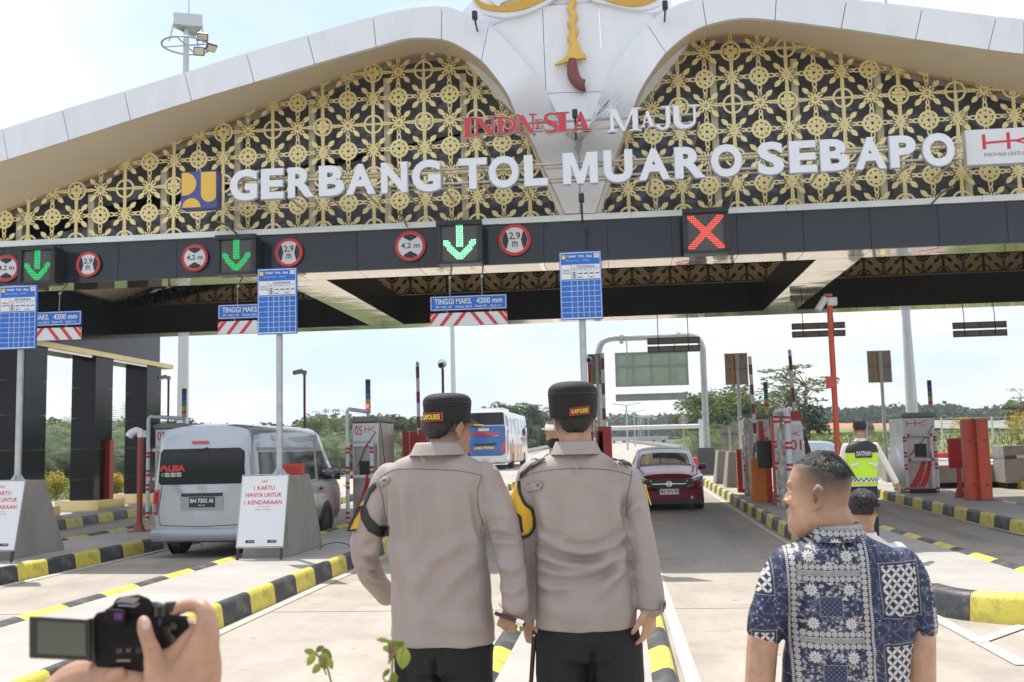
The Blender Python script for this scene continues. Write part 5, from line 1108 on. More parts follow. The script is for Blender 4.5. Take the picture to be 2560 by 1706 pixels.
# ---- cars seen from the front (front at y = 0)
def suv(label, pm, loc, rz, plate, detail=True):
    c = thing('passenger_car', label, 'car')
    C_ = Car([(0, .70, .66, .30, .5, .50, .66, .02), (.06, .80, .74, .24, .62, .60, .78, .03), (.18, .86, .8, .2, .7, .66, .88, .04), (.35, .885, .82, .19, .78, .70, .93, .05), (.9, .89, .83, .19, .9, .78, 1.06, .04), (1.05, .89, .83, .19, .93, .79, 1.1, .04), (1.5, .89, .83, .19, .95, .72, 1.40, .04), (1.8, .89, .83, .19, .96, .68, 1.55, .05), (3.2, .89, .83, .2, .97, .66, 1.56, .05), (3.8, .87, .81, .24, .98, .62, 1.32, .04), (4.2, .84, .78, .3, .95, .62, 1.0, .03), (4.29, .76, .7, .4, .8, .5, .8, .02)])
    C_.body('body', pm, c)
    s = M(); C_.top(s, 1.08, 1.68, .03, .008, 10, 14); s.build('windscreen', GLSKY, c)
    s = M(); C_.top(s, 1.02, 1.065, -.01, .012, 2, 14); s.build('wiper_panel', BLK, c)
    for sg in (-1, 1):
        s = M(); C_.side(s, 1.55, 3.6, 1.02, lambda y: min(1.38, 1.03+(y-1.45)*.75, 1.38-(y-3.2)*.5 if y > 3.2 else 9), sg); s.build('side_window', GLASS, c)
        s = M(); s.sphere((sg*1.0, 1.5, 1.06), .1, 12, 8, (1.15, .75, .85)); s.tube([(sg*.86, 1.52, 1.0), (sg*.96, 1.5, 1.03)], .025, 6); s.build('mirror', pm, c, smooth=True)
        for yy in (.85, 3.45): wheel(c, sg*.80, yy, .335, .22)
        s = M(); s.loft([[(sg*.40, -.015, .70), (sg*.42, -.02, .755), (sg*.44, .0, .765)], [(sg*.58, .03, .69), (sg*.62, .02, .80), (sg*.60, .10, .83)], [(sg*.74, .09, .74), (sg*.76, .10, .84), (sg*.74, .2, .87)], [(sg*.865, .25, .78), (sg*.86, .27, .87), (sg*.84, .36, .90)]], cap=False)
        s.v = [(x*1.0+sg*.012, y-.02, z) for x, y, z in s.v]; s.build('headlight', LAMPC, c, smooth=True)
        s = M(); s.box((sg*.50, .005, .30), (sg*.74, .06, .36)) if sg > 0 else s.box((-.74, .005, .30), (-.50, .06, .36)); fg = s.build('fog_recess', BLK, c); s = M(); s.disc((sg*.56, .33), .035, -.005, .003, 12); s.build('fog_lamp', LAMPC, fg)
    s = M(); s.prism([(-.62, .79), (.62, .79), (.56, .68), (.38, .58), (-.38, .58), (-.56, .68)], -.03, .1); s.build('grille', BLK, c, bevel=.01)
    s = M(); s.box((-.42, -.045, .665), (.42, -.031, .685)); s.build('grille_bar', CHROME, c)
    if detail: s = M(); s.box((-.045, -.06, .62), (-.022, -.046, .73)); s.box((.022, -.06, .62), (.045, -.046, .73)); s.box((-.022, -.06, .662), (.022, -.046, .685)); s.ring2((0, .675), .062, .075, -.058, -.046, 20, (1, .95)); s.build('badge', CHROME, c)
    s = M(); s.prism([(-.34, .60), (.34, .60), (.24, .40), (-.24, .40)], -.022, .05); s.build('air_intake', BLK, c)
    s = M(); s.box((-.235, -.045, .41), (.235, -.026, .55)); pl = s.build('number_plate', SWHITE, c, bevel=.005)
    s = M(); text(s, plate, -.215, .215, .455, .53, -.0452, .003, .01); s.build('lettering', SBLACK, pl)
    s = M(); s.prism([(-.80, .30), (.80, .30), (.84, .16), (-.84, .16)], .02, .3); s.build('lower_bumper', BLK, c, bevel=.02)
    for sg in (-1, 1): s = M(); C_.side(s, .5, 3.9, .2, .33, sg, .01); s.build('side_sill', BLK, c)
    s = M(); s.tube(crom([(.33, 1.12, 1.17), (.1, 1.2, 1.24), (-.25, 1.14, 1.19)][::-1], 3), .008, 5); s.tube([(.4, 1.08, 1.15), (-.1, 1.1, 1.17)], .008, 5); s.build('wiper', BLK, c)
    c.location = loc; c.rotation_euler = (0, 0, rz); return c
suv('dark red crossover car facing the camera in the lane right of the officers', paint('dark_red_car_paint', (.22, .008, .014), .2), (1.17, 26.6, .095), .02, 'BG 1915 RE')
suv('pale blue car behind the guard, only its roof and windscreen showing', paint('pale_blue_car_paint', (.42, .52, .62), .3), (5.85, 31.2, .17), 0, 'BH 1482 GL', False)
# ---- the coach
bus = thing('coach_bus', 'blue and white coach marked LAJU PRIMA driving away beyond the gate', 'bus')
B_ = Car([(0, 1.18, 1.1, .42, 2.5, 1.1, 3.3, .03), (.08, 1.24, 1.15, .36, 2.5, 1.13, 3.42, .04), (.3, 1.25, 1.16, .34, 2.5, 1.12, 3.48, .06), (11, 1.25, 1.16, .34, 2.5, 1.12, 3.46, .06), (11.6, 1.2, 1.1, .36, 2.4, 1.0, 3.1, .04)])
B_.body('body', mat('bus_white', (.72, .73, .74), .25, coat=.6), bus, 3)
BB = mat('bus_blue', (.025, .12, .38), .25, coat=.7)
s = M(); s.prism([(-1.16, .95), (-.9, .82), (.9, .82), (1.16, .95), (1.19, 1.8), (1.17, 2.58), (-1.17, 2.58), (-1.19, 1.8)], -.03, .04); s.build('rear_panel', BB, bus, bevel=.02)
s = M(); s.prism([(-1.14, 2.62), (1.14, 2.62), (1.1, 3.3), (1.0, 3.36), (-1.0, 3.36), (-1.1, 3.3)], -.025, .04); s.build('rear_window', GLASS, bus, bevel=.03)
s = M(); text(s, 'LAJU PRIMA', -.66, .52, 1.18, 1.37, -.031, .01, .05); s.build('lettering', mat('bus_yellow', (.85, .6, .06), .4), bus)
s = M(); s.prism([(-.95, 2.08), (-.5, 2.2), (.8, 2.22), (.95, 2.12), (.5, 2.08), (.3, 2.02), (-.5, 2.02)], -.04, -.031); s.build('rear_spoiler_lamp', LAMPR, bus)
s = M(); s.prism([(-.8, 1.52), (.7, 1.57), (.6, 1.47), (.3, 1.42), (-.5, 1.42), (-.7, 1.45)], -.042, -.031); s.prism([(-.5, 2.0), (.45, 2.0), (.9, 2.07), (.4, 1.96), (-.4, 1.96)], -.045, -.041); s.build('vent_slot', BLK, bus)
s = M(); s.box((-.42, -.04, 2.28), (.22, -.031, 2.44)); s.box((-.28, -.04, .55), (.2, -.026, .68)); s.box((.38, -.036, 1.97), (.78, -.031, 2.03)); s.build('plate', mat('cream_plate', (.6, .56, .42), .5), bus)
for sg in (-1, 1): s = M(); s.prism([(sg*1.17, 1.82), (sg*1.19, 1.1), (sg*.84, .95), (sg*.98, 1.4)], -.05, -.031); s.build('tail_light', LAMPR, bus)
s = M(); s.box((-1.1, -.02, .34), (1.1, .1, .38)); s.box((.55, -.03, .40), (.85, .0, .44)); s.build('lower_trim', mat('trim_dark', (.1, .1, .1), .5), bus)
for sg in (-1, 1):
    s = M(); B_.side(s, .8, 11.0, 2.12, 3.12, sg, .01, 14); sw = s.build('side_window', mat('bus_side_glass', (.42, .47, .52), .05, .8), bus)
    s = M(); 
    for y in (.8, 2.3, 4.1, 6.0, 8.0, 10.0): B_.side(s, y, y+.1, 2.12, 3.12, sg, .016, 1)
    tag(s.build('window_pillar', BLK, sw), kind='stuff')
    s = M(); B_.side(s, .4, .75, .9, 3.2, sg, .008, 1); s.build('corner_glass', BLK, bus)
    for y, c_, z0, z1 in ((1.6, (.62, .12, .06), .5, 1.3), (2.6, (.8, .32, .08), .5, 1.6), (3.6, (.85, .5, .25), .45, 1.25), (5.2, (.75, .2, .25), .5, 1.15), (7, (.85, .45, .1), .5, 1.2)):
        s = M(); B_.side(s, y, y+1.1, z0, lambda q, y=y, z1=z1: z1+.25*math.sin((q-y)*5), sg, .012, 8); s.build('painted_flame', mat('flame_%d' % int(y*10), c_, .3), bus)
    s = M(); B_.side(s, 7.5, 9.5, 1.75, 1.95, sg, .012, 2); s.build('side_script', mat('magenta_print', (.5, .12, .35), .4), bus)
    for yy in (2.9, 9.2): wheel(bus, sg*1.12, yy, .5, .3)
s = M(); s.box((-.9, 1.5, 3.5), (.9, 4.2, 3.68)); s.build('air_conditioner', MATS['bus_white'], bus, bevel=.06)
s = M(); s.cbox((1.5, 11.3, 2.35), (.2, .2, .5)); s.tube([(1.1, 11.4, 2.9), (1.5, 11.35, 2.6)], .04, 6); s.build('mirror', BLK, bus)
bus.location = (-7.9, 61, gz(62)); bus.rotation_euler = (0, 0, -.02)
# ================================================================ far road furniture
def mast(label, xt, yt, wt, xb, yb, wb, Y, ztop, zb=None, group='tall lamp masts'):
    t_ = thing('lamp_mast', label, 'lamp mast', group); g0 = gz(Y) if zb is None else zb; c = P(xb, yb, Y); r1 = wt/2390*Y/2; r0 = wb/2390*Y/2
    za, zc = P(xb, yb, Y).z, P(xt, yt, Y).z; k = (r1-r0)/(zc-za); f = lambda z: max(.05, r0+k*(z-za))
    s = M(); zs = [g0+(ztop-g0)*i/6 for i in range(7)]; s.tube([(c.x, Y, z) for z in zs], [f(z) for z in zs], 18); s.build('mast', MASTG, t_, smooth=50)
    for z in (g0+(ztop-g0)*.33, g0+(ztop-g0)*.66): s = M(); s.tube([(c.x, Y, z), (c.x, Y, z+.12)], f(z)+.015, 18); s.build('joint_ring', MASTG, t_)
    return t_, c.x, f
tt, mx_, f_ = mast('tall pale mast with a floodlight ring rising behind the left wing', 441, 160, 15, 420, 960, 27, 42, 20.3)
p0 = P(441, 60, 42); zt = 20.3; xx = mx_
yr = P(441, 104, 42).z
s = M(); s.tube([(xx+1.02*math.cos(2*PI*i/32), 42+1.02*math.sin(2*PI*i/32), yr) for i in range(33)], .045, 8)
for a in (0, PI/2, PI, 1.5*PI): s.tube([(xx, 42, yr), (xx+1.0*math.cos(a), 42+1.0*math.sin(a), yr)], .03, 6)
s.build('ring', GALV, tt, smooth=50)
zb1, zt1 = P(441, 82, 42).z, P(441, 38, 42).z
def fold(s, x0, y0, x1, y1, z0, z1): d = Vector((x1-x0, y1-y0, 0)).normalized(); n = Vector((-d.y, d.x, 0))*.02; a = Vector((x0, y0, 0)); b = Vector((x1, y1, 0)); s.hexa([a-n+Vector((0,0,z0)), b-n+Vector((0,0,z0)), b+n+Vector((0,0,z0)), a+n+Vector((0,0,z0)), a-n+Vector((0,0,z1)), b-n+Vector((0,0,z1)), b+n+Vector((0,0,z1)), a+n+Vector((0,0,z1))])
s = M(); A_ = [(xx-.35, 41.5), (xx+.75, 41.9), (xx+.1, 42.75)]
fold(s, *A_[0], *A_[1], zb1+.35, zt1); fold(s, *A_[1], *A_[2], zb1+.3, zt1-.1); fold(s, *A_[2], *A_[0], zb1+.2, zt1)
s.add([(*A_[0], zb1+.33), (*A_[1], zb1+.33), (*A_[2], zb1+.33)], [(0, 1, 2)]); s.build('pulley_housing', MASTG, tt)
s = M()
for (a, b) in ((A_[0], (xx-.5, 41.4)), (A_[1], (xx+.8, 41.9))): s.tube([(*a, zb1+.4), (b[0], b[1], yr)], .035, 6)
s.build('hanger', GALV, tt)
s = M(); s.tube([(xx+.1, 42, zt1-.2), (xx+.12, 42, zt1+2.4)], [.03, .012], 6); s.build('lightning_rod', GALV, tt)
for dx, dy, dz, rz_, rx_ in ((.95, -.5, .12, .4, .75), (1.25, -.3, -.3, .9, .9), (.9, -.75, -.62, .3, .25)):
    mt_ = Matrix.Rotation(rz_, 3, 'Z') @ Matrix.Rotation(rx_, 3, 'X'); c_ = Vector((xx+dx, 42+dy, yr+dz)); s = M(); s.cbox(c_, (.46, .1, .36), mt_); fl = s.build('floodlight', BLK, tt, bevel=.02)
    s = M(); s.cbox(c_+mt_ @ Vector((0, -.055, 0)), (.38, .012, .28), mt_); s.build('lens', mat('flood_lens', (.6, .55, .42), .3), fl)
    s = M(); s.tube([c_, (xx+dx*.8, 42+dy*.8, yr)], .02, 6); s.build('bracket', BLK, tt)
rebase(tt, (xx, 42, gz(42)))
t_, x_, f = mast('slender pale mast rising behind the left officer', 1040, 750, 9.5, 1042, 905, 11.5, 58, 24); rebase(t_, (x_, 58, gz(58)))
t_, x_, f = mast('thick pale mast at the right behind the stainless cabinet', 2084, 715, 18, 2096, 950, 26, 40, 19); rebase(t_, (x_, 40, gz(40)))
# gantry with the back of a direction sign
Y_ = 44.6; t_ = thing('sign_gantry', 'grey pipe portal carrying the back of a large road sign beyond the gate', 'sign gantry')
xl, xr = P(1378, 900, Y_).x, P(1623, 1000, Y_).x; zt = P(1500, 775, Y_).z; g0 = gz(Y_)+.2
s = M(); s.tube(crom([(xl, Y_, g0), (xl, Y_, zt-1.2), (xl, Y_, zt-.6), (xl+.18, Y_, zt-.15), (xl+.6, Y_, zt), (xl+1.3, Y_, zt), (xr-1.3, Y_, zt), (xr-.6, Y_, zt), (xr-.18, Y_, zt-.15), (xr, Y_, zt-.6), (xr, Y_, zt-1.2), (xr, Y_, g0)], 4), .135, 14); s.build('portal_pipe', GALV, t_, smooth=50)
for x in (xl+1.0, xr-1.0): s = M(); s.tube([(x-.08, Y_, zt), (x+.08, Y_, zt)], .25, 12); s.build('flange', GALV, t_)
for x in (xl, xr): s = M(); s.box((x-.35, Y_-.35, g0-.1), (x+.35, Y_+.35, g0+.03)); s.hexa([(x-.3,Y_-.02,g0+.03),(x+.3,Y_-.02,g0+.03),(x+.3,Y_+.02,g0+.03),(x-.3,Y_+.02,g0+.03),(x-.14,Y_-.02,g0+.5),(x+.14,Y_-.02,g0+.5),(x+.14,Y_+.02,g0+.5),(x-.14,Y_+.02,g0+.5)]); s.tube([(x, Y_, P(0, 1010, Y_).z*0+3.0), (x, Y_, 3.1)], .16, 14); s.build('base_plate', GALV, t_)
rebase(t_, (xr, Y_, g0))
SB = mat('sign_back_ghost_green', (.29, .40, .32), .55, .1, var=.1, vs=1.5, dirt=(.25, .18, .1, .35), ds=1.4)  # green of a lens ghost put into the board colour
t2 = thing('hanging_sign', 'large pale grey back of a road sign, painted lens ghost green, hung in the pipe portal', 'road sign')
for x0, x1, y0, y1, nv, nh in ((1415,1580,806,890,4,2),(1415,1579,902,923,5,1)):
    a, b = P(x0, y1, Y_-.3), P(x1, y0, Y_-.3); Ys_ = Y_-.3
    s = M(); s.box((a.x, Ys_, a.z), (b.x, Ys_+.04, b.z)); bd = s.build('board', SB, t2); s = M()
    for i in range(nv+1): x = a.x+(b.x-a.x)*i/nv; x = min(max(x, a.x+.03), b.x-.03); s.box((x-.03, Ys_-.05, a.z), (x+.03, Ys_-.001, b.z))
    for i in range(nh+1): z = a.z+(b.z-a.z)*(i/nh if nh == 1 else (0, .6, 1)[i]); z = min(max(z, a.z+.03), b.z-.03); s.box((a.x, Ys_-.046, z-.03), (b.x, Ys_-.0015, z+.03))
    s.build('stiffener', mat('sign_rib', (.27, .29, .27), .55), bd)
s = M()
for x in (P(1442, 850, Y_).x, P(1552, 850, Y_).x): s.tube([(x, Y_-.32, P(0, 925, Y_).z), (x, Y_-.32, zt)], .025, 6)
s.build('hanger', GALV, t2); rebase(t2, (P(1500, 850, Y_).x, Y_-.3, P(1500, 925, Y_).z))
# white height bar beyond
a, b = P(1392, 985, 46), P(1611, 985, 46); t_ = thing('height_bar', 'white horizontal pipe across the road beyond the red car', 'height bar')
s = M(); s.tube([a, (b.x, 46, a.z)], .1, 10); s.build('crossbar', SWHITE, t_, smooth=50); s = M(); s.tube([(a.x, 46, gz(46)), (a.x, 46, a.z+.3)], .1, 10); s.tube([(b.x, 46, gz(46)), (b.x, 46, a.z+.3)], .1, 10); s.build('upright', SWHITE, t_, smooth=50); rebase(t_, (b.x, 46, gz(46)))
# backs of tariff boards of the other direction, and of round and diamond signs
for k, (xa, xb, ya, yb, xp, yp, Y, lab_) in enumerate(((1668,1717,811,885,1698,1040,33.6,'grey back of a twin panel sign left of the orange barrier box'),(1997,2047,805,880,2036,1030,34.5,'grey back of a twin panel sign above the guard, slightly turned'),(1352,1388,813,884,1374,1000,32,'grey back of a twin panel sign behind the raised arm beside the taller officer'))):
    t_ = thing('road_sign', lab_, 'road sign', 'backs of pole mounted signs'); a, b = P(xa, yb, Y), P(xb, ya, Y); xm = P(xp, yp, Y).x; pz = (a.z+b.z)/2; xm = P((xa+xb)/2+2, (ya+yb)/2, Y).x
    s = M(); s.box((a.x, Y+.05, a.z), (xm-.03, Y+.09, b.z)); s.build('panel', BACKM, t_); s = M(); s.box((xm+.03, Y+.05, a.z), (b.x, Y+.09, b.z)); s.build('panel', BACKM, t_)
    s = M(); s.box((a.x, Y+.03, (a.z+b.z)/2-.015), (b.x, Y+.049, (a.z+b.z)/2+.015)); s.build('stiffener', mat('grey_edge', (.17, .16, .15), .6), t_)
    if k < 2: s = M(); s.box((a.x+.2, Y+.02, a.z), (a.x+.26, Y+.046, b.z)); s.build('orange_strip', mat('orange_strip', (.6, .3, .05), .5), t_)
    s = M(); s.tube([(xm, Y, gz(Y)+.2), (xm, Y, b.z)], .055, 10); s.build('pole', GALV, t_, smooth=50); rebase(t_, (xm, Y, gz(Y)+.2))
for k, (x, y, r, Y, lab_, q) in enumerate(((1676,998,20,38,'grey back of a round sign left of the cabinets, with cross stiffener',0),(1990,985,18,38,'grey back of a round sign behind the head of the guard',0),(1570,966,14,62,'grey back of a diamond sign beside the gantry post',1))):
    t_ = thing('road_sign', lab_, 'road sign', 'backs of pole mounted signs'); c = P(x, y, Y); R_ = r/2390*Y
    s = M(); s.disc((c.x, c.z), R_, Y, Y+.03, 4 if q else 28); s.build('panel', BACKM, t_); s = M(); s.box((c.x-R_*.95, Y-.03, c.z-.03), (c.x+R_*.95, Y-.001, c.z+.03)); s.build('stiffener', MATS['grey_edge'], t_)
    s = M(); s.tube([(c.x, Y-.06, gz(Y)), (c.x, Y-.06, c.z+R_*.8)], .045, 8); s.build('pole', GALV, t_, smooth=50)
    if k == 0: s = M(); s.box((c.x-R_, Y-.02, c.z-R_*1.9), (c.x+R_, Y, c.z-R_*1.25)); s.build('sub_panel', BACKM, t_)
    rebase(t_, (c.x, Y, gz(Y)))
# crash barriers
def rail(name, label, pts, h=.62):
    t_ = thing(name, label, 'guard rail', 'galvanised crash barriers'); pts = [Vector(p) for p in pts]; q = crom(pts, 6)
    prof = [(0, .0), (.05, .04), (.05, .1), (0, .14), (0, .17), (.05, .21), (.05, .27), (0, .31)]; R_ = []
    for i, p in enumerate(q):
        d = (q[min(i+1, len(q)-1)]-q[max(i-1, 0)]); n = Vector((d.y, -d.x, 0)).normalized(); R_.append([p+n*a+Vector((0, 0, h-.31+b)) for a, b in prof])
    s = M(); s.grid(R_); s.build('beam', GALV, t_)
    L_ = sum((b-a).length for a, b in zip(q, q[1:])); k = max(3, min(60, int(L_/3.5)))
    pm = M(); pm.box((-.05, -.05, 0), (.05, .05, h)); pm = pm.mesh('post', GALV); acc = 0; nx = 0
    for a, b in zip(q, q[1:]):
        acc += (b-a).length
        if acc >= nx: link('post', pm, t_, loc=(b.x, b.y+.1, b.z)); nx += L_/k
    return t_
def gp(x, y): g = G(x, y); return (g.x, g.y, g.z)
rail('guard_rail', 'crash barrier curving along the right side of the far carriageway', [gp(1448, 1020), gp(1490, 1024), gp(1530, 1031), gp(1570, 1039), gp(1610, 1046), gp(1660, 1054), gp(1760, 1063)])
rail('guard_rail', 'crash barrier beside the coach on the left of the road', [gp(1143, 1060), gp(1190, 1050), gp(1225, 1043), gp(1262, 1034), gp(1330, 1024)])
rail('guard_rail', 'crash barrier behind the red sign box at the right', [gp(2040, 1082), gp(2165, 1088), gp(2240, 1092), gp(2353, 1096), gp(2500, 1100)])
# mesh fence
Y_ = 58; t_ = thing('mesh_fence', 'white wire mesh fence beyond the right verge', 'fence'); a = P(2165, 1000, Y_).x; zt = P(2250, 958, Y_).z; z0 = terrain_h(a+2, Y_); pts_x = [a+i*2.6 for i in range(9)]
FW = mat('fence_white', (.6, .62, .6), .5)
for x in pts_x: s = M(); s.box((x-.04, Y_-.04, z0-.1), (x+.04, Y_+.04, zt)); s.build('fence_post', FW, t_)
s = M()
for i in range(9): z = z0+.1+(zt-z0-.15)*i/8; s.box((pts_x[0], Y_-.01, z-.012), (pts_x[-1], Y_+.01, z+.012))
x = pts_x[0]
while x < pts_x[-1]: s.box((x-.006, Y_-.006, z0), (x+.006, Y_+.006, zt-.03)); x += .3
tag(s.build('wire_mesh', FW, t_), kind='stuff'); rebase(t_, (a, Y_, z0))
# viaduct and street lamps far up the road
t_ = thing('viaduct', 'pale low road bridge on piers far up the road', 'bridge'); Y_ = 210; a, b = P(1385, 1016, Y_), P(1535, 1006, Y_); zt, zm = P(1450, 1004, Y_).z, P(1450, 1013, Y_).z
s = M(); s.box((a.x-6, Y_, zm), (b.x, Y_+9, zt)); s.build('deck', mat('pale_concrete', (.5, .49, .47), .8), t_)
for i in range(9): x = a.x-4+i*(b.x-a.x+3)/8; s = M(); s.box((x, Y_+2, gz(Y_)-1), (x+.5, Y_+5, zm)); s.build('pier', MATS['pale_concrete'], t_)
rebase(t_, (a.x, Y_, gz(Y_)))
lm0 = None
for k, (x, yt, Y) in enumerate(((1439,932,120),(1457,947,150),(1466,957,185),(1471,958,215),(1477,960,250),(1489,960,290))):
    c = P(x, yt, Y); zg = gz(Y)
    t_ = thing('street_lamp', 'distant grey twin armed street lamp, %s in the row above the far road' % ('nearest and tallest', 'second', 'third', 'fourth', 'fifth', 'farthest')[k], 'street lamp', 'distant street lamps above the far road')
    s = M(); s.tube([(c.x, Y, zg), (c.x, Y, c.z)], .09, 6); s.build('pole', GALV, t_); s = M(); s.tube([(c.x, Y, c.z), (c.x-1.6, Y, c.z+.25)], .06, 5); s.tube([(c.x, Y, c.z), (c.x+1.6, Y, c.z+.25)], .06, 5); s.build('arm', GALV, t_); rebase(t_, (c.x, Y, zg))
for k, (x, y) in enumerate(((1600, 1082), (2172, 1072))):
    g = G(x, y+8); s = M(); s.box((g.x-.5, g.y, g.z), (g.x+.45, g.y+.4, g.z+.75)); tag(s.build('plastic_barrier', mat('barrier_red', (.65, .03, .03), .5), bevel=.06), ['red plastic road barrier beside the mirror of the red car', 'red plastic road barrier behind the red banded pipes at the right'][k], 'road barrier')
c = P(1624, 1082, 43.5); t_ = tag((lambda s: (s.box((c.x-.35, 43.4, gz(43)+.2), (c.x+.35, 43.6, gz(43)+1.3)), s.build('control_box', mat('box_dark', (.1, .1, .1), .6), bevel=.02))[1])(M()), 'grey control box at the foot of the gantry post', 'box')
# ================================================================ vegetation
def leafmat(name, c1, c2, sc_=.6, tip=None):
    m = bpy.data.materials.new(name); m.use_nodes = True; t = m.node_tree; b = t.nodes['Principled BSDF']; b.inputs['Roughness'].default_value = .55; b.inputs['Specular IOR Level'].default_value = .35
    at = t.nodes.new('ShaderNodeAttribute'); at.attribute_name = 'tint'; cr_ = t.nodes.new('ShaderNodeValToRGB'); e = cr_.color_ramp.elements
    e[0].color = (*c1, 1); e[1].color = (*c2, 1); e[0].position = .1; e[1].position = .9
    if tip: e[1].position = .72; q = e.new(.92); q.color = (*tip, 1)
    t.links.new(at.outputs['Fac'], cr_.inputs[0]); t.links.new(cr_.outputs[0], b.inputs['Base Color'])
    tr = t.nodes.new('ShaderNodeBsdfTranslucent'); t.links.new(cr_.outputs[0], tr.inputs[0]); mx = t.nodes.new('ShaderNodeMixShader'); mx.inputs[0].default_value = .35
    t.links.new(b.outputs[0], mx.inputs[1]); t.links.new(tr.outputs[0], mx.inputs[2]); t.links.new(mx.outputs[0], t.nodes['Material Output'].inputs[0]); return m
LM = {'mid': leafmat('leaf_mid', (.045, .085, .018), (.14, .19, .045)), 'dark': leafmat('leaf_dark', (.018, .045, .016), (.06, .10, .03)), 'pale': leafmat('leaf_pale', (.09, .13, .035), (.22, .26, .08)),
      'palm': leafmat('leaf_palm', (.06, .10, .035), (.17, .22, .09)), 'croton': leafmat('leaf_croton', (.16, .20, .02), (.55, .45, .04), tip=(.6, .16, .05)), 'far': leafmat('leaf_far', (.03, .065, .03), (.085, .125, .05)), 'sap': leafmat('leaf_sapling', (.14, .22, .03), (.34, .38, .08))}
BARK = mat('bark', (.16, .12, .085), .9, var=.2, vs=4, bump=.5, bs=20)
def leaves_mesh(name, cent, size, mt, rg, flat=.35, asp=.55, tint=None):
    """cent (n,3) leaf centres -> kite shaped leaves turned at random"""
    n = len(cent); a = rg.normal(size=(n, 3)); a /= np.linalg.norm(a, axis=1, keepdims=True); u = rg.normal(size=(n, 3)); u[:, 2] *= flat; u /= np.linalg.norm(u, axis=1, keepdims=True)
    v = np.cross(a, u); v /= np.linalg.norm(v, axis=1, keepdims=True)+1e-9; s_ = (size*(.6+.8*rg.random(n)))[:, None]
    P_ = np.stack([cent-u*s_, cent+v*s_*asp-u*s_*.1, cent+u*s_, cent-v*s_*asp-u*s_*.1], 1).reshape(-1, 3)
    me = bpy.data.meshes.new(name); me.vertices.add(4*n); me.vertices.foreach_set('co', P_.astype(np.float32).ravel()); me.loops.add(4*n); me.loops.foreach_set('vertex_index', np.arange(4*n, dtype=np.int32))
    me.polygons.add(n); me.polygons.foreach_set('loop_start', np.arange(0, 4*n, 4, dtype=np.int32)); me.update(); me.materials.append(mt)
    at = me.attributes.new('tint', 'FLOAT', 'FACE'); at.data.foreach_set('value', (rg.random(n) if tint is None else tint).astype(np.float32)); me.validate(); return me
def clump(rg, c, r, n, sc_=(1, 1, .75)):
    d = rg.normal(size=(n, 3)); d /= np.linalg.norm(d, axis=1, keepdims=True); return np.array(c)+d*(r*(.45+.55*rg.random(n)**.5))[:, None]*np.array(sc_)
def tree_proto(kind, seed):
    """unit trees: about 1 high. returns (trunk mesh, crown mesh)"""
    rg = np.random.default_rng(seed); s = M(); C_ = []; T_ = []
    if kind in ('broad', 'dark', 'pale'):
        s.tube([(0, 0, -.05), (.01, .0, .2), (.0, .01, .45), (.01, 0, .62)], [.035, .026, .02, .012], 7)
        nb = 17
        for i in range(nb):
            a = rg.random()*2*PI; rr = .30*rg.random()**.6; z = .42+.5*rg.random(); k = 1-abs(z-.62)*1.1; p = (rr*math.cos(a)*k*1.15, rr*math.sin(a)*k*1.15, z); r = .10+.07*rg.random()
            q = clump(rg, p, r, 95); C_.append(q); T_.append(np.clip(.25+.5*rg.random()+.25*rg.normal(size=95)*.5, 0, 1))
            if i % 2 == 0: s.tube([(0, 0, .3+.2*rg.random()), p], [.014, .005], 5)
        size, mt = .026, {'broad': LM['mid'], 'dark': LM['dark'], 'pale': LM['pale']}[kind]
    elif kind == 'tall':
        s.tube([(0, 0, -.05), (.02, 0, .3), (-.01, .01, .6), (.02, 0, .92)], [.018, .014, .01, .004], 6)
        for i in range(15):
            a = rg.random()*2*PI; z = .55+.42*rg.random(); rr = .08+.22*rg.random(); p = (rr*math.cos(a), rr*math.sin(a), z); s.tube([(0, 0, z-.12), (p[0]*.5, p[1]*.5, z-.02), p], [.007, .005, .002], 4)
            q = clump(rg, p, .05+.06*rg.random(), 36, (1.5, 1.5, .3)); C_.append(q); T_.append(rg.random(36))
        size, mt = .018, LM['pale']
    crown = leaves_mesh('crown', np.concatenate(C_), size, mt, rg, tint=np.concatenate(T_))
    return s.mesh('trunk', BARK, True), crown
def palm_proto(seed, h=.3):
    rg = np.random.default_rng(seed); V_, F_, T_ = [], [], []; n = 26
    for i in range(n):
        a = i*2.399+rg.random()*.2; el = 1.25-1.35*(i/n)**.8; L_ = .62+.12*rg.random(); p = np.array([0, 0, h]); d = np.array([math.cos(a)*math.cos(el), math.sin(a)*math.cos(el), math.sin(el)]); k = 9; tn = rg.random()
        side = np.array([-math.sin(a), math.cos(a), 0])
        for j in range(k):
            q = p+d*L_/k; d = d+np.array([0, 0, -.17]); d /= np.linalg.norm(d); wl = .16*math.sin(PI*(j+.8)/(k+.6)); up_ = np.cross(side, d)
            for sg in (-1, 1):
                for g_ in range(2):
                    b0 = p+(q-p)*g_*.5; b1 = p+(q-p)*(g_*.5+.22); t0 = (b0+b1)/2+side*sg*wl+d*wl*.55-np.array([0, 0, wl*.4]); o = len(V_); V_ += [b0, b1, t0]; F_.append((o, o+1, o+2)); T_.append(min(1, max(0, tn+.15*rg.normal())))
            p = q
    me = bpy.data.meshes.new('crown'); me.from_pydata([tuple(v) for v in V_], [], F_); me.materials.append(LM['palm']); at = me.attributes.new('tint', 'FLOAT', 'FACE'); at.data.foreach_set('value', np.array(T_, dtype=np.float32))
    s = M(); s.tube([(0, 0, -.1), (0, 0, h*.6), (0, 0, h+.02)], [.06, .05, .045], 8); return s.mesh('trunk', BARK), me
PR = {k: [tree_proto(k, 10+i+7*j) for j in range(2)] for i, k in enumerate(('broad', 'dark', 'pale', 'tall'))}
PR['palm'] = [palm_proto(3), palm_proto(5, .42)]
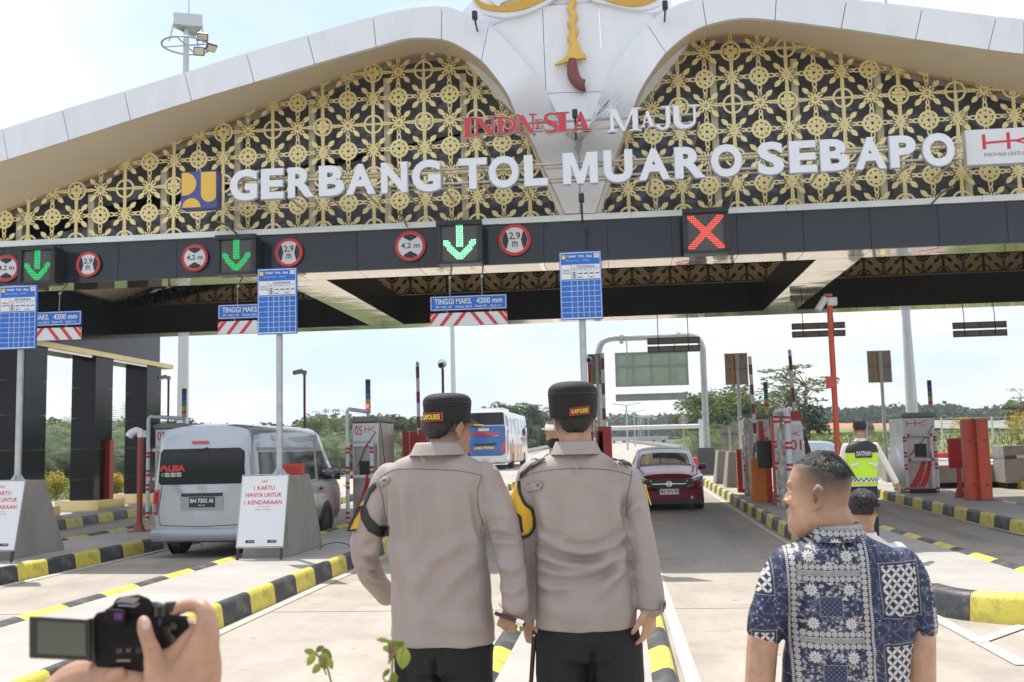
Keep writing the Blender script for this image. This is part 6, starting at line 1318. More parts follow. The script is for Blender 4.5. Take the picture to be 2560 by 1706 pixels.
KN = {'broad': ('broadleaf_tree', 'green broadleaf tree'), 'dark': ('dark_tree', 'dark green dense tree'), 'pale': ('pale_tree', 'pale green loose tree'), 'tall': ('feathery_tree', 'tall thin feathery tree'), 'palm': ('oil_palm', 'oil palm with arching fronds')}
WHERE = {}
def tree(kind, x, y, h, where, label=None, w_=1.0, zoff=0.0):
    t_ = thing(KN[kind][0], label or KN[kind][1]+' '+where, 'palm' if kind == 'palm' else 'tree', 'trees '+where, (x, y, terrain_h(x, y)-.1+zoff), rng.random()*6.28)
    tm, cm = PR[kind][int(rng.integers(2))]; a = link('trunk', tm, t_); b = link('crown', cm, t_); t_.scale = (h*w_, h*w_, h); return t_
def tpx(kind, x, ytop, Y, where, label=None, w_=1.0):       # a tree whose top stands at a measured point
    p = P(x, ytop, Y); h = (p.z-terrain_h(p.x, Y)+.1)/(.98 if kind != 'palm' else .75); return tree(kind, p.x, Y, max(h, .8), where, label, w_)
# left: palms and trees seen between the black columns and over the van
W1 = 'on the bank behind the black gate columns'
for i in range(46):
    x = -8+i*9.2+rng.normal()*4; Y = 52+rng.random()*26; tpx('palm', x, 1010+ (Y-52)*-1.2+rng.normal()*14, Y, W1, 'oil palm in the mass on the bank behind the black gate columns', 1.15)
for i in range(26):
    x = -10+i*16.5+rng.normal()*5; Y = 84+rng.random()*22; tpx(('broad', 'broad', 'dark', 'pale')[int(rng.integers(4))], x, 972+rng.normal()*9, Y, W1, 'leafy tree in the mass on the bank behind the black gate columns', 1.25)
# middle left: behind the van, cabinet 05 and the coach
W2 = 'behind cabinet 05 and the coach'
for i in range(24):
    x = 690+i*14+rng.normal()*5; Y = 105+rng.random()*35; tpx(('broad', 'pale', 'broad', 'dark')[int(rng.integers(4))], x, 968+rng.normal()*7, Y, W2, 'leafy tree in the belt behind cabinet 05 and the coach', 1.25)
for x, y, Y, k, w_ in ((735,945,110,'tall',1.6),(768,938,112,'tall',1.5),(885,955,100,'pale',1.4),(925,960,100,'broad',1.4)): tpx(k, x, y, Y, W2, 'tall tree standing above the belt at %s' % {735: 'the left, with a thin crown', 768: 'the left, nearest the dark red pole', 885: 'the right of cabinet 05', 925: 'the gap left of the left officer'}[x], w_)
for i in range(14):
    x = 700+i*17+rng.normal()*5; tpx('palm', x, 1000+rng.normal()*12, 68+rng.random()*14, W2, 'oil palm in the belt behind cabinet 05 and the coach', 1.1)
W3 = 'behind the coach'
for x, y, Y, k, w_, l in ((1120,938,120,'broad',1.3,'broadleaf tree with its top just left above the coach roof'),(1165,926,150,'broad',1.35,'broadleaf tree rising above the middle of the coach'),(1205,928,165,'dark',1.3,'dark tree at the front end of the coach'),(1232,922,165,'tall',1.5,'tall feathery tree between the coach and the taller officer'),(1245,945,175,'broad',1.3,'broadleaf tree left of the ear of the taller officer'),(1215,975,150,'broad',1.3,'low broadleaf tree beside the coach mirror'),(1255,975,170,'pale',1.2,'low pale tree behind the crash barrier left of the taller officer'),(1190,950,150,'broad',1.3,'broadleaf tree behind the front of the coach'),(1225,1005,140,'pale',1.0,'small yellowish bush behind the crash barrier near the coach'),(1300,965,240,'broad',1.3,'broadleaf tree behind the head of the taller officer')): tpx(k, x, y, Y, W3, l, w_)
# right cluster between the gantry and the cabinets
W4 = 'right of the gantry'
for x, y, Y, k, w_, l in ((1600,905,92,'broad',1.3,'broadleaf tree just left of the gantry post'),(1588,935,84,'broad',1.2,'round topped tree with brownish crown left of the gantry post'),(1640,895,88,'pale',1.3,'pale tree right of the gantry post'),(1680,880,90,'broad',1.3,'broadleaf tree behind the twin panel sign'),(1712,890,86,'pale',1.3,'pale tree between the twin panel sign and the raised arm'),(1745,905,84,'broad',1.2,'broadleaf tree behind the stack light of the wrapped cabinet'),(1775,920,80,'broad',1.1,'broadleaf tree behind the orange barrier box'),(1818,838,74,'tall',1.15,'tallest feathery tree with an open crown above cabinet 01'),(1848,850,76,'tall',1.15,'feathery tree with bare twigs right of the raised arm'),(1800,870,78,'tall',1.0,'feathery tree left of the raised arm above cabinet 01'),(1852,905,70,'dark',.95,'dark compact tree left of the orange red pole'),(1660,930,80,'broad',1.3,'broadleaf tree low behind the round sign'),(1625,950,78,'dark',1.2,'dark tree low beside the gantry post')): tpx(k, x, y, Y, W4, l, w_)
for i in range(22):
    x = 1600+i*14+rng.normal()*4; tpx('palm', x, 985+rng.normal()*14+(18 if x > 1820 else 0), 58+rng.random()*12, W4, 'oil palm in the row right of the gantry', 1.0)
for i in range(16):
    x = 1960+i*28+rng.normal()*8; tpx('palm', x, 1003+rng.normal()*10, 62+rng.random()*9, 'beyond the right verge', 'oil palm among those beyond the right verge', 1.0)
tpx('tall', 2345, 893, 110, 'at the right edge', 'feathery tree at the right picture edge', 1.3); tpx('dark', 2335, 925, 118, 'at the right edge', 'dark tree near the right picture edge', 1.1)
# croton bushes
def bush(x, ytop, ybot, Y, label, w_):
    a, b = P(x, ybot, Y), P(x, ytop, Y); h = b.z-gz(Y)-.1; t_ = thing('croton_bush', label, 'bush', 'yellow croton bushes', (a.x, Y, gz(Y)+.1)); rg = np.random.default_rng(int(x)); C_ = [clump(rg, (rg.normal()*.12*w_, rg.normal()*.12*w_, h*(.3+.6*rg.random())), .17*w_+.05, 80, (1, 1, 1)) for _ in range(16)]
    C_ = np.concatenate(C_); tn = np.clip((C_[:, 2]/h-.1)*.8+rg.normal(size=len(C_))*.18, 0, 1); link('foliage', leaves_mesh('foliage', C_, .042, LM['croton'], rg, tint=tn), t_)
    s = M(); s.tube([(0, 0, -.1), (.02, 0, h*.3), (0, 0, h*.6)], [.025, .02, .01], 6); [s.tube([(0, 0, h*.2), (rg.normal()*.15, rg.normal()*.15, h*.6)], .008, 4) for _ in range(5)]; s.build('stem', BARK, t_)
bush(127, 1083, 1165, 33, 'yellow green croton bush with reddish tips between the left black columns', 1.25); bush(266, 1090, 1150, 37, 'smaller yellow croton bush seen past the bright red post', .85)
bush(2218, 950, 1045, 50, 'yellow croton bush with red tip left of the twin red posts', 1.4); bush(2345, 945, 1045, 46, 'orange yellow croton bush at the right picture edge', 1.6)
# far woods as one mass each
def woods(label, pts, Y, n, size, mt='far', dep=30):
    rg = np.random.default_rng(int(Y)); C_ = []; xs_ = [p[0] for p in pts]; ys_ = [p[1] for p in pts]
    nb = n//60
    for i in range(nb):
        x = xs_[0]+(xs_[-1]-xs_[0])*rg.random(); yt = np.interp(x, xs_, ys_)+abs(rg.normal())*5; YY = Y+rg.random()*dep; p = P(x, yt, YY); r = size*(2.2+2.2*rg.random())
        z = p.z-r*.6-rg.random()**2*(p.z-terrain_h(p.x, YY))*.8; C_.append(clump(rg, (p.x, YY, z), r, 60, (1.2, 1, .85)))
    C_ = np.concatenate(C_); o = link('woods', leaves_mesh('woods', C_, size*.55, LM[mt], rg, tint=np.clip(rg.normal(size=len(C_))*.22+.5, 0, 1))); return tag(o, label, 'woods', kind='stuff')
woods('hazy dark green wood on the skyline right of the orange red pole', [(1865, 950), (1900, 940), (1950, 945), (2000, 938), (2100, 935), (2180, 932), (2230, 945), (2290, 938), (2353, 930), (2480, 935)], 300, 26000, 1.7)
woods('hazy bluish wood on the skyline seen under the big sign back', [(1380, 962), (1430, 955), (1500, 960), (1545, 955), (1600, 965)], 400, 9000, 2.0)
woods('wooded hillside behind the left gate columns', [(-60, 975), (60, 975), (120, 966), (160, 978), (240, 985), (300, 968), (420, 975), (560, 985), (700, 975)], 130, 26000, .8, 'mid', 25)
woods('wood behind cabinet 05', [(690, 968), (740, 955), (800, 962), (900, 960), (960, 965), (1100, 955), (1300, 958)], 170, 16000, 1.0, 'mid', 25)
# bare orange soil and grass tufts on the right bank
def patch(name, label, px, py0, py1, Y0, Y1, mt, off=.5):
    rows = []
    for Y, y in ((Y0, py1), (Y1, py0)): rows.append([tuple(P(x, y+rng.normal()*.8, Y)) for x in np.linspace(px[0], px[1], 16)])
    s = M(); s.grid(rows); return struct(s.build(name, mt))
patch('bare_soil', '', (1862, 2075), 973, 986, 150, 215, mat('orange_soil', (.42, .2, .09), .95, var=.25, vs=.1, dirt=(.1, .12, .04, .8), ds=.15))
patch('embankment', '', (2075, 2480), 966, 985, 140, 200, mat('embankment_grey', (.25, .24, .2), .95, var=.2, vs=.1))
patch('meadow', '', (1862, 2480), 986, 1010, 95, 150, mat('bright_meadow', (.17, .22, .06), .95, var=.35, vs=.12, dirt=(.07, .1, .03, .8), ds=.2))
# grass bank between the rail and the palms on the right
gb = M(); 
top_ = [G(x, y) for x, y in ((1545, 1022), (1600, 1030), (1680, 1040), (1800, 1050), (1950, 1058), (2100, 1064), (2353, 1072), (2600, 1080))]
rows = [[(p.x, p.y, p.z-.05) for p in top_], [(p.x+2, p.y+6, p.z+1.0) for p in top_], [(p.x+4, p.y+14, p.z+1.6) for p in top_], [(p.x+6, p.y+26, p.z+.6) for p in top_]]
gb.grid(rows); struct(gb.build('grass_bank', mat('bank_grass', (.19, .20, .06), .95, var=.35, vs=.5, bump=1, bs=6, dirt=(.26, .15, .06, .8), ds=.35), smooth=True))
rg = np.random.default_rng(4); C_ = []
for i in range(9000):
    k = rg.random()*(len(top_)-1.01); a = int(k); f = k-a; p = top_[a].lerp(top_[a+1], f); t = rg.random(); C_.append((p.x+6*t, p.y+22*t-1, p.z+1.6*math.sin(min(1, t*1.3)*PI*.55)+.1))
for i in range(5000): Y = 30+rg.random()*50; C_.append((-14.5-4-rg.random()*24-max(0, 45-Y)*.0, Y, 0)); C_[-1] = (C_[-1][0]-2, Y, terrain_h(C_[-1][0]-2, Y)+.08)
C_ = np.array(C_); tag(link('grass_tufts', leaves_mesh('grass_tufts', C_, .16, LM['pale'], rg, flat=2.5, asp=.25)), 'grass tufts on the verges beyond the islands', 'grass', kind='stuff')
# saplings right in front of the camera
def sapling(label, x, y, Y, spec, stemx):
    t_ = thing('sapling', label, 'plant', 'young plants at the bottom edge'); b = P(stemx, 1640, Y); t = P(x, y, Y)
    s = M(); s.tube(crom([(b.x, Y, b.z-.4), (b.x, Y, b.z), ((b.x+t.x)/2+.006, Y, (b.z+t.z)/2), (t.x, Y, t.z)], 4), [.0032]*4+[.0028]*4+[.002]*4+[.0012], 6); s.build('stem', mat('stem_brown', (.25, .18, .09), .7), t_, smooth=True)
    for (lx, ly, ang, ln, wd, dy) in spec:
        c = P(lx, ly, Y+dy); L_ = ln/2390*Y; W_ = wd/2390*Y; d = Vector((math.cos(ang), .25*math.sin(lx), math.sin(ang))).normalized(); n = Vector((-d.z, 0.15, d.x)).normalized(); k = 7; rows = []
        for i in range(k+1):
            q = i/k; hw = W_*.5*math.sin(PI*min(1, q*.98+.02))**.75; m_ = c+d*L_*(q-.5)+Vector((0, 0, -.12*L_*q*q)); f_ = d.cross(n)*(-hw*.45); rows.append([m_-n*hw, m_+f_, m_+n*hw])
        g_ = M(); g_.grid(rows); me = g_.mesh('leaf', LM['sap'], True); at = me.attributes.new('tint', 'FLOAT', 'FACE'); at.data.foreach_set('value', np.full(len(me.polygons), rng.random()*.9, dtype=np.float32)); link('leaf', me, t_)
        s = M(); e = c-d*L_*.5; s.tube([e, (b.x+(t.x-b.x)*.6, Y, max(e.z-.02, b.z))], .0015, 4); s.build('leaf_stalk', MATS['stem_brown'], t_)
    rebase(t_, (b.x, Y, b.z-.4))
sapling('young plant with small yellow green leaves at the bottom, left of the left officer', 738, 1492, 1.9, [(712,1497,2.8,34,16,0),(735,1490,.7,26,14,.02),(752,1500,-.6,30,15,0),(715,1514,-2.2,30,18,-.02),(742,1520,-1.3,34,20,0),(757,1520,-1.1,34,16,.02),(728,1535,-2.4,28,17,0),(747,1507,.2,24,14,-.02)], 768)
sapling('young plant with a large round leaf at the bottom, in front of the left officer', 900, 1470, 1.7, [(880,1470,2.9,34,12,0),(897,1478,1.9,26,16,.01),(915,1480,-.4,34,14,0),(890,1490,2.6,26,17,0),(912,1492,-1.2,30,20,.01),(927,1510,-1.7,44,32,-.02),(905,1502,-2.0,24,15,0),(905,1558,-1.5,26,20,0),(888,1545,.9,26,12,0),(922,1478,.5,22,12,0)], 884)

# humid air: far woods fade a little
s = M(); s.box((-700, -40, -2), (700, 620, 46)); hz_ = s.build('haze', None); hz_.data.materials.clear(); hm = bpy.data.materials.new('haze_air'); hm.use_nodes = True; t = hm.node_tree; t.nodes.remove(t.nodes['Principled BSDF']); pv = t.nodes.new('ShaderNodeVolumePrincipled'); pv.inputs['Color'].default_value = (.86, .92, 1, 1); pv.inputs['Density'].default_value = .00045; t.links.new(pv.outputs[0], t.nodes['Material Output'].inputs['Volume']); hz_.data.materials.append(hm); tag(hz_, 'thin humid haze over the whole toll plaza', 'haze', kind='stuff')
# ================================================================ people
from mathutils.bvhtree import BVHTree
def skinmat(name, c):
    m = bpy.data.materials.new(name); m.use_nodes = True; t = m.node_tree; b = t.nodes['Principled BSDF']; b.inputs['Roughness'].default_value = .46; b.inputs['Subsurface Weight'].default_value = .12; b.inputs['Subsurface Radius'].default_value = (.6, .25, .12); b.inputs['Subsurface Scale'].default_value = .012
    at = t.nodes.new('ShaderNodeAttribute'); at.attribute_name = 'scalp'; tc = t.nodes.new('ShaderNodeTexCoord'); n = t.nodes.new('ShaderNodeTexNoise'); n.inputs['Scale'].default_value = 420; n.inputs['Detail'].default_value = 3; t.links.new(tc.outputs['Object'], n.inputs[0])
    n2 = t.nodes.new('ShaderNodeTexNoise'); n2.inputs['Scale'].default_value = 22; n2.inputs['Detail'].default_value = 5; t.links.new(tc.outputs['Object'], n2.inputs[0])
    r = t.nodes.new('ShaderNodeMapRange'); r.inputs[1].default_value = .35; r.inputs[2].default_value = .65; r.inputs[3].default_value = .84; r.inputs[4].default_value = 1.12; t.links.new(n2.outputs[0], r.inputs[0])
    v = t.nodes.new('ShaderNodeVectorMath'); v.operation = 'SCALE'; v.inputs[0].default_value = c; t.links.new(r.outputs[0], v.inputs[3])
    ad = t.nodes.new('ShaderNodeMath'); ad.operation = 'MULTIPLY_ADD'; t.links.new(n.outputs[0], ad.inputs[0]); ad.inputs[1].default_value = .5; ad.inputs[2].default_value = .72
    mu = t.nodes.new('ShaderNodeMath'); mu.operation = 'MULTIPLY'; mu.use_clamp = True; t.links.new(ad.outputs[0], mu.inputs[0]); t.links.new(at.outputs['Fac'], mu.inputs[1])
    mx = t.nodes.new('ShaderNodeMix'); mx.data_type = 'RGBA'; t.links.new(mu.outputs[0], mx.inputs[0]); t.links.new(v.outputs[0], mx.inputs[6]); mx.inputs[7].default_value = (.022, .017, .015, 1); t.links.new(mx.outputs[2], b.inputs['Base Color'])
    bn = t.nodes.new('ShaderNodeBump'); bn.inputs['Strength'].default_value = .25; bn.inputs['Distance'].default_value = .0015; n3 = t.nodes.new('ShaderNodeTexNoise'); n3.inputs['Scale'].default_value = 160; n3.inputs['Detail'].default_value = 4; t.links.new(tc.outputs['Object'], n3.inputs[0]); t.links.new(n3.outputs[0], bn.inputs['Height']); t.links.new(bn.outputs[0], b.inputs['Normal']); return m
SK1, SK2, SK3 = skinmat('skin', (.42, .235, .15)), skinmat('skin_light', (.50, .29, .19)), skinmat('skin_hand', (.50, .28, .185))
HAIR = mat('hair_black', (.013, .011, .012), .38, bump=1, bs=90, stretch=(1, 1, .25))
SHIRT = mat('uniform_shirt', (.36, .300, .276), .72, var=.07, vs=5, bump=.5, bs=9, stretch=(1.5, 1, .6))
SHSEAM = mat('shirt_seam', (.17, .14, .135), .8); TROU = mat('trousers_black', (.009, .0085, .009), .75, var=.25, vs=6, bump=.4, bs=60)
CAPM = mat('cap_black', (.009, .0085, .010), .75, var=.2, vs=10, bump=.2, bs=250); SHOE = mat('shoe_black', (.015, .015, .015), .25)
ABY = mat('armband_yellow', (.75, .43, .03), .5, bump=.2, bs=80); ABK = mat('armband_black', (.02, .02, .02), .6)
def fuse(name, mm, voxel, it, mt, folds=None, post=None):
    me = mm.mesh('tmp', mt); o = bpy.data.objects.new('tmp', me); COL.objects.link(o); md = o.modifiers.new('r', 'REMESH'); md.mode = 'VOXEL'; md.voxel_size = voxel; md.use_smooth_shade = True
    sm = o.modifiers.new('s', 'SMOOTH'); sm.factor = .5; sm.iterations = it
    r = bpy.data.meshes.new_from_object(o.evaluated_get(bpy.context.evaluated_depsgraph_get())); bpy.data.objects.remove(o); bpy.data.meshes.remove(me); r.name = name
    if not r.materials: r.materials.append(mt)
    n = len(r.vertices); a = np.empty(n*3, np.float32); r.vertices.foreach_get('co', a); a = a.reshape(-1, 3)
    nn = np.empty(n*3, np.float32); r.vertices.foreach_get('normal', nn); nn = nn.reshape(-1, 3)
    if folds:
        d = np.zeros(n)
        for pts, wd, amp in folds:
            pts = np.array([(p[0], p[2]) for p in crom(pts, 4)]); best = np.full(n, 9.0); bt = np.zeros(n)
            for i, (p, q) in enumerate(zip(pts, pts[1:])):
                v = q-p; t = np.clip(((a[:, [0, 2]]-p) @ v)/(v @ v+1e-9), 0, 1); dd = np.linalg.norm(a[:, [0, 2]]-(p+t[:, None]*v), axis=1); k = dd < best; best[k] = dd[k]; bt[k] = (i+t[k])/(len(pts)-1)
            d += 2.6*amp*(np.exp(-(best/wd)**2)-.45*np.exp(-((best-wd*2)/wd)**2))*np.sin(PI*np.clip(bt, .02, .98))**.5*np.clip(-nn[:, 1]*1.6, 0, 1)
        for k in range(3): kx, kz, ph = ((31, 9, 1.0), (17, 23, 2.2), (55, 31, .4))[k]; d += (.0026, .0021, .0011)[k]*np.sin(a[:, 0]*kx+2.3*np.sin(a[:, 2]*kz+ph)+a[:, 2]*kz*.6)*np.sin(a[:, 2]*kz*.7+1.7*np.sin(a[:, 0]*kx*.4+ph))
        a = a+nn*d[:, None]; r.vertices.foreach_set('co', a.astype(np.float32).ravel())
    if post is not None:
        at = r.attributes.new('scalp', 'FLOAT', 'POINT'); at.data.foreach_set('value', post(a).astype(np.float32))
    r.update(); r.shade_smooth(); return r
def sring(c, rx, ry, n=26, e=2.3, tilt=0.0):
    return [(c[0]+rx*math.copysign(abs(math.cos(t))**(2/e), math.cos(t)), c[1]+ry*math.copysign(abs(math.sin(t))**(2/e), math.sin(t)), c[2]+tilt*math.cos(t)) for t in [2*PI*i/n for i in range(n)]]
def rows_px(rows, Y0, dy=0.0, grow=0.0, e=2.3):
    R_ = []
    for q in rows:
        y, xl, xr, dep = q[:4]; a, b = P(xl, y, Y0), P(xr, y, Y0); c = (a+b)/2; R_.append(sring((c.x, Y0+dy+(q[4] if len(q) > 4 else 0), c.z), (b.x-a.x)/2+grow, dep+grow, 30, e))
    return R_
def tpx3(pts): return [P(x, y, Y) for x, y, Y in pts]
def limb(mm, pts, radii, n=14, k=5):
    q = crom(pts, k); rs = [float(v) for v in np.interp(np.linspace(0, len(radii)-1, len(q)), range(len(radii)), radii)]
    mm.tube(q, rs, n); mm.sphere(q[0], rs[0]*.98, 12, 8); mm.sphere(q[-1], rs[-1]*.98, 12, 8)
def head_frame(c, yaw, pitch=0.0, roll=0.0):          # c = chin level centre; yaw from +Y, left positive
    R_ = Matrix.Rotation(yaw, 3, 'Z') @ Matrix.Rotation(pitch, 3, 'X') @ Matrix.Rotation(roll, 3, 'Y'); c = Vector(c); return lambda x, y, z: c+R_ @ Vector((x, y, z))
HS = [(-.004, .070, .03, .022), (.012, .086, .005, .040), (.035, .094, -.045, .052), (.062, .092, -.074, .061), (.09, .090, -.088, .068), (.12, .085, -.096, .0725), (.145, .091, -.101, .0745), (.17, .088, -.1015, .074), (.195, .077, -.095, .068), (.213, .060, -.080, .056), (.227, .038, -.058, .041), (.236, .016, -.034, .024), (.2395, -.003, -.014, .008)]
def head(mm, f, s_=1.0):
    R_ = []
    for z, yf, yb, hw in HS:
        r = sring((0, (yf+yb)/2, z), hw, (yf-yb)/2, 26, 2.25); R_.append([f(x*s_, y*s_, q*s_) for x, y, q in r])
    mm.loft(R_)
    def ell(c, r3, n=10):
        k = M(); k.sphere(c, 1, n, 7, r3); mm.add([f(x*s_, y*s_, z*s_) for x, y, z in k.v], k.f)
    k = M(); k.loft([[(x*w_, y_, z+(.0)) for x, y_ in ((-1, .078), (0, yf), (1, .078), (0, .06))] for z, w_, yf in ((.146, .008, .0935), (.128, .009, .1005), (.110, .012, .110), (.100, .016, .1125), (.093, .015, .106), (.089, .010, .095))]); mm.add([f(x*s_, y*s_, z*s_) for x, y, z in k.v], k.f)
    ell((.013, .097, .098), (.007, .010, .007)); ell((-.013, .097, .098), (.007, .010, .007))
    ell((0, .089, .071), (.022, .010, .006)); ell((0, .088, .060), (.019, .010, .006)); ell((0, .080, .02), (.02, .014, .016)); ell((.035, .07, .10), (.02, .02, .02)); ell((-.035, .07, .10), (.02, .02, .02))
    ell((.03, .083, .15), (.02, .010, .008)); ell((-.03, .083, .15), (.02, .010, .008))
    for sg in (-1, 1):
        k = M(); pts = [(sg*(.077+.007*math.sin(t)), -.012-.0155*math.cos(t)*1.0-.006*math.sin(t), .118+.031*math.sin(t)) for t in [-1.7+4.6*i/10 for i in range(11)]]; k.tube(pts, .0055, 7); k.sphere((sg*.075, -.006, .088), 1, 8, 6, (.006, .008, .010)); k.sphere((sg*.072, -.012, .115), 1, 8, 6, (.006, .012, .024)); mm.add([f(x*s_, y*s_, z*s_) for x, y, z in k.v], k.f)
def hairfun(f, s_, low=.075, front=.03, fade=.05, top=None):
    inv = None; O = f(0, 0, 0); ax = [f(1, 0, 0)-O, f(0, 1, 0)-O, f(0, 0, 1)-O]; A = np.array([list(q) for q in ax]); O = np.array(list(O))
    def g(a):
        l = (a-O) @ A.T/s_; z = l[:, 2]; y = l[:, 1]; x = np.abs(l[:, 0]); lowz = low+np.clip((y+.02)*1.1, 0, .2); h = np.clip((z-lowz)/fade, 0, 1)*np.clip((front-y+np.clip(z-.17, 0, .05)*1.0)/.022, 0, 1)
        ear = ((y+.012)**2/.022**2+(z-.115)**2/.036**2 < 1) & (x > .0715); h[ear] = 0; h[(z < .02)] = 0; return np.clip(h, 0, 1)*.93
    return g
def hand(mm, w_, d, nrm, s_=1.0, curl=(.5, .6, .7, .8), thumb=.5, side=1, spread=.07):
    """w_ wrist, d direction of the fingers, nrm out of the back of the hand; side +1 puts the thumb along cross(d, nrm)"""
    d = Vector(d).normalized(); nrm = Vector(nrm); nrm = (nrm-d*nrm.dot(d)).normalized(); sx = d.cross(nrm)*side; w_ = Vector(w_)
    k = M(); R_ = []
    for t, hw, th in ((-.02, .024, .018), (.01, .028, .018), (.04, .038, .017), (.075, .042, .014), (.092, .040, .012)):
        c = w_+d*t*s_; R_.append([c+sx*(hw*s_*math.cos(a))+nrm*(th*s_*math.sin(a)) for a in [2*PI*i/12 for i in range(12)]])
    mm.loft(R_)
    for i, (L_, r) in enumerate(((.072, .0088), (.08, .009), (.074, .0085), (.058, .0075))):
        off = (.030-.0195*i)*s_; p = w_+d*(.085-.003*abs(i-1))*s_+sx*off; q = d.copy(); ang = spread*(1-i*.67); q = (Matrix.Rotation(-ang*side, 3, nrm) @ q); pts = [p-d*.02*s_, p]; cc = 0
        for fr, cf in ((.45, .8), (.3, 1.1), (.25, .8)): cc += curl[i]*cf; v = q*math.cos(cc)-nrm*math.sin(cc); pts.append(pts[-1]+v*L_*fr*s_)
        limb(mm, pts, [r*1.1*s_, r*1.05*s_, r*s_, r*.92*s_, r*.78*s_], 9, 3)
    p = w_+d*.02*s_+sx*.026*s_; a1 = (d*.75+sx*.75-nrm*.25*thumb).normalized(); a2 = (d*1.0+sx*.25-nrm*.6*thumb).normalized(); limb(mm, [p, p+a1*.035*s_, p+a1*.035*s_+a2*.032*s_, p+a1*.035*s_+a2*.055*s_-nrm*.004*s_], [.016*s_, .012*s_, .0105*s_, .0085*s_], 9, 3)
def bvh(me): return BVHTree.FromPolygons([v.co.copy() for v in me.vertices], [tuple(p.vertices) for p in me.polygons])
def onto(b, x, y, off, Yf):
    v = ray(x, y).normalized(); h = b.ray_cast(CAM, v)
    return (h[0]+h[1]*off if h[1].dot(v) < 0 else h[0]-v*off) if h[0] is not None else P(x, y, Yf)
def decal(name, poly, b, mt, parent, off=.004, Yf=4, step=7, label=None, smooth=True):
    bm = bmesh.new(); vs = [bm.verts.new((x, y, 0)) for x, y in poly]; bm.faces.new(vs); bmesh.ops.triangulate(bm, faces=bm.faces[:])
    for _ in range(5):
        e = [q for q in bm.edges if q.calc_length() > step]
        if not e: break
        bmesh.ops.subdivide_edges(bm, edges=e, cuts=1); bmesh.ops.triangulate(bm, faces=bm.faces[:])
    hits = {v: onto(b, v.co.x, v.co.y, off, Yf) for v in bm.verts}
    for v, h in hits.items(): v.co = h
    me = bpy.data.meshes.new(name); bm.to_mesh(me); bm.free(); me.materials.append(mt)
    if smooth: me.shade_smooth()
    o = link(name, me, parent); sd = o.modifiers.new('th', 'SOLIDIFY'); sd.thickness = .003; sd.offset = 1 if False else -1; return o
def seam(name, pts, b, parent, mt=None, r=.0016, Yf=4, off=.0005, n=5):
    q = [onto(b, p.x, p.y, off, Yf) for p in crom([(x, y, 0) for x, y in pts], n)]; s = M(); s.tube(q, r, 5); return s.build(name, mt or SHSEAM, parent, smooth=True)
def wraptext(s, st, c, R_, a0, a1, z0, z1, bold, tiltz=0.0, th=.0015):
    """text around a vertical cylinder of radii R_ about c, between angles (measured at -Y, to the right)"""
    a, f = glyph(st, bold); lo, hi = a.min(0), a.max(0); u = (a[:, 0]-lo[0])/(hi[0]-lo[0]); v = (a[:, 1]-lo[1])/(hi[1]-lo[1]); w_ = (a[:, 2]-lo[2])/(hi[2]-lo[2]); t = a0+(a1-a0)*u
    s.add([(c[0]+(R_[0]+w*th)*math.sin(q), c[1]-(R_[1]+w*th)*math.cos(q), z0+(z1-z0)*vv+tiltz*uu) for q, vv, w, uu in zip(t, v, w_, u)], f)
def wrapbox(s, c, R_, a0, a1, z0, z1, th, tiltz=0.0, n=8):
    rows = []
    for i in range(n+1):
        t = a0+(a1-a0)*i/n; dz = tiltz*i/n; p = lambda r, z: (c[0]+(R_[0]+r)*math.sin(t), c[1]-(R_[1]+r)*math.cos(t), z+dz); rows.append([p(th, z0), p(th, z1), p(0, z1), p(0, z0)])
    s.loft(rows)
def cap(person, cx_, cy, z0, z1, rx, ry, yaw, pa, label_tilt=0.0, domed=.012):
    s = M(); H_ = z1-z0; R_ = []
    for q, g_ in ((0, .975), (.15, .99), (.5, 1.02), (.66, 1.035), (.74, 1.03), (.82, .99), (.89, .91), (.94, .8), (.98, .63), (1.0, .42), (1.01, .04)): R_.append(sring((cx_, cy, z0+H_*q), rx*g_, ry*g_, 36, 2.1))
    s.loft(R_); c_ = s.build('cap', CAPM, person, smooth=50)
    s = M(); s.tube([p for p in R_[3]]+[R_[3][0]], .0016, 5); s.build('cap_seam', SHOE, c_)
    rows = []
    for i in range(13):
        t = -1.15+2.3*i/12; ex = .055*math.cos(t*1.25)**.7 if abs(t) < 1.2 else 0
        def pt(r, z): dx = math.sin(t); dy = math.cos(t); X = (rx+r)*dx; Y_ = (ry+r)*dy; return (cx_+X*math.cos(yaw)-Y_*math.sin(yaw), cy+X*math.sin(yaw)+Y_*math.cos(yaw), z)
        rows.append([pt(-.004, z0+.012), pt(ex, z0-.018), pt(ex, z0-.022), pt(-.004, z0+.006)])
    s = M(); s.loft(rows); v_ = s.build('cap_visor', SHOE, c_); s = M(); s.tube([Vector(r[1])+Vector((0, 0, .003)) for r in rows], .004, 6); s.build('visor_braid', ABY, c_)
    s = M(); wrapbox(s, (cx_, cy), (rx*1.0, ry*1.0), pa[0], pa[1], z0+pa[2], z0+pa[3], .004, label_tilt); s.build('name_patch', mat('patch_red', (.6, .03, .03), .5), c_)
    s = M(); e = (pa[1]-pa[0])*.05; wrapbox(s, (cx_, cy), (rx*1.0, ry*1.0), pa[0]+e, pa[1]-e, z0+pa[2]+.003+label_tilt*.05, z0+pa[3]-.003+label_tilt*.05, .0048, label_tilt*.9); s.build('name_patch', mat('patch_black', (.03, .01, .01), .6), c_)
    s = M(); e = (pa[1]-pa[0])*.1; wraptext(s, 'KAPOLRES', (cx_, cy), (rx+.0049, ry+.0049), pa[0]+e, pa[1]-e, z0+pa[2]+.0065+label_tilt*.1, z0+pa[3]-.0065+label_tilt*.1, .02, label_tilt*.8); s.build('lettering', mat('thread_yellow', (.85, .62, .05), .5), c_)
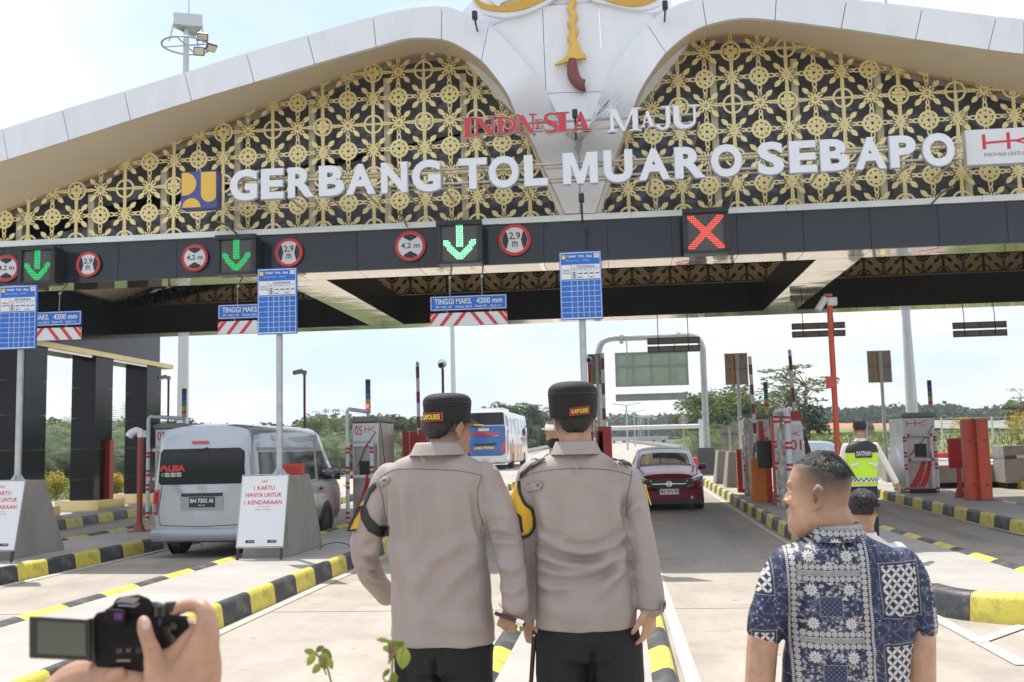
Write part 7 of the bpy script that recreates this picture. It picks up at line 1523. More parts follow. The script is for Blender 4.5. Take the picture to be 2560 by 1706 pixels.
def legs(mm, xc, Y0, zt, zf, hw, r=(.1, .085, .06), gap=.0, bend=0):
    for sg in (-1, 1):
        x = xc+sg*hw*.52; limb(mm, [(x, Y0, zt), (x+sg*.005, Y0-.005, zt-(zt-zf)*.25), (x+sg*.008, Y0, zt-(zt-zf)*.5), (x+sg*.008, Y0-.01, zf+.05)], [r[0], r[1]*1.06, r[1], r[2]])
def shoes(person, xc, Y0, zf, hw):
    for sg in (-1, 1):
        x = xc+sg*hw*.52; s = M(); s.loft([sring((x, Y0+y, zf+h/2+.002), w_, h/2, 12) if False else [(x+w_*math.cos(t), Y0+y, zf+max(0, h*.5+h*.5*math.sin(t))) for t in [2*PI*i/12 for i in range(12)]] for y, w_, h in ((-.10, .02, .04), (-.085, .036, .08), (-.02, .04, .1), (.07, .046, .08), (.14, .046, .055), (.175, .025, .04))]); s.build('shoe', SHOE, person, smooth=60)
# ---------------------------------------------------------------- left officer
def F(lst, Y=4.0): return [(tpx3([(x, y, Y) for x, y in pts]), wd, amp) for pts, wd, amp in lst]
Y1 = 4.1
o1 = thing('person', 'left officer from behind, one arm akimbo, grey shirt and black cap', 'person')
rows1 = [(1028,960,1052,.072,-.012),(1042,944,1066,.082),(1058,912,1095,.10),(1075,890,1116,.112),(1100,876,1130,.122),(1150,884,1126,.13),(1210,892,1119,.133),(1264,897,1118,.133),(1300,899,1122,.133),(1364,901,1128,.14),(1420,903,1133,.146),(1468,905,1137,.15),(1475,906,1137,.15)]
s = M(); s.loft(rows_px(rows1, Y1, e=2.5))
limb(s, tpx3([(896,1100,Y1),(872,1150,Y1-.02),(851,1205,Y1-.04),(838,1262,Y1-.02),(852,1318,Y1+.06),(888,1368,Y1+.16)]), [.064,.061,.060,.060,.052,.046])
limb(s, tpx3([(1112,1098,Y1),(1138,1145,Y1-.01),(1156,1200,Y1-.03),(1168,1262,Y1-.06),(1180,1330,Y1-.09),(1184,1388,Y1-.12)]), [.066,.062,.062,.058,.052,.054])
f1 = F([([(905,1120),(908,1220),(915,1300),(928,1368)],.010,.005),([(935,1115),(945,1180),(948,1230)],.018,.005),([(975,1110),(978,1170),(985,1240)],.022,.005),([(1095,1120),(1105,1190),(1118,1250)],.014,-.007),([(1118,1235),(1060,1250),(1000,1290),(960,1360)],.03,.006),([(1120,1265),(1060,1310),(1000,1390)],.03,.006),([(900,1240),(940,1290),(990,1350)],.03,.005),([(845,1270),(868,1262),(888,1245)],.014,.007),([(835,1290),(862,1300),(890,1290)],.012,.007),([(848,1320),(872,1335),(893,1330)],.012,.006),([(1130,1215),(1160,1210),(1195,1225)],.014,.007),([(1135,1240),(1165,1240),(1200,1245)],.012,.007),([(1150,1285),(1180,1300),(1208,1290)],.016,.006),([(1155,1340),(1185,1350),(1212,1335)],.014,.006),([(1000,1400),(1060,1430),(1130,1420)],.03,.004)], Y1)
sh1 = fuse('shirt', s, .0075, 5, SHIRT, f1); shirt = link('shirt', sh1, o1); b1 = bvh(sh1)
# collar, yoke, seams, shoulder loop
s = M(); s.loft([sring((P(1007, 1020, Y1).x, Y1-.012, P(1007, y, Y1).z), rx, rx*1.12, 28, 2.2) for y, rx in ((1046,.112),(1036,.102),(1022,.090),(1017,.084),(1019,.081),(1030,.084))], cap=False); s.build('collar', SHIRT, shirt, smooth=True)
seam('seam', [(875,1098),(900,1082),(940,1078),(1010,1080),(1060,1083),(1108,1093)], b1, shirt); seam('seam', [(868,1108),(878,1140),(884,1180),(896,1215)], b1, shirt); seam('seam', [(1108,1093),(1098,1125),(1100,1170),(1112,1210)], b1, shirt); seam('seam', [(1146,1388),(1166,1408),(1196,1421)], b1, shirt)
decal('shoulder_loop', [(874,1106),(886,1096),(897,1102),(892,1112),(874,1120)], b1, SHIRT, shirt, .005)
decal('cuff_button', [(885,1102),(890,1101),(892,1105),(888,1108),(884,1106)], b1, SHSEAM, shirt, .010)
ab = decal('armband_strap', [(862,1108),(846,1126),(829,1162),(832,1195),(846,1220),(870,1234),(894,1231),(893,1209),(869,1208),(850,1188),(841,1162),(852,1136),(866,1120)], b1, ABK, shirt, .006)
q = [P(x, y, Y1-.085) for x, y in ((836,1150),(826,1162),(799,1221),(818,1218),(836,1198),(834,1172))]
s = M(); s.add([p+Vector((0, .0, 0)) for p in q]+[p+Vector((.004, .06, 0)) for p in q], [tuple(range(6)), tuple(range(11, 5, -1))]+[(i, i+6, (i+1) % 6+6, (i+1) % 6) for i in range(6)]); yb = s.build('armband_shield', ABY, shirt, bevel=.004); s = M(); s.tube([q[1]+Vector((0, -.003, 0)), q[2]+Vector((0, -.003, 0)), q[3]+Vector((0, -.003, 0))], .005, 6); s.tube([(q[0]+q[5])/2+Vector((-.004, -.004, 0)), (q[2]*.75+q[3]*.25)+Vector((0, -.004, .02))], .0035, 5); s.build('armband_edge', ABK, yb)
# body: head, neck, hands
hc = P(1030, 1008, Y1); f1h = head_frame((P(1026, 1000, Y1).x+.004, Y1+.02, P(1026, 1012, Y1).z-.078), -.62, -.03)
s = M(); head(s, f1h); limb(s, [(hc.x-.012, Y1+.0, hc.z+.04), (hc.x-.02, Y1-.005, hc.z-.05), (hc.x-.03, Y1, hc.z-.14)], [.058, .06, .07]); 
s.loft([sring((P(1010, y, Y1).x, Y1, P(1010, y, Y1).z), r, .07, 20) for y, r in ((1060,.07),(1100,.15),(1200,.14),(1380,.14),(1500,.14))])
wr = P(1180, 1392, Y1-.12); limb(s, [P(1168, 1262, Y1-.06), wr], [.035, .027]); hand(s, wr, (-.35, .12, -1), (.25, -1, 0), 1.0, (1.15, 1.2, 1.25, 1.3), .8, -1)
wl = P(888, 1368, Y1+.16); limb(s, [P(845, 1300, Y1+.03), wl], [.035, .026]); hand(s, wl, (.8, .5, -.35), (-.3, .2, 1), .95, (.4, .4, .4, .4), .5, 1)
for sg in (-1, 1): limb(s, [(P(1015, 1480, Y1).x+sg*.09, Y1, 1.0), (P(1015, 1480, Y1).x+sg*.095, Y1, .32)], [.06, .035])
link('body', fuse('body', s, .0055, 3, SK1, None, hairfun(f1h, 1, .06, .045)), o1)
c0, c1 = P(1027, 968, Y1), P(1027, 904, Y1); cap(o1, c0.x, Y1+.012, c0.z-.004, c1.z, .0935, .105, -.62, (-1.15, -.0, .002, .036), 0)
s = M(); s.loft([[f1h(x*1.055, y*1.05, z) for x, y, z in sring((0, (yf+yb)/2-.004, z), hw, (yf-yb)/2, 26, 2.25)] for z, yf, yb, hw in ((.082, -.062, -.084, .028), (.095, -.04, -.089, .048), (.115, -.02, -.094, .060), (.14, -.0, -.1, .069), (.19, .02, -.1, .07))]); s.build('hair', HAIR, o1, smooth=True)
s = M(); xc = P(1018, 1480, Y1).x; s.loft([sring((xc, Y1, z), rx, ry, 24) for z, rx, ry in ((1.08, .165, .12), (1.0, .178, .13), (.92, .18, .13), (.86, .17, .12))]); legs(s, xc, Y1, .95, .22, .175, (.105, .09, .07)); link('trousers', fuse('trousers', s, .010, 4, TROU, F([([(1010,1500),(1012,1600)],.01,-.01),([(925,1500),(930,1570)],.012,.006)], Y1)), o1); shoes(o1, xc, Y1, .2, .18)
p = P(1148, 1413, Y1-.15); q = P(1188, 1428, Y1-.17); ba = thing('swagger_stick', 'dark stick with silver end gripped in the right hand of the left officer', 'stick'); s = M(); s.tube([p+(p-q)*.25, q], .008, 8); s.build('shaft', mat('dark_wood', (.05, .02, .012), .3), ba); s = M(); s.tube([q, q+(q-p).normalized()*.03], .0125, 10); s.build('knob', CHROME, ba); rebase(ba, tuple(p))
rebase(o1, (xc, Y1, .2))
mi = thing('microphone', 'black foam microphone just right of the shoulder of the left officer', 'microphone'); p = P(1069, 1050, 4.45); s = M(); s.sphere(p, .024, 14, 10); s.build('foam', mat('foam', (.012, .012, .013), .95), mi, smooth=True); s = M(); s.tube([p, p+Vector((-.02, .03, -.2))], .011, 8); s.build('handle', BLK, mi); rebase(mi, tuple(p))
# ---------------------------------------------------------------- taller officer
o2 = thing('person', 'taller officer from behind, holding a dark baton, grey shirt and black cap', 'person'); Y2 = 4.12
rows2 = [(1026,1284,1362,.076,-.012),(1040,1268,1380,.085),(1056,1240,1408,.10),(1072,1216,1432,.112),(1100,1206,1446,.122),(1173,1226,1439,.13),(1232,1232,1439,.13),(1270,1233,1445,.13),(1310,1233,1453,.134),(1360,1233,1460,.14),(1400,1233,1465,.145),(1440,1234,1462,.146)]
s = M(); s.loft(rows_px(rows2, Y2, e=2.5))
limb(s, tpx3([(1428,1092,Y2),(1456,1150,Y2-.01),(1470,1232,Y2-.03),(1485,1300,Y2-.04),(1496,1388,Y2-.06)]), [.062,.058,.056,.054,.053])
limb(s, tpx3([(1224,1092,Y2),(1208,1150,Y2),(1206,1232,Y2+.02),(1208,1330,Y2+.03),(1212,1420,Y2+.02)]), [.062,.056,.05,.046,.044])
f2 = F([([(1236,1240),(1290,1252),(1350,1262),(1405,1250),(1440,1225)],.013,.010),([(1236,1268),(1300,1290),(1370,1290),(1425,1255)],.014,.011),([(1240,1300),(1300,1310),(1360,1306),(1420,1280),(1440,1250)],.013,.010),([(1238,1220),(1270,1235),(1300,1238)],.012,.008),([(1238,1330),(1270,1345),(1310,1340)],.012,.006),([(1448,1300),(1410,1325),(1370,1360)],.02,.006),([(1445,1265),(1425,1300),(1400,1330)],.014,.007),([(1240,1135),(1262,1200),(1250,1240)],.022,.006),([(1420,1130),(1415,1180),(1436,1230)],.018,.006),([(1325,1058),(1332,1090)],.008,.003),([(1445,1180),(1456,1165),(1470,1160)],.012,.006),([(1236,1365),(1300,1400),(1380,1395)],.03,.004)], Y2)
sh2 = fuse('shirt', s, .0075, 4, SHIRT, f2); shirt = link('shirt', sh2, o2); b2 = bvh(sh2)
s = M(); s.loft([sring((P(1323, 1020, Y2).x, Y2-.012, P(1323, y, Y2).z), rx, rx*1.12, 28, 2.2) for y, rx in ((1044,.102),(1034,.094),(1018,.082),(1014,.077),(1016,.074),(1028,.078))], cap=False); s.build('collar', SHIRT, shirt, smooth=True)
seam('seam', [(1198,1098),(1240,1084),(1300,1078),(1370,1078),(1420,1084),(1452,1094)], b2, shirt); seam('seam', [(1452,1080),(1448,1110),(1440,1150),(1440,1190)], b2, shirt); seam('seam', [(1202,1088),(1192,1110),(1205,1150),(1224,1180)], b2, shirt); seam('seam', [(1476,1398),(1500,1404),(1526,1395)], b2, shirt)
decal('shoulder_loop', [(1206,1120),(1240,1105),(1249,1114),(1242,1126),(1208,1130)], b2, SHIRT, shirt, .006); decal('cuff_button', [(1235,1112),(1240,1112),(1241,1117),(1236,1118)], b2, SHSEAM, shirt, .011); decal('cuff_tab', [(1516,1386),(1530,1379),(1531,1398),(1522,1406),(1515,1400)], b2, SHIRT, shirt, .007)
decal('armband', [(1190,1110),(1196,1140),(1206,1162),(1222,1175),(1227,1192),(1224,1210),(1212,1226),(1200,1232),(1188,1215),(1180,1180),(1178,1140)], b2, ABY, shirt, .006)
for pp in ([(1194,1106),(1196,1132),(1206,1158),(1224,1172),(1229,1192),(1226,1212),(1213,1229),(1201,1234)], [(1185,1180),(1196,1185),(1198,1200),(1200,1222)]): seam('armband_edge', pp, b2, shirt, ABK, .006, off=.007)
decal('epaulette', [(1198,1090),(1222,1070),(1252,1056),(1256,1059),(1228,1076),(1204,1096),(1198,1102)], b2, ABK, shirt, .008); decal('epaulette', [(1405,1054),(1412,1053),(1446,1068),(1450,1076),(1440,1072)], b2, ABK, shirt, .008); decal('sleeve_patch', [(1479,1112),(1484,1114),(1497,1160),(1495,1163),(1488,1140)], b2, ABY, shirt, .006)
f2h = head_frame((P(1319, 1000, Y2).x+.0, Y2+.02, P(1319, 1000, Y2).z-.07), .12, -.02)
s = M(); head(s, f2h, 1.03); hc = P(1321, 1000, Y2); limb(s, [(hc.x, Y2, hc.z+.03), (hc.x+.003, Y2-.005, hc.z-.06), (hc.x, Y2, hc.z-.15)], [.063, .065, .075])
s.loft([sring((P(1335, y, Y2).x, Y2, P(1335, y, Y2).z), r, .07, 20) for y, r in ((1056,.07),(1100,.15),(1200,.14),(1380,.14),(1480,.14))])
wr = P(1494, 1392, Y2-.06); limb(s, [P(1482, 1290, Y2-.04), wr], [.036, .028]); hand(s, wr, (-.08, .05, -1), (.9, -.6, 0), 1.05, (.35, .5, .55, .6), .7, 1)
wl = P(1210, 1424, Y2+.02); limb(s, [P(1208, 1330, Y2+.03), wl], [.036, .027]); hand(s, wl, (.22, .0, -1), (-.8, -.6, 0), 1.0, (.9, 1.0, 1.0, 1.0), .9, -1)
for sg in (-1, 1): limb(s, [(P(1350, 1480, Y2).x+sg*.09, Y2, 1.0), (P(1350, 1480, Y2).x+sg*.095, Y2, .32)], [.06, .035])
link('body', fuse('body', s, .0055, 3, SK2, None, hairfun(f2h, 1.03, .06, .045)), o2)
c0, c1 = P(1317, 958, Y2), P(1315, 874, Y2); cap(o2, c0.x, Y2+.01, c0.z-.004, c1.z-.006, .0955, .108, .12, (-.08, .74, .004, .034), .008)
s = M(); s.loft([[f2h(x*1.09, y*1.08, z*1.03) for x, y, z in sring((0, (yf+yb)/2-.002, z), hw, (yf-yb)/2, 26, 2.25)] for z, yf, yb, hw in ((.075, -.062, -.080, .028), (.09, -.04, -.085, .046), (.11, -.02, -.09, .058), (.14, -.0, -.096, .066), (.19, .02, -.096, .068))]); s.build('hair', HAIR, o2, smooth=True)
s = M(); xc = P(1352, 1480, Y2).x; s.loft([sring((xc, Y2, z), rx, ry, 24) for z, rx, ry in ((1.12, .165, .12), (1.04, .182, .13), (.97, .19, .13), (.9, .18, .12))]); legs(s, xc, Y2, .97, .22, .195, (.108, .095, .075)); 
ph = P(1242, 1480, Y2); s.cbox((ph.x+.02, Y2-.0, ph.z-.06), (.05, .16, .16)); link('trousers', fuse('trousers', s, .010, 3, TROU, F([([(1365,1480),(1362,1560)],.01,-.008)], Y2)), o2); shoes(o2, xc, Y2, .2, .2)
ba = thing('baton', 'long thin dark baton hanging from the left hand of the taller officer', 'baton'); a, b = P(1229, 1442, Y2-.01), P(1218, 1600, Y2-.03); s = M(); s.tube([a, b, b+(b-a)*.6], [.0095, .008, .006], 10); s.build('shaft', mat('dark_wood', (.05, .02, .012), .3), ba); s = M(); s.tube([a, a+(a-b).normalized()*.03], .011, 10); s.tube([a+(b-a)*.1, a+(b-a)*.13], .0112, 10); s.build('ferrule', CHROME, ba); rebase(ba, tuple(a)); rebase(o2, (xc, Y2, .2))
# ---------------------------------------------------------------- man in the batik shirt
def batik_image():
    S = 1000; W_, H_ = 800, 1000                    # 1 px = 1 mm
    yy, xx = np.mgrid[0:H_, 0:W_].astype(float); nav = np.array([.016, .021, .06]); img = np.zeros((H_, W_, 4), np.float32); img[..., 3] = 1; img[..., :3] = nav; wh = np.array([.60, .57, .52]); pb = np.array([.13, .16, .26])
    rg = np.random.default_rng(3); m = np.zeros((H_, W_)); m2 = np.zeros((H_, W_))
    n1 = np.zeros((H_, W_))
    for _ in range(40):
        a = rg.random()*6.28; k = .08+.18*rg.random(); n1 += np.sin((xx*math.cos(a)+yy*math.sin(a))*k+rg.random()*6.28)
    m2 = np.maximum(m2, (np.abs(n1) < 1.6)*.45)
    def flower(cx_, cy, r, k=7):
        x0, x1, y0, y1 = [int(v) for v in (max(0, cx_-r*1.3), min(W_, cx_+r*1.3), max(0, cy-r*1.3), min(H_, cy+r*1.3))]
        if x1 <= x0 or y1 <= y0: return
        X, Y_ = xx[y0:y1, x0:x1]-cx_, yy[y0:y1, x0:x1]-cy; R_ = np.hypot(X, Y_); T = np.arctan2(Y_, X)+rg.random()
        p = (R_ < r*(.55+.45*np.abs(np.cos(T*k/2)))) & (np.abs(np.cos(T*k/2)) > .25) | (R_ < r*.2); p &= ~((R_ > r*.22) & (R_ < r*.3)); m[y0:y1, x0:x1] = np.maximum(m[y0:y1, x0:x1], p)
    def leafy(cx_, cy, r):
        a = rg.random()*6.28; x0, x1, y0, y1 = [int(v) for v in (max(0, cx_-r), min(W_, cx_+r), max(0, cy-r), min(H_, cy+r))]
        if x1 <= x0 or y1 <= y0: return
        X, Y_ = xx[y0:y1, x0:x1]-cx_, yy[y0:y1, x0:x1]-cy; u = X*math.cos(a)+Y_*math.sin(a); v = -X*math.sin(a)+Y_*math.cos(a)+u*u/r*.3; p = (np.abs(v) < r*.3*np.clip(1-(u/r)**2, 0, 1)) & (np.abs(v) > .8); m[y0:y1, x0:x1] = np.maximum(m[y0:y1, x0:x1], p)
    xl0, xl1 = 137, 293
    for i in range(1500): leafy(xl0+rg.random()*(xl1-xl0), rg.random()*H_, 4+5*rg.random())
    for by in range(0, H_, 170):
        for fx, fy in ((.2, .25), (.8, .25), (.2, .75), (.8, .75), (.5, .12), (.5, .88)): cx_, cy = xl0+fx*(xl1-xl0), by+fy*170; m[(np.hypot(xx-cx_, yy-cy) < (17 if fx != .5 else 11))] = 0; flower(cx_, cy, 16 if fx != .5 else 10, 11)
        mk = (np.abs(xx-(xl0+xl1)/2) < 30) & (np.abs(yy-(by+85)) < 27); m[mk] = 0; m2[mk] = ((np.sin(xx*.5)*np.sin(yy*.5)) > .3)[mk]*.8; m[mk & ((np.abs(np.abs(xx-(xl0+xl1)/2)-28) < 1) | (np.abs(np.abs(yy-(by+85))-25) < 1))] = .6
    def beads(x0, x1, y0, y1, vert):               # band of rings in squares
        mk = (xx >= x0) & (xx < x1) & (yy >= y0) & (yy < y1); w_ = (x1-x0) if vert else (y1-y0); u = (yy-y0) if vert else (xx-x0); v = (xx-x0) if vert else (yy-y0); uu = np.mod(u, w_)-w_/2; R_ = np.hypot(uu, v-w_/2); p = (R_ < w_*.44) & ~((R_ > w_*.22) & (R_ < w_*.29)) & (R_ > 1.5); m[mk] = p[mk]; m2[mk] = 0
    for by in range(0, H_+170, 170):
        beads(xl0-16, xl1+16, by-23, by-8, False); beads(xl0-16, xl1+16, by+8, by+23, False); mk = (xx > xl0-16) & (xx < xl1+16) & (np.abs(yy-by) < 8); m[mk] = ((np.mod(xx+4*np.sin(yy*.8), 5) < 2.3))[mk]
    beads(xl0-16, xl0-1, 0, H_, True); beads(xl1+1, xl1+16, 0, H_, True)
    for x in (xl0-24, xl1+18): mk = (xx > x) & (xx < x+7); m[mk] = (np.mod(yy, 5) < 2.4)[mk]
    for i in range(3600):
        x = rg.random()*W_
        if x > xl1+26 or x < xl0-26: leafy(x, rg.random()*H_, 2.5+3.5*rg.random()); m2[int(rg.random()*H_*.99), int(x*.99)] = 1
    def lattice(x0, x1, y0, y1, c=25.4):
        mk = (xx >= x0) & (xx < x1) & (yy >= y0) & (yy < y1); u = np.mod((xx-x0+yy-y0)*.7071, c*.75); v = np.mod((xx-x0-yy+y0)*.7071, c*.75); c = c*.75; r = c*.695; cnt = np.zeros_like(u)
        for a in (0, c): 
            for b in (0, c): cnt += np.hypot(u-a, v-b) < r
        cnt += 0; p = (cnt >= 2) & ~((np.abs(u-c/2) < .0)); m[mk] = p[mk]; m2[mk] = (np.hypot(u-c/2, v-c/2) < 5)[mk]*.6
        fr = (xx >= x0-8) & (xx < x1+8) & (yy >= y0-8) & (yy < y1+8) & ~mk; m[fr] = 0; m2[fr] = 0; ln = fr & ((np.abs(xx-x0+6) < 1) | (np.abs(xx-x1-6) < 1) | (np.abs(yy-y0+6) < 1) | (np.abs(yy-y1-6) < 1)); m[ln] = .8
    for y0 in range(-40, H_, 205): lattice(348, 450, y0+30, y0+157); lattice(22, 73, y0+85, y0+187)
    for y0 in range(-60, H_, 170): lattice(556, 632, y0, y0+102); beads(488, 501, y0, y0+130, True)
    col = nav[None, None]*(1-m2[..., None])+pb*m2[..., None]; col = col*(1-m[..., None])+wh*m[..., None]; img[..., :3] = col
    im = bpy.data.images.new('batik_print', W_, H_, float_buffer=True); im.colorspace_settings.name = 'Non-Color'; im.pixels.foreach_set(img.ravel()); im.pack(); return im
BAT = bpy.data.materials.new('batik_cloth'); BAT.use_nodes = True; t = BAT.node_tree; b_ = t.nodes['Principled BSDF']; b_.inputs['Roughness'].default_value = .6; ti = t.nodes.new('ShaderNodeTexImage'); ti.image = batik_image(); uvn = t.nodes.new('ShaderNodeUVMap'); uvn.uv_map = 'print'; t.links.new(uvn.outputs[0], ti.inputs[0]); t.links.new(ti.outputs[0], b_.inputs['Base Color'])
def batik_uv(me, x0, z0, fy=None):
    uv = me.uv_layers.new(name='print'); n = len(me.loops); li = np.empty(n, np.int32); me.loops.foreach_get('vertex_index', li); a = np.empty(len(me.vertices)*3, np.float32); me.vertices.foreach_get('co', a); a = a.reshape(-1, 3); nn = np.empty(len(me.vertices)*3, np.float32); me.vertices.foreach_get('normal', nn); nn = nn.reshape(-1, 3)
    u = (a[:, 0]-x0+(a[:, 1]-2.9)*.5*np.sign(nn[:, 0])*0)/.8; v = (a[:, 2]-z0)/1.0; uv.data.foreach_set('uv', np.stack([u[li], v[li]], 1).astype(np.float32).ravel())
YB_ = 2.95; o3 = thing('person', 'man with short cropped hair in a navy and white batik shirt, head turned left', 'person')
rows3 = [(1222,1866,1974,.07,-.01),(1236,1846,1992,.08),(1252,1820,2030,.095),(1270,1798,2066,.108),(1295,1790,2090,.116),(1340,1796,2098,.122),(1400,1804,2096,.126),(1460,1806,2092,.128),(1520,1800,2088,.13),(1580,1796,2086,.134),(1700,1790,2082,.14),(1730,1790,2082,.14)]
s = M(); s.loft(rows_px(rows3, YB_, e=2.5))
limb(s, tpx3([(1818,1298,YB_),(1790,1350,YB_-.01),(1768,1405,YB_-.02),(1760,1446,YB_-.02)]), [.058,.056,.053,.055]); limb(s, tpx3([(2072,1306,YB_),(2096,1350,YB_-.005),(2106,1400,YB_-.01),(2112,1436,YB_-.01)]), [.056,.052,.05,.05])
f3 = F([([(2080,1330),(2040,1400),(2000,1450),(1975,1500)],.012,.006),([(2020,1330),(1995,1400),(1985,1440)],.012,.005),([(1830,1310),(1822,1380),(1818,1440)],.014,-.006),([(1850,1480),(1900,1500),(1960,1510)],.02,.004),([(2070,1380),(2080,1420),(2075,1470)],.01,.005),([(1880,1290),(1900,1340)],.014,.004)], YB_)
sh3 = fuse('shirt', s, .0068, 4, BAT, f3); batik_uv(sh3, P(1706, 1400, YB_).x, .85); shirt = link('shirt', sh3, o3); b3 = bvh(sh3)
cc = P(1922, 1215, YB_); s = M(); s.loft([sring((cc.x-.002, YB_-.012, P(1922, y, YB_).z), rx, rx*1.12, 30, 2.2, tl_) for y, rx, tl_ in ((1240,.078,.0),(1226,.073,.003),(1208,.062,.006),(1203,.059,.006),(1206,.056,.006),(1222,.06,0))], cap=False); me = s.mesh('collar', BAT, True); batik_uv(me, P(1706, 1400, YB_).x+.07, .795); link('collar', me, shirt)
seam('seam', [(1905,1238),(1910,1300),(1912,1302)][:2], b3, shirt, mat('navy_thread', (.01, .015, .05), .7), .0012) if False else None
hx = P(1886, 1237, YB_); _f3 = head_frame((hx.x-.004, YB_+.015, hx.z+.002), 1.22, .05, .0); f3h = lambda x, y, z: _f3(x*.92, y*.87, z*.965)
s = M(); head(s, f3h, 1.0); nk = P(1922, 1225, YB_); limb(s, [(f3h(0, -.035, .06)), (nk.x, YB_, nk.z+.0), (nk.x, YB_, nk.z-.1)], [.058, .055, .07])
s.sphere(f3h(0, -.06, .03), .045, 12, 8); s.loft([sring((P(1945, y, YB_).x, YB_, P(1945, y, YB_).z), r, .06, 20) for y, r in ((1240,.06),(1290,.13),(1400,.13),(1700,.13))])
limb(s, [P(1790, 1350, YB_), P(1757, 1450, YB_-.02), P(1746, 1570, YB_-.03), P(1742, 1625, YB_-.02), P(1748, 1700, YB_+.1)], [.046, .043, .040, .038, .033]); limb(s, [P(2098, 1350, YB_), P(2112, 1440, YB_-.01), P(2116, 1570, YB_-.02), P(2118, 1630, YB_), P(2110, 1710, YB_+.1)], [.044, .042, .039, .037, .032])
hand(s, P(1748, 1700, YB_+.1), (0, .6, -.8), (-1, 0, 0), 1, (.4, .4, .4, .4), .6, 1); hand(s, P(2110, 1710, YB_+.1), (0, .6, -.8), (1, 0, 0), 1, (.4, .4, .4, .4), .6, -1)
for sg in (-1, 1): limb(s, [(P(1940, 1480, YB_).x+sg*.085, YB_, .85), (P(1940, 1480, YB_).x+sg*.09, YB_, .1)], [.055, .032])
hf = hairfun(f3h, 1, .04, .052, .115); link('body', fuse('body', s, .0046, 3, SK2, None, lambda a: hf(a)*1.0), o3)
hs = [0, 0, (.19, .074, -.0985, .067), (.208, .066, -.086, .0595), (.224, .046, -.066, .047), (.2355, .026, -.045, .032), (.2435, .004, -.02, .012)]
s = M(); s.loft([[f3h(x*1.02, y, z+.002+.002*math.sin(40*x+9*y)) for x, y, z in sring((0, (yf+yb)/2, z), hw, (yf-yb)/2, 40, 2.2)] for z, yf, yb, hw in [(.166, .050, -.1005, .0685)]+hs[2:]]); hcap = fuse('hair', s, .004, 3, HAIR); ho = link('hair', hcap, o3)
s = M(); rg = np.random.default_rng(8)
for i in range(900):
    a = rg.random()*2*PI; q = rg.random()**.6; x = .068*q*math.cos(a); y = -.010+.086*q*math.sin(a); z = .2435-.058*q**2.3; p0 = f3h(x, y, z-.003); p1 = f3h(x*1.02, y-.016, z+.0015-.012*q*(y < -.03)); p2 = f3h(x*1.03, y-.026, z-.003-.022*q*(y < -.03)); s.tube([p0, p1, p2], [.0011, .001, .0004], 3, False)
tag(s.build('hair_strands', HAIR, ho), kind='stuff')
s = M(); [s.tube([f3h(sg*.014, .096, .150), f3h(sg*.03, .093, .156), f3h(sg*.046, .080, .151)], [.002, .0028, .0015], 5) for sg in (-1, 1)]; s.build('eyebrows', HAIR, o3)
s = M(); [s.sphere(f3h(sg*.031, .0735, .131), .0112, 12, 8) for sg in (-1, 1)]; e_ = s.build('eyes', mat('eye_white', (.6, .57, .54), .2), o3, smooth=True); s = M(); [s.sphere(f3h(sg*.0315, .0805, .131), .0048, 8, 6) for sg in (-1, 1)]; s.build('iris', BLK, e_); s = M(); [s.tube([f3h(sg*.018, .083, .134), f3h(sg*.031, .0865, .1365), f3h(sg*.045, .078, .133)], .0036, 5) for sg in (-1, 1)]; s.build('eyelids', SK2, e_)
s = M(); s.tube([f3h(-.024, .094, .080), f3h(0, .101, .0815), f3h(.024, .094, .080)], [.0010, .0022, .0010], 6); s.build('moustache', HAIR, o3); s = M(); s.tube([f3h(-.020, .091, .0655), f3h(0, .0985, .066), f3h(.020, .091, .0655)], .0018, 6); s.build('lips', mat('lip', (.36, .12, .10), .4), o3)
for sg in (-1, 1): s = M(); s.sphere(f3h(sg*.0785, -.004, .113), 1, 8, 6, (.0045, .007, .013)); s.build('ear_shade', mat('skin_ear_shade', (.2, .09, .06), .5), o3, smooth=True)  # dark ellipsoid paints the shade inside the ear
s = M(); xc = P(1938, 1480, YB_).x; s.loft([sring((xc, YB_, z), rx, ry, 24) for z, rx, ry in ((1.0, .16, .115), (.92, .172, .12), (.84, .17, .12))]); legs(s, xc, YB_, .88, .03, .175, (.1, .085, .065)); link('trousers', fuse('trousers', s, .012, 4, TROU), o3); shoes(o3, xc, YB_, .005, .18); rebase(o3, (xc, YB_, 0))
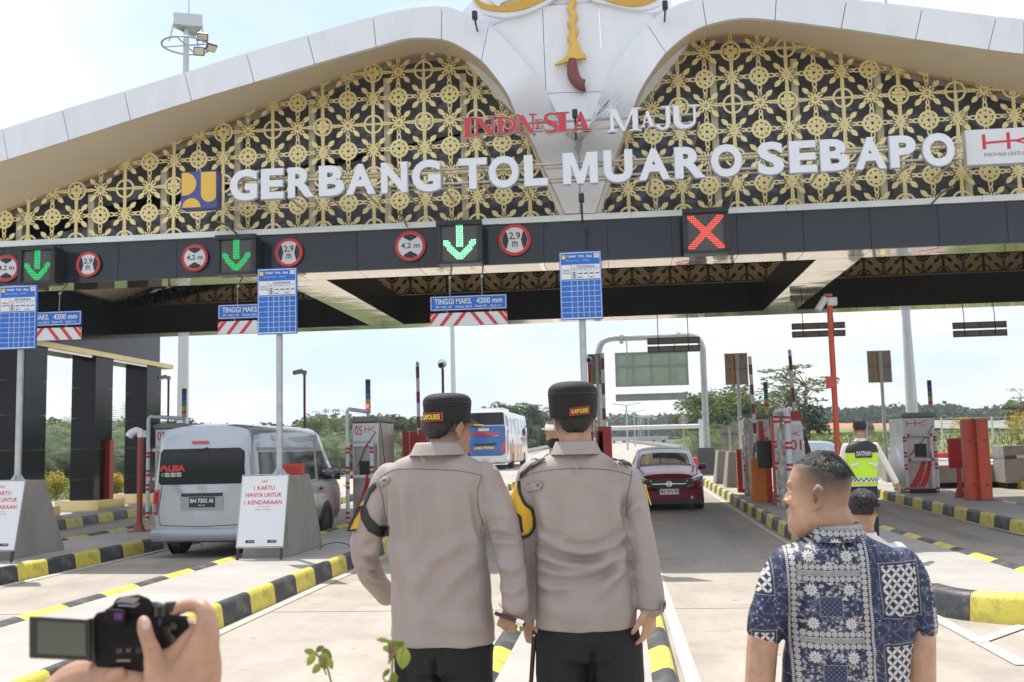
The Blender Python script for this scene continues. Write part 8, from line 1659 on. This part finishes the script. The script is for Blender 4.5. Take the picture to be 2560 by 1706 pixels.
# ---------------------------------------------------------------- generic smaller figures
def simple_person(label, xc, Y, zf, h, yaw, top_m, trou_m, skin, cloth='shirt', arms=None, hat=None, hairc=True, scale_w=1.0, vest=None):
    """standing person; lengths as shares of the height h"""
    o = thing('person', label, 'person'); k = h/1.72; R_ = Matrix.Rotation(yaw, 3, 'Z'); B = Vector((xc, Y, zf)); T = lambda x, y, z: B+R_ @ Vector((x*k*scale_w, y*k, z*k))
    tr = lambda rings: [[T(*p) for p in r] for r in rings]
    s = M(); s.loft(tr([sring((0, y, z), rx, ry, 20, 2.4) for z, rx, ry, y in ((1.46, .07, .06, 0), (1.42, .12, .085, 0), (1.38, .19, .105, 0), (1.3, .205, .12, 0), (1.15, .18, .12, 0), (1.0, .165, .115, 0), (.88, .18, .125, 0))]))
    arms = arms or {}
    for sg in (-1, 1):
        e, w_ = arms.get(sg, ((.26, .0, 1.1), (.27, .08, .87))); limb(s, [T(sg*.175, 0, 1.37), T(sg*e[0], e[1], e[2]), T(sg*w_[0], w_[1], w_[2])], [.058*k, .047*k, .038*k], 10, 4)
    sm_ = fuse('shirt', s, .012*k, 3, top_m); link('shirt', sm_, o)
    s = M(); f = lambda x, y, z: T(x/k/scale_w*k if False else x, y, z)
    fh = lambda x, y, z: B+R_ @ Vector((x*k, (y+.01)*k, (1.487+z)*k)); head(s, fh, 1.0); limb(s, [T(0, -.01, 1.55), T(0, -.01, 1.4)], [.055*k, .06*k], 10, 3); s.loft(tr([sring((0, 0, z), .1, .06, 12) for z in (1.4, 1.2, .9)]))
    for sg in (-1, 1):
        e, w_ = arms.get(sg, ((.26, .0, 1.1), (.27, .08, .87))); W_ = T(sg*w_[0], w_[1], w_[2]); E_ = T(sg*e[0], e[1], e[2]); limb(s, [T(sg*.16, 0, 1.35), E_, W_], [.04*k, .034*k, .026*k], 10, 3); hand(s, W_, (W_-E_), R_ @ Vector((sg*1, -.2, .2)), k, (.4, .45, .5, .5), .6, -sg)
        limb(s, [T(sg*.09, 0, .88), T(sg*.1, 0, .1)], [.05*k, .035*k], 8, 2)
    link('body', fuse('body', s, .0065*k, 2, skin, None, hairfun(fh, k, .06, .045)), o)
    if hairc: s = M(); s.loft([[fh(x*1.06, y*1.05-.002, z+.006) for x, y, z in sring((0, (yf+yb)/2, z), hw, (yf-yb)/2, 22, 2.2)] for z, yf, yb, hw in [(.09, -.045, -.088, .055), (.12, -.01, -.096, .071), (.15, .03, -.102, .0755), (.17, .06, -.103, .0755), (.19, .086, -.102, .074), (.214, .066, -.085, .062), (.23, .03, -.05, .04), (.238, .0, -.02, .012)]]); s.v = [tuple(Vector(v)+Vector((rng.normal(), rng.normal(), rng.normal()))*.0015) for v in s.v]; s.build('hair', HAIR, o, smooth=True)
    s = M(); s.loft(tr([sring((0, 0, z), rx, .12, 18) for z, rx in ((.98, .155), (.88, .172), (.82, .165))]))
    for sg in (-1, 1): limb(s, [T(sg*.085, 0, .86), T(sg*.095, -.0, .48), T(sg*.1, 0, .06)], [.095*k, .075*k, .058*k], 10, 3)
    link('trousers', fuse('trousers', s, .014*k, 3, trou_m), o)
    for sg in (-1, 1): s = M(); s.loft([[T(sg*.1+w_*math.cos(t), y, max(0, hh*.5+hh*.5*math.sin(t))) for t in [2*PI*i/10 for i in range(10)]] for y, w_, hh in ((-.09, .03, .06), (-.02, .04, .09), (.08, .045, .07), (.16, .03, .04))]); s.build('shoe', SHOE, o, smooth=60)
    return o, T, fh, sm_, k
WSH = mat('white_shirt', (.72, .70, .66), .7, bump=.3, bs=40)
g_, T, fh, sm_, k = simple_person('security guard in lime vest marked SATPAM walking away with swinging arm', P(1976, 1000, 14).x, 14.0, .21, 1.79, .0, WSH, TROU, SK1, arms={1: ((.31, .02, 1.12), (.40, .0, .93)), -1: ((.24, .05, 1.12), (.20, .15, .93))})
VST = mat('vest_lime', (.50, .78, .03), .5, bump=.3, bs=30); s = M(); s.loft([[T(*p) for p in sring((0, 0, z), rx, ry, 24, 2.4)] for z, rx, ry in ((1.40, .165, .107), (1.36, .20, .125), (1.28, .205, .135), (1.15, .19, .135), (1.0, .178, .13), (.90, .182, .137))]); v = s.build('vest', VST, g_, smooth=True)
s = M(); s.loft([[T(*p) for p in sring((0, 0, z), rx, ry, 24, 2.4)] for z, rx, ry in ((1.45, .08, .07), (1.425, .135, .1), (1.39, .19, .118), (1.34, .206, .134), (1.30, .2085, .1385))], cap=False); s.build('vest_yoke', ABK, v, smooth=True)
s = M(); zc = T(0, 0, 1.29); s.box((zc.x-.105, 14-.15, zc.z-.055), (zc.x+.105, 14-.135, zc.z+.05)); pt_ = s.build('name_patch', ABK, v); s = M(); text(s, 'SATPAM', zc.x-.092, zc.x+.092, zc.z-.035, zc.z+.03, 14-.151, .003, .03); s.build('lettering', mat('reflective_grey', (.5, .5, .52), .4), pt_)
s = M(); n = 22
for j in range(2):
    for i in range(n):
        if (i+j) % 2 == 0:
            t0, t1 = [PI+PI*(q)/n for q in (i, i+1)]; z0 = .945+j*.022
            pr = lambda t, z: T(.183*math.copysign(abs(math.cos(t))**.85, math.cos(t)), .1395*math.copysign(abs(math.sin(t))**.85, math.sin(t)), z); s.add([pr(t0, z0), pr(t1, z0), pr(t1, z0+.022), pr(t0, z0+.022)], [(0, 1, 2, 3)])
tag(s.build('checker_band', SNAVY, v), kind='stuff'); s = M(); s.loft([[T(*p) for p in sring((0, 0, z), rx, ry, 40, 2.4)] for z, rx, ry in ((.94, .1805, .1375), (.992, .1805, .1375))], cap=False); s.build('reflective_strip', mat('reflective_white', (.65, .66, .68), .4), v)
for sg in (-1, 1): s = M(); s.cbox(T(sg*.11, -.138, 1.16), (.11, .01, .035), Matrix.Rotation(sg*.35, 3, 'Y')); s.build('reflective_patch', MATS['reflective_white'], v)
s = M(); s.loft([[T(*p) for p in sring((0, -.008, z), rx, rx*1.1, 18)] for z, rx in ((1.44, .068), (1.475, .064), (1.478, .058))], cap=False); s.build('collar', WSH, g_)
b_, T, fh, sm_, k = simple_person('short dark haired person in white collar half hidden behind the batik shirted man', P(1984, 1170, 5.4).x, 5.4, 0, P(1984, 1127, 5.4).z, -.35, WSH, TROU, SK1)
s = M(); rg = np.random.default_rng(5)
for i in range(420):
    d = rg.normal(size=3); d /= np.linalg.norm(d); d[2] = abs(d[2])*.9-.1; y = -.012+.09*d[1]; p0 = fh(.070*d[0], min(y, .05), .145+.085*d[2]); p1 = p0+Vector((d[0]*.012, -.012+d[1]*.01, .004)); s.tube([p0, p1, p1+Vector((d[0]*.006, -.012, -.008))], [.0022, .0016, .0006], 3, False)
tag(s.build('hair_strands', HAIR, b_), kind='stuff'); s = M(); s.loft([[T(*p) for p in sring((0, -.008, z), rx, rx*1.1, 18)] for z, rx in ((1.44, .072), (1.475, .066), (1.478, .06))], cap=False); s.build('collar', WSH, b_)
xm = P(1262, 975, 8.5).x
m_, T, fh, sm_, k = simple_person('person in white cap and dark mask mostly hidden between the two officers', xm+.05, 8.5, .2, P(1262, 968, 8.5).z-.2, PI, mat('black_jacket', (.02, .02, .022), .6), TROU, SK1, hairc=False)
s = M(); s.loft([[fh(x*1.1, y*1.1, z) for x, y, z in sring((0, -.006, z), hw, hw*1.2, 20)] for z, hw in ((.155, .078), (.19, .078), (.225, .06), (.245, .03))]); s.build('cap', WSH, m_, smooth=True); s = M(); s.cbox(fh(0, .12, .165), (.14, .09, .012)); s.cbox(fh(.06, .1, .168), (.08, .1, .012)); s.build('cap_visor', WSH, m_); s = M(); s.sphere(fh(0, .045, .055), 1, 12, 8, (.066, .07, .055)); s.build('mask', TROU, m_, smooth=True)
simple_person('distant person in a dark jacket standing at the crash barrier beside the gantry post', P(1613, 1030, 70).x, 70, gz(70), 1.75, -1.2, mat('dark_jacket', (.03, .028, .04), .7), TROU, SK1)
# driver reaching out of the van
dr = thing('person', 'van driver reaching a checked sleeve out of the window towards cabinet 05', 'person'); CHK = mat('check_cloth', (.12, .14, .25), .7)
t = CHK.node_tree; tcn = t.nodes.new('ShaderNodeTexCoord'); ck = t.nodes.new('ShaderNodeTexChecker'); ck.inputs['Scale'].default_value = 34; ck.inputs[1].default_value = (.45, .47, .55, 1); ck.inputs[2].default_value = (.03, .04, .10, 1); t.links.new(tcn.outputs['Object'], ck.inputs[0]); t.links.new(ck.outputs[0], t.nodes['Principled BSDF'].inputs['Base Color'])
dx, dy = -7.17, 17.35; q = [(-6.72, 21.0, 1.33), (-6.4, 21.1, 1.30), (P(765, 1080, 21.3).x, 21.3, P(765, 1080, 21.3).z), (P(788, 1088, 21.8).x, 21.8, P(788, 1088, 21.8).z)]
s = M(); limb(s, q, [.062, .055, .05, .042]); s.loft([sring((-6.75, 20.9, z), rx, .12, 16) for z, rx in ((.95, .16), (1.3, .19), (1.42, .1))]); link('shirt', fuse('shirt', s, .012, 2, CHK), dr); s = M(); hand(s, q[3], (.9, .3, -.1), (0, 0, 1), 1, (.2, .2, .3, .3), .5, 1); fh = head_frame((-6.75, 20.92, 1.46), -.6); head(s, fh, 1); limb(s, [(-6.75, 20.9, 1.5), (-6.75, 20.9, 1.3), q[1], q[3]], [.055, .06, .03, .028]); link('body', fuse('body', s, .007, 2, SK1, None, hairfun(fh, 1)), dr); rebase(dr, (-6.75, 20.9, .9))
# ---------------------------------------------------------------- photographer's hands and camera at the lower left
YH = 1.36; u = lambda x, y, d=0.0: P(x, y, YH+d)
cm = thing('camera', 'black compact system camera with its screen flipped out, held up at the lower left', 'camera')
CB = mat('camera_body', (.008, .007, .007), .5, spec=.2, bump=.25, bs=500); CG = mat('camera_gloss', (.012, .012, .013), .12, coat=.6)
def pq(s, pts, d0, d1): s.add([u(x, y, d0) for x, y in pts]+[u(x, y, d1) for x, y in pts], [tuple(range(len(pts))), tuple(range(2*len(pts)-1, len(pts)-1, -1))]+[(i, i+len(pts), (i+1) % len(pts)+len(pts), (i+1) % len(pts)) for i in range(len(pts))])
s = M(); pq(s, [(214,1418),(224,1408),(240,1404),(262,1388),(300,1384),(350,1396),(362,1408),(430,1418),(438,1450),(430,1500),(400,1530),(330,1544),(222,1534),(212,1500)], .0, .035); s.build('body', CB, cm, bevel=.0035)
s = M(); pq(s, [(258,1392),(268,1374),(318,1366),(345,1376),(355,1396),(350,1412),(300,1418),(262,1414)], -.004, .05); s.build('viewfinder_hump', CB, cm, bevel=.004)
s = M(); pq(s, [(242,1398),(286,1402),(290,1410),(288,1438),(244,1434),(240,1410)], -.02, -.002); ey = s.build('eyepiece', CB, cm, bevel=.003); s = M(); pq(s, [(263,1408),(282,1409),(281,1425),(262,1423)], -.0215, -.0203); s.build('eyepiece_lens', mat('ev_lens', (.08, .03, .12), .08, emit=(.25, .05, .35), es=.12), ey)
s = M(); pq(s, [(272,1384),(290,1372),(322,1374),(310,1388)], -.006, -.004); s.build('hot_shoe', mat('shoe_metal', (.35, .35, .35), .3, .9), cm); s = M(); s.tube([u(268, 1386, -.008), u(290, 1371, .0), u(324, 1374, .0)], .0016, 5); s.tube([u(272, 1392, -.008), u(310, 1394, -.006), u(330, 1380, .0)], .0016, 5); s.build('hot_shoe_rail', MATS['shoe_metal'], cm)
s = M(); pq(s, [(67,1416),(206,1424),(209,1519),(67,1513)], -.012, -.004); sc_ = s.build('flip_screen', mat('screen_frame', (.03, .026, .024), .35), cm, bevel=.002); s = M(); pq(s, [(86,1426),(196,1432),(198,1508),(86,1503)], -.0132, -.0124); s.build('screen_glass', mat('screen_glass', (.085, .088, .075), .12, coat=.4), sc_)
s = M(); s.tube([u(211, 1422, .004), u(213, 1520, .004)], .006, 10); s.build('screen_hinge', CG, cm)
s = M(); rings = []
for d, r in ((.03, .030), (.045, .032), (.09, .032), (.095, .034), (.13, .034), (.135, .031)): c = u(318+d*260, 1445-d*60, d); rings.append([c+Vector((r*math.cos(a), 0, r*math.sin(a))) for a in [2*PI*i/26 for i in range(26)]])
s.loft(rings); s.build('lens', CG, cm, smooth=50)
for (x, y, r, h_) in ((372,1408,.013,.010),(392,1398,.008,.008),(376,1428,.0105,.006)):
    s = M(); c = u(x, y, .01); s.tube([c-Vector((0, 0, .004)), c+Vector((0, 0, h_))], r, 16); s.build('dial', CG, cm, bevel=.001)
for (x, y, r) in ((385,1450,.007),(395,1470,.0075),(402,1438,.005),(384,1478,.004)): s = M(); c = u(x, y, -.0); s.tube([c, c-Vector((0, .004, 0))], r, 12); s.build('button', CG, cm, smooth=40)
s = M()
def cp(st, x0, x1, y0, y1): a, b = u(x0, y1, -.0), u(x1, y0, -.0); text(s, st, a.x, b.x, a.z, b.z, YH-.0004, .0006, 0)
cp('CE', 268, 281, 1491, 1500); cp('EAC', 291, 302, 1490, 1499); s.tube([u(318+5*math.cos(q), 1495+5*math.sin(q), -.0006) for q in [2*PI*i/14 for i in range(15)]], .0004, 4); a, b = u(268, 1516, 0), u(300, 1519, 0); s.box((a.x, YH-.0008, b.z-.0008), (b.x, YH-.0002, a.z)); tag(s.build('back_marks', mat('mark_pink', (.32, .22, .2), .6), cm), kind='stuff')
s = M(); s.tube(crom([u(220, 1535, .01), u(226, 1560, .0), u(236, 1600, .01), u(230, 1660, .03)], 4), .004, 6); s.build('strap', CB, cm)
rebase(cm, tuple(u(300, 1535, .02)))
ph = thing('person', 'hands of a photographer gripping a black camera, rising from the lower left edge', 'person')
s = M(); k5 = 4
limb(s, [u(330,1429,-.022), u(333,1448,-.024), u(341,1474,-.024), u(352,1502,-.020), u(368,1545,-.006)], [.0082,.0098,.0096,.0122,.022])
limb(s, [u(398,1411,.012), u(412,1399,.012), u(436,1391,.004), u(463,1397,-.004), u(474,1420,-.008), u(472,1462,-.006), u(455,1510,.0)], [.0075,.0085,.0092,.0108,.0125,.019,.026])
limb(s, [u(470,1452,.02), u(478,1500,.015), u(470,1560,.015), u(440,1640,.02)], [.011,.016,.022,.028])
limb(s, [u(455,1480,.0), u(448,1530,.004), u(435,1580,.01), u(415,1680,.03), u(380,1900,.02)], [.016,.033,.037,.032,.035])
limb(s, [u(372,1540,-.004), u(385,1590,.004), u(400,1660,.02)], [.024,.03,.03]); limb(s, [u(352,1520,-.012), u(392,1512,.0), u(430,1480,.006), u(452,1452,.01)], [.013,.014,.015,.014])
for i in range(3): limb(s, [u(462-6*i,1440+22*i,.03), u(430-4*i,1436+22*i,.062), u(400,1444+22*i,.06)], [.011,.0095,.008])
link('right_hand', fuse('right_hand', s, .0019, 4, SK3, None, lambda a: np.zeros(len(a))), ph); bh = bvh(ph.children[0].data)
decal('nail', [(330,1424),(338,1425),(343,1434),(341,1446),(334,1450),(328,1444),(326,1433)], bh, mat('nail', (.66, .42, .36), .25), ph.children[0], .0006, YH-.03, 4)
for pts in ([(330,1462),(338,1466),(348,1462)], [(333,1470),(342,1473),(352,1468)], [(338,1492),(348,1494),(358,1488)]): seam('crease', pts, bh, ph.children[0], mat('skin_crease', (.36, .18, .12), .5), .0005, YH-.03, 0, 4)
s = M(); limb(s, [u(40,1760,.06), u(110,1640,.04), u(165,1585,.03), u(215,1565,.024), u(300,1562,.02), u(340,1575,.02)], [.036,.031,.033,.032,.026,.02])
for i in range(4): limb(s, [u(215+26*i,1568,.04), u(222+26*i,1556,.075), u(226+26*i,1545,.09)], [.011,.0098,.008])
limb(s, [u(250,1566,.0), u(262,1552,-.006), u(278,1547,-.006)], [.010,.0095,.008]); link('left_hand', fuse('left_hand', s, .0024, 4, SK3, None, lambda a: np.zeros(len(a))), ph)
rebase(ph, tuple(u(380, 1900, .02)))
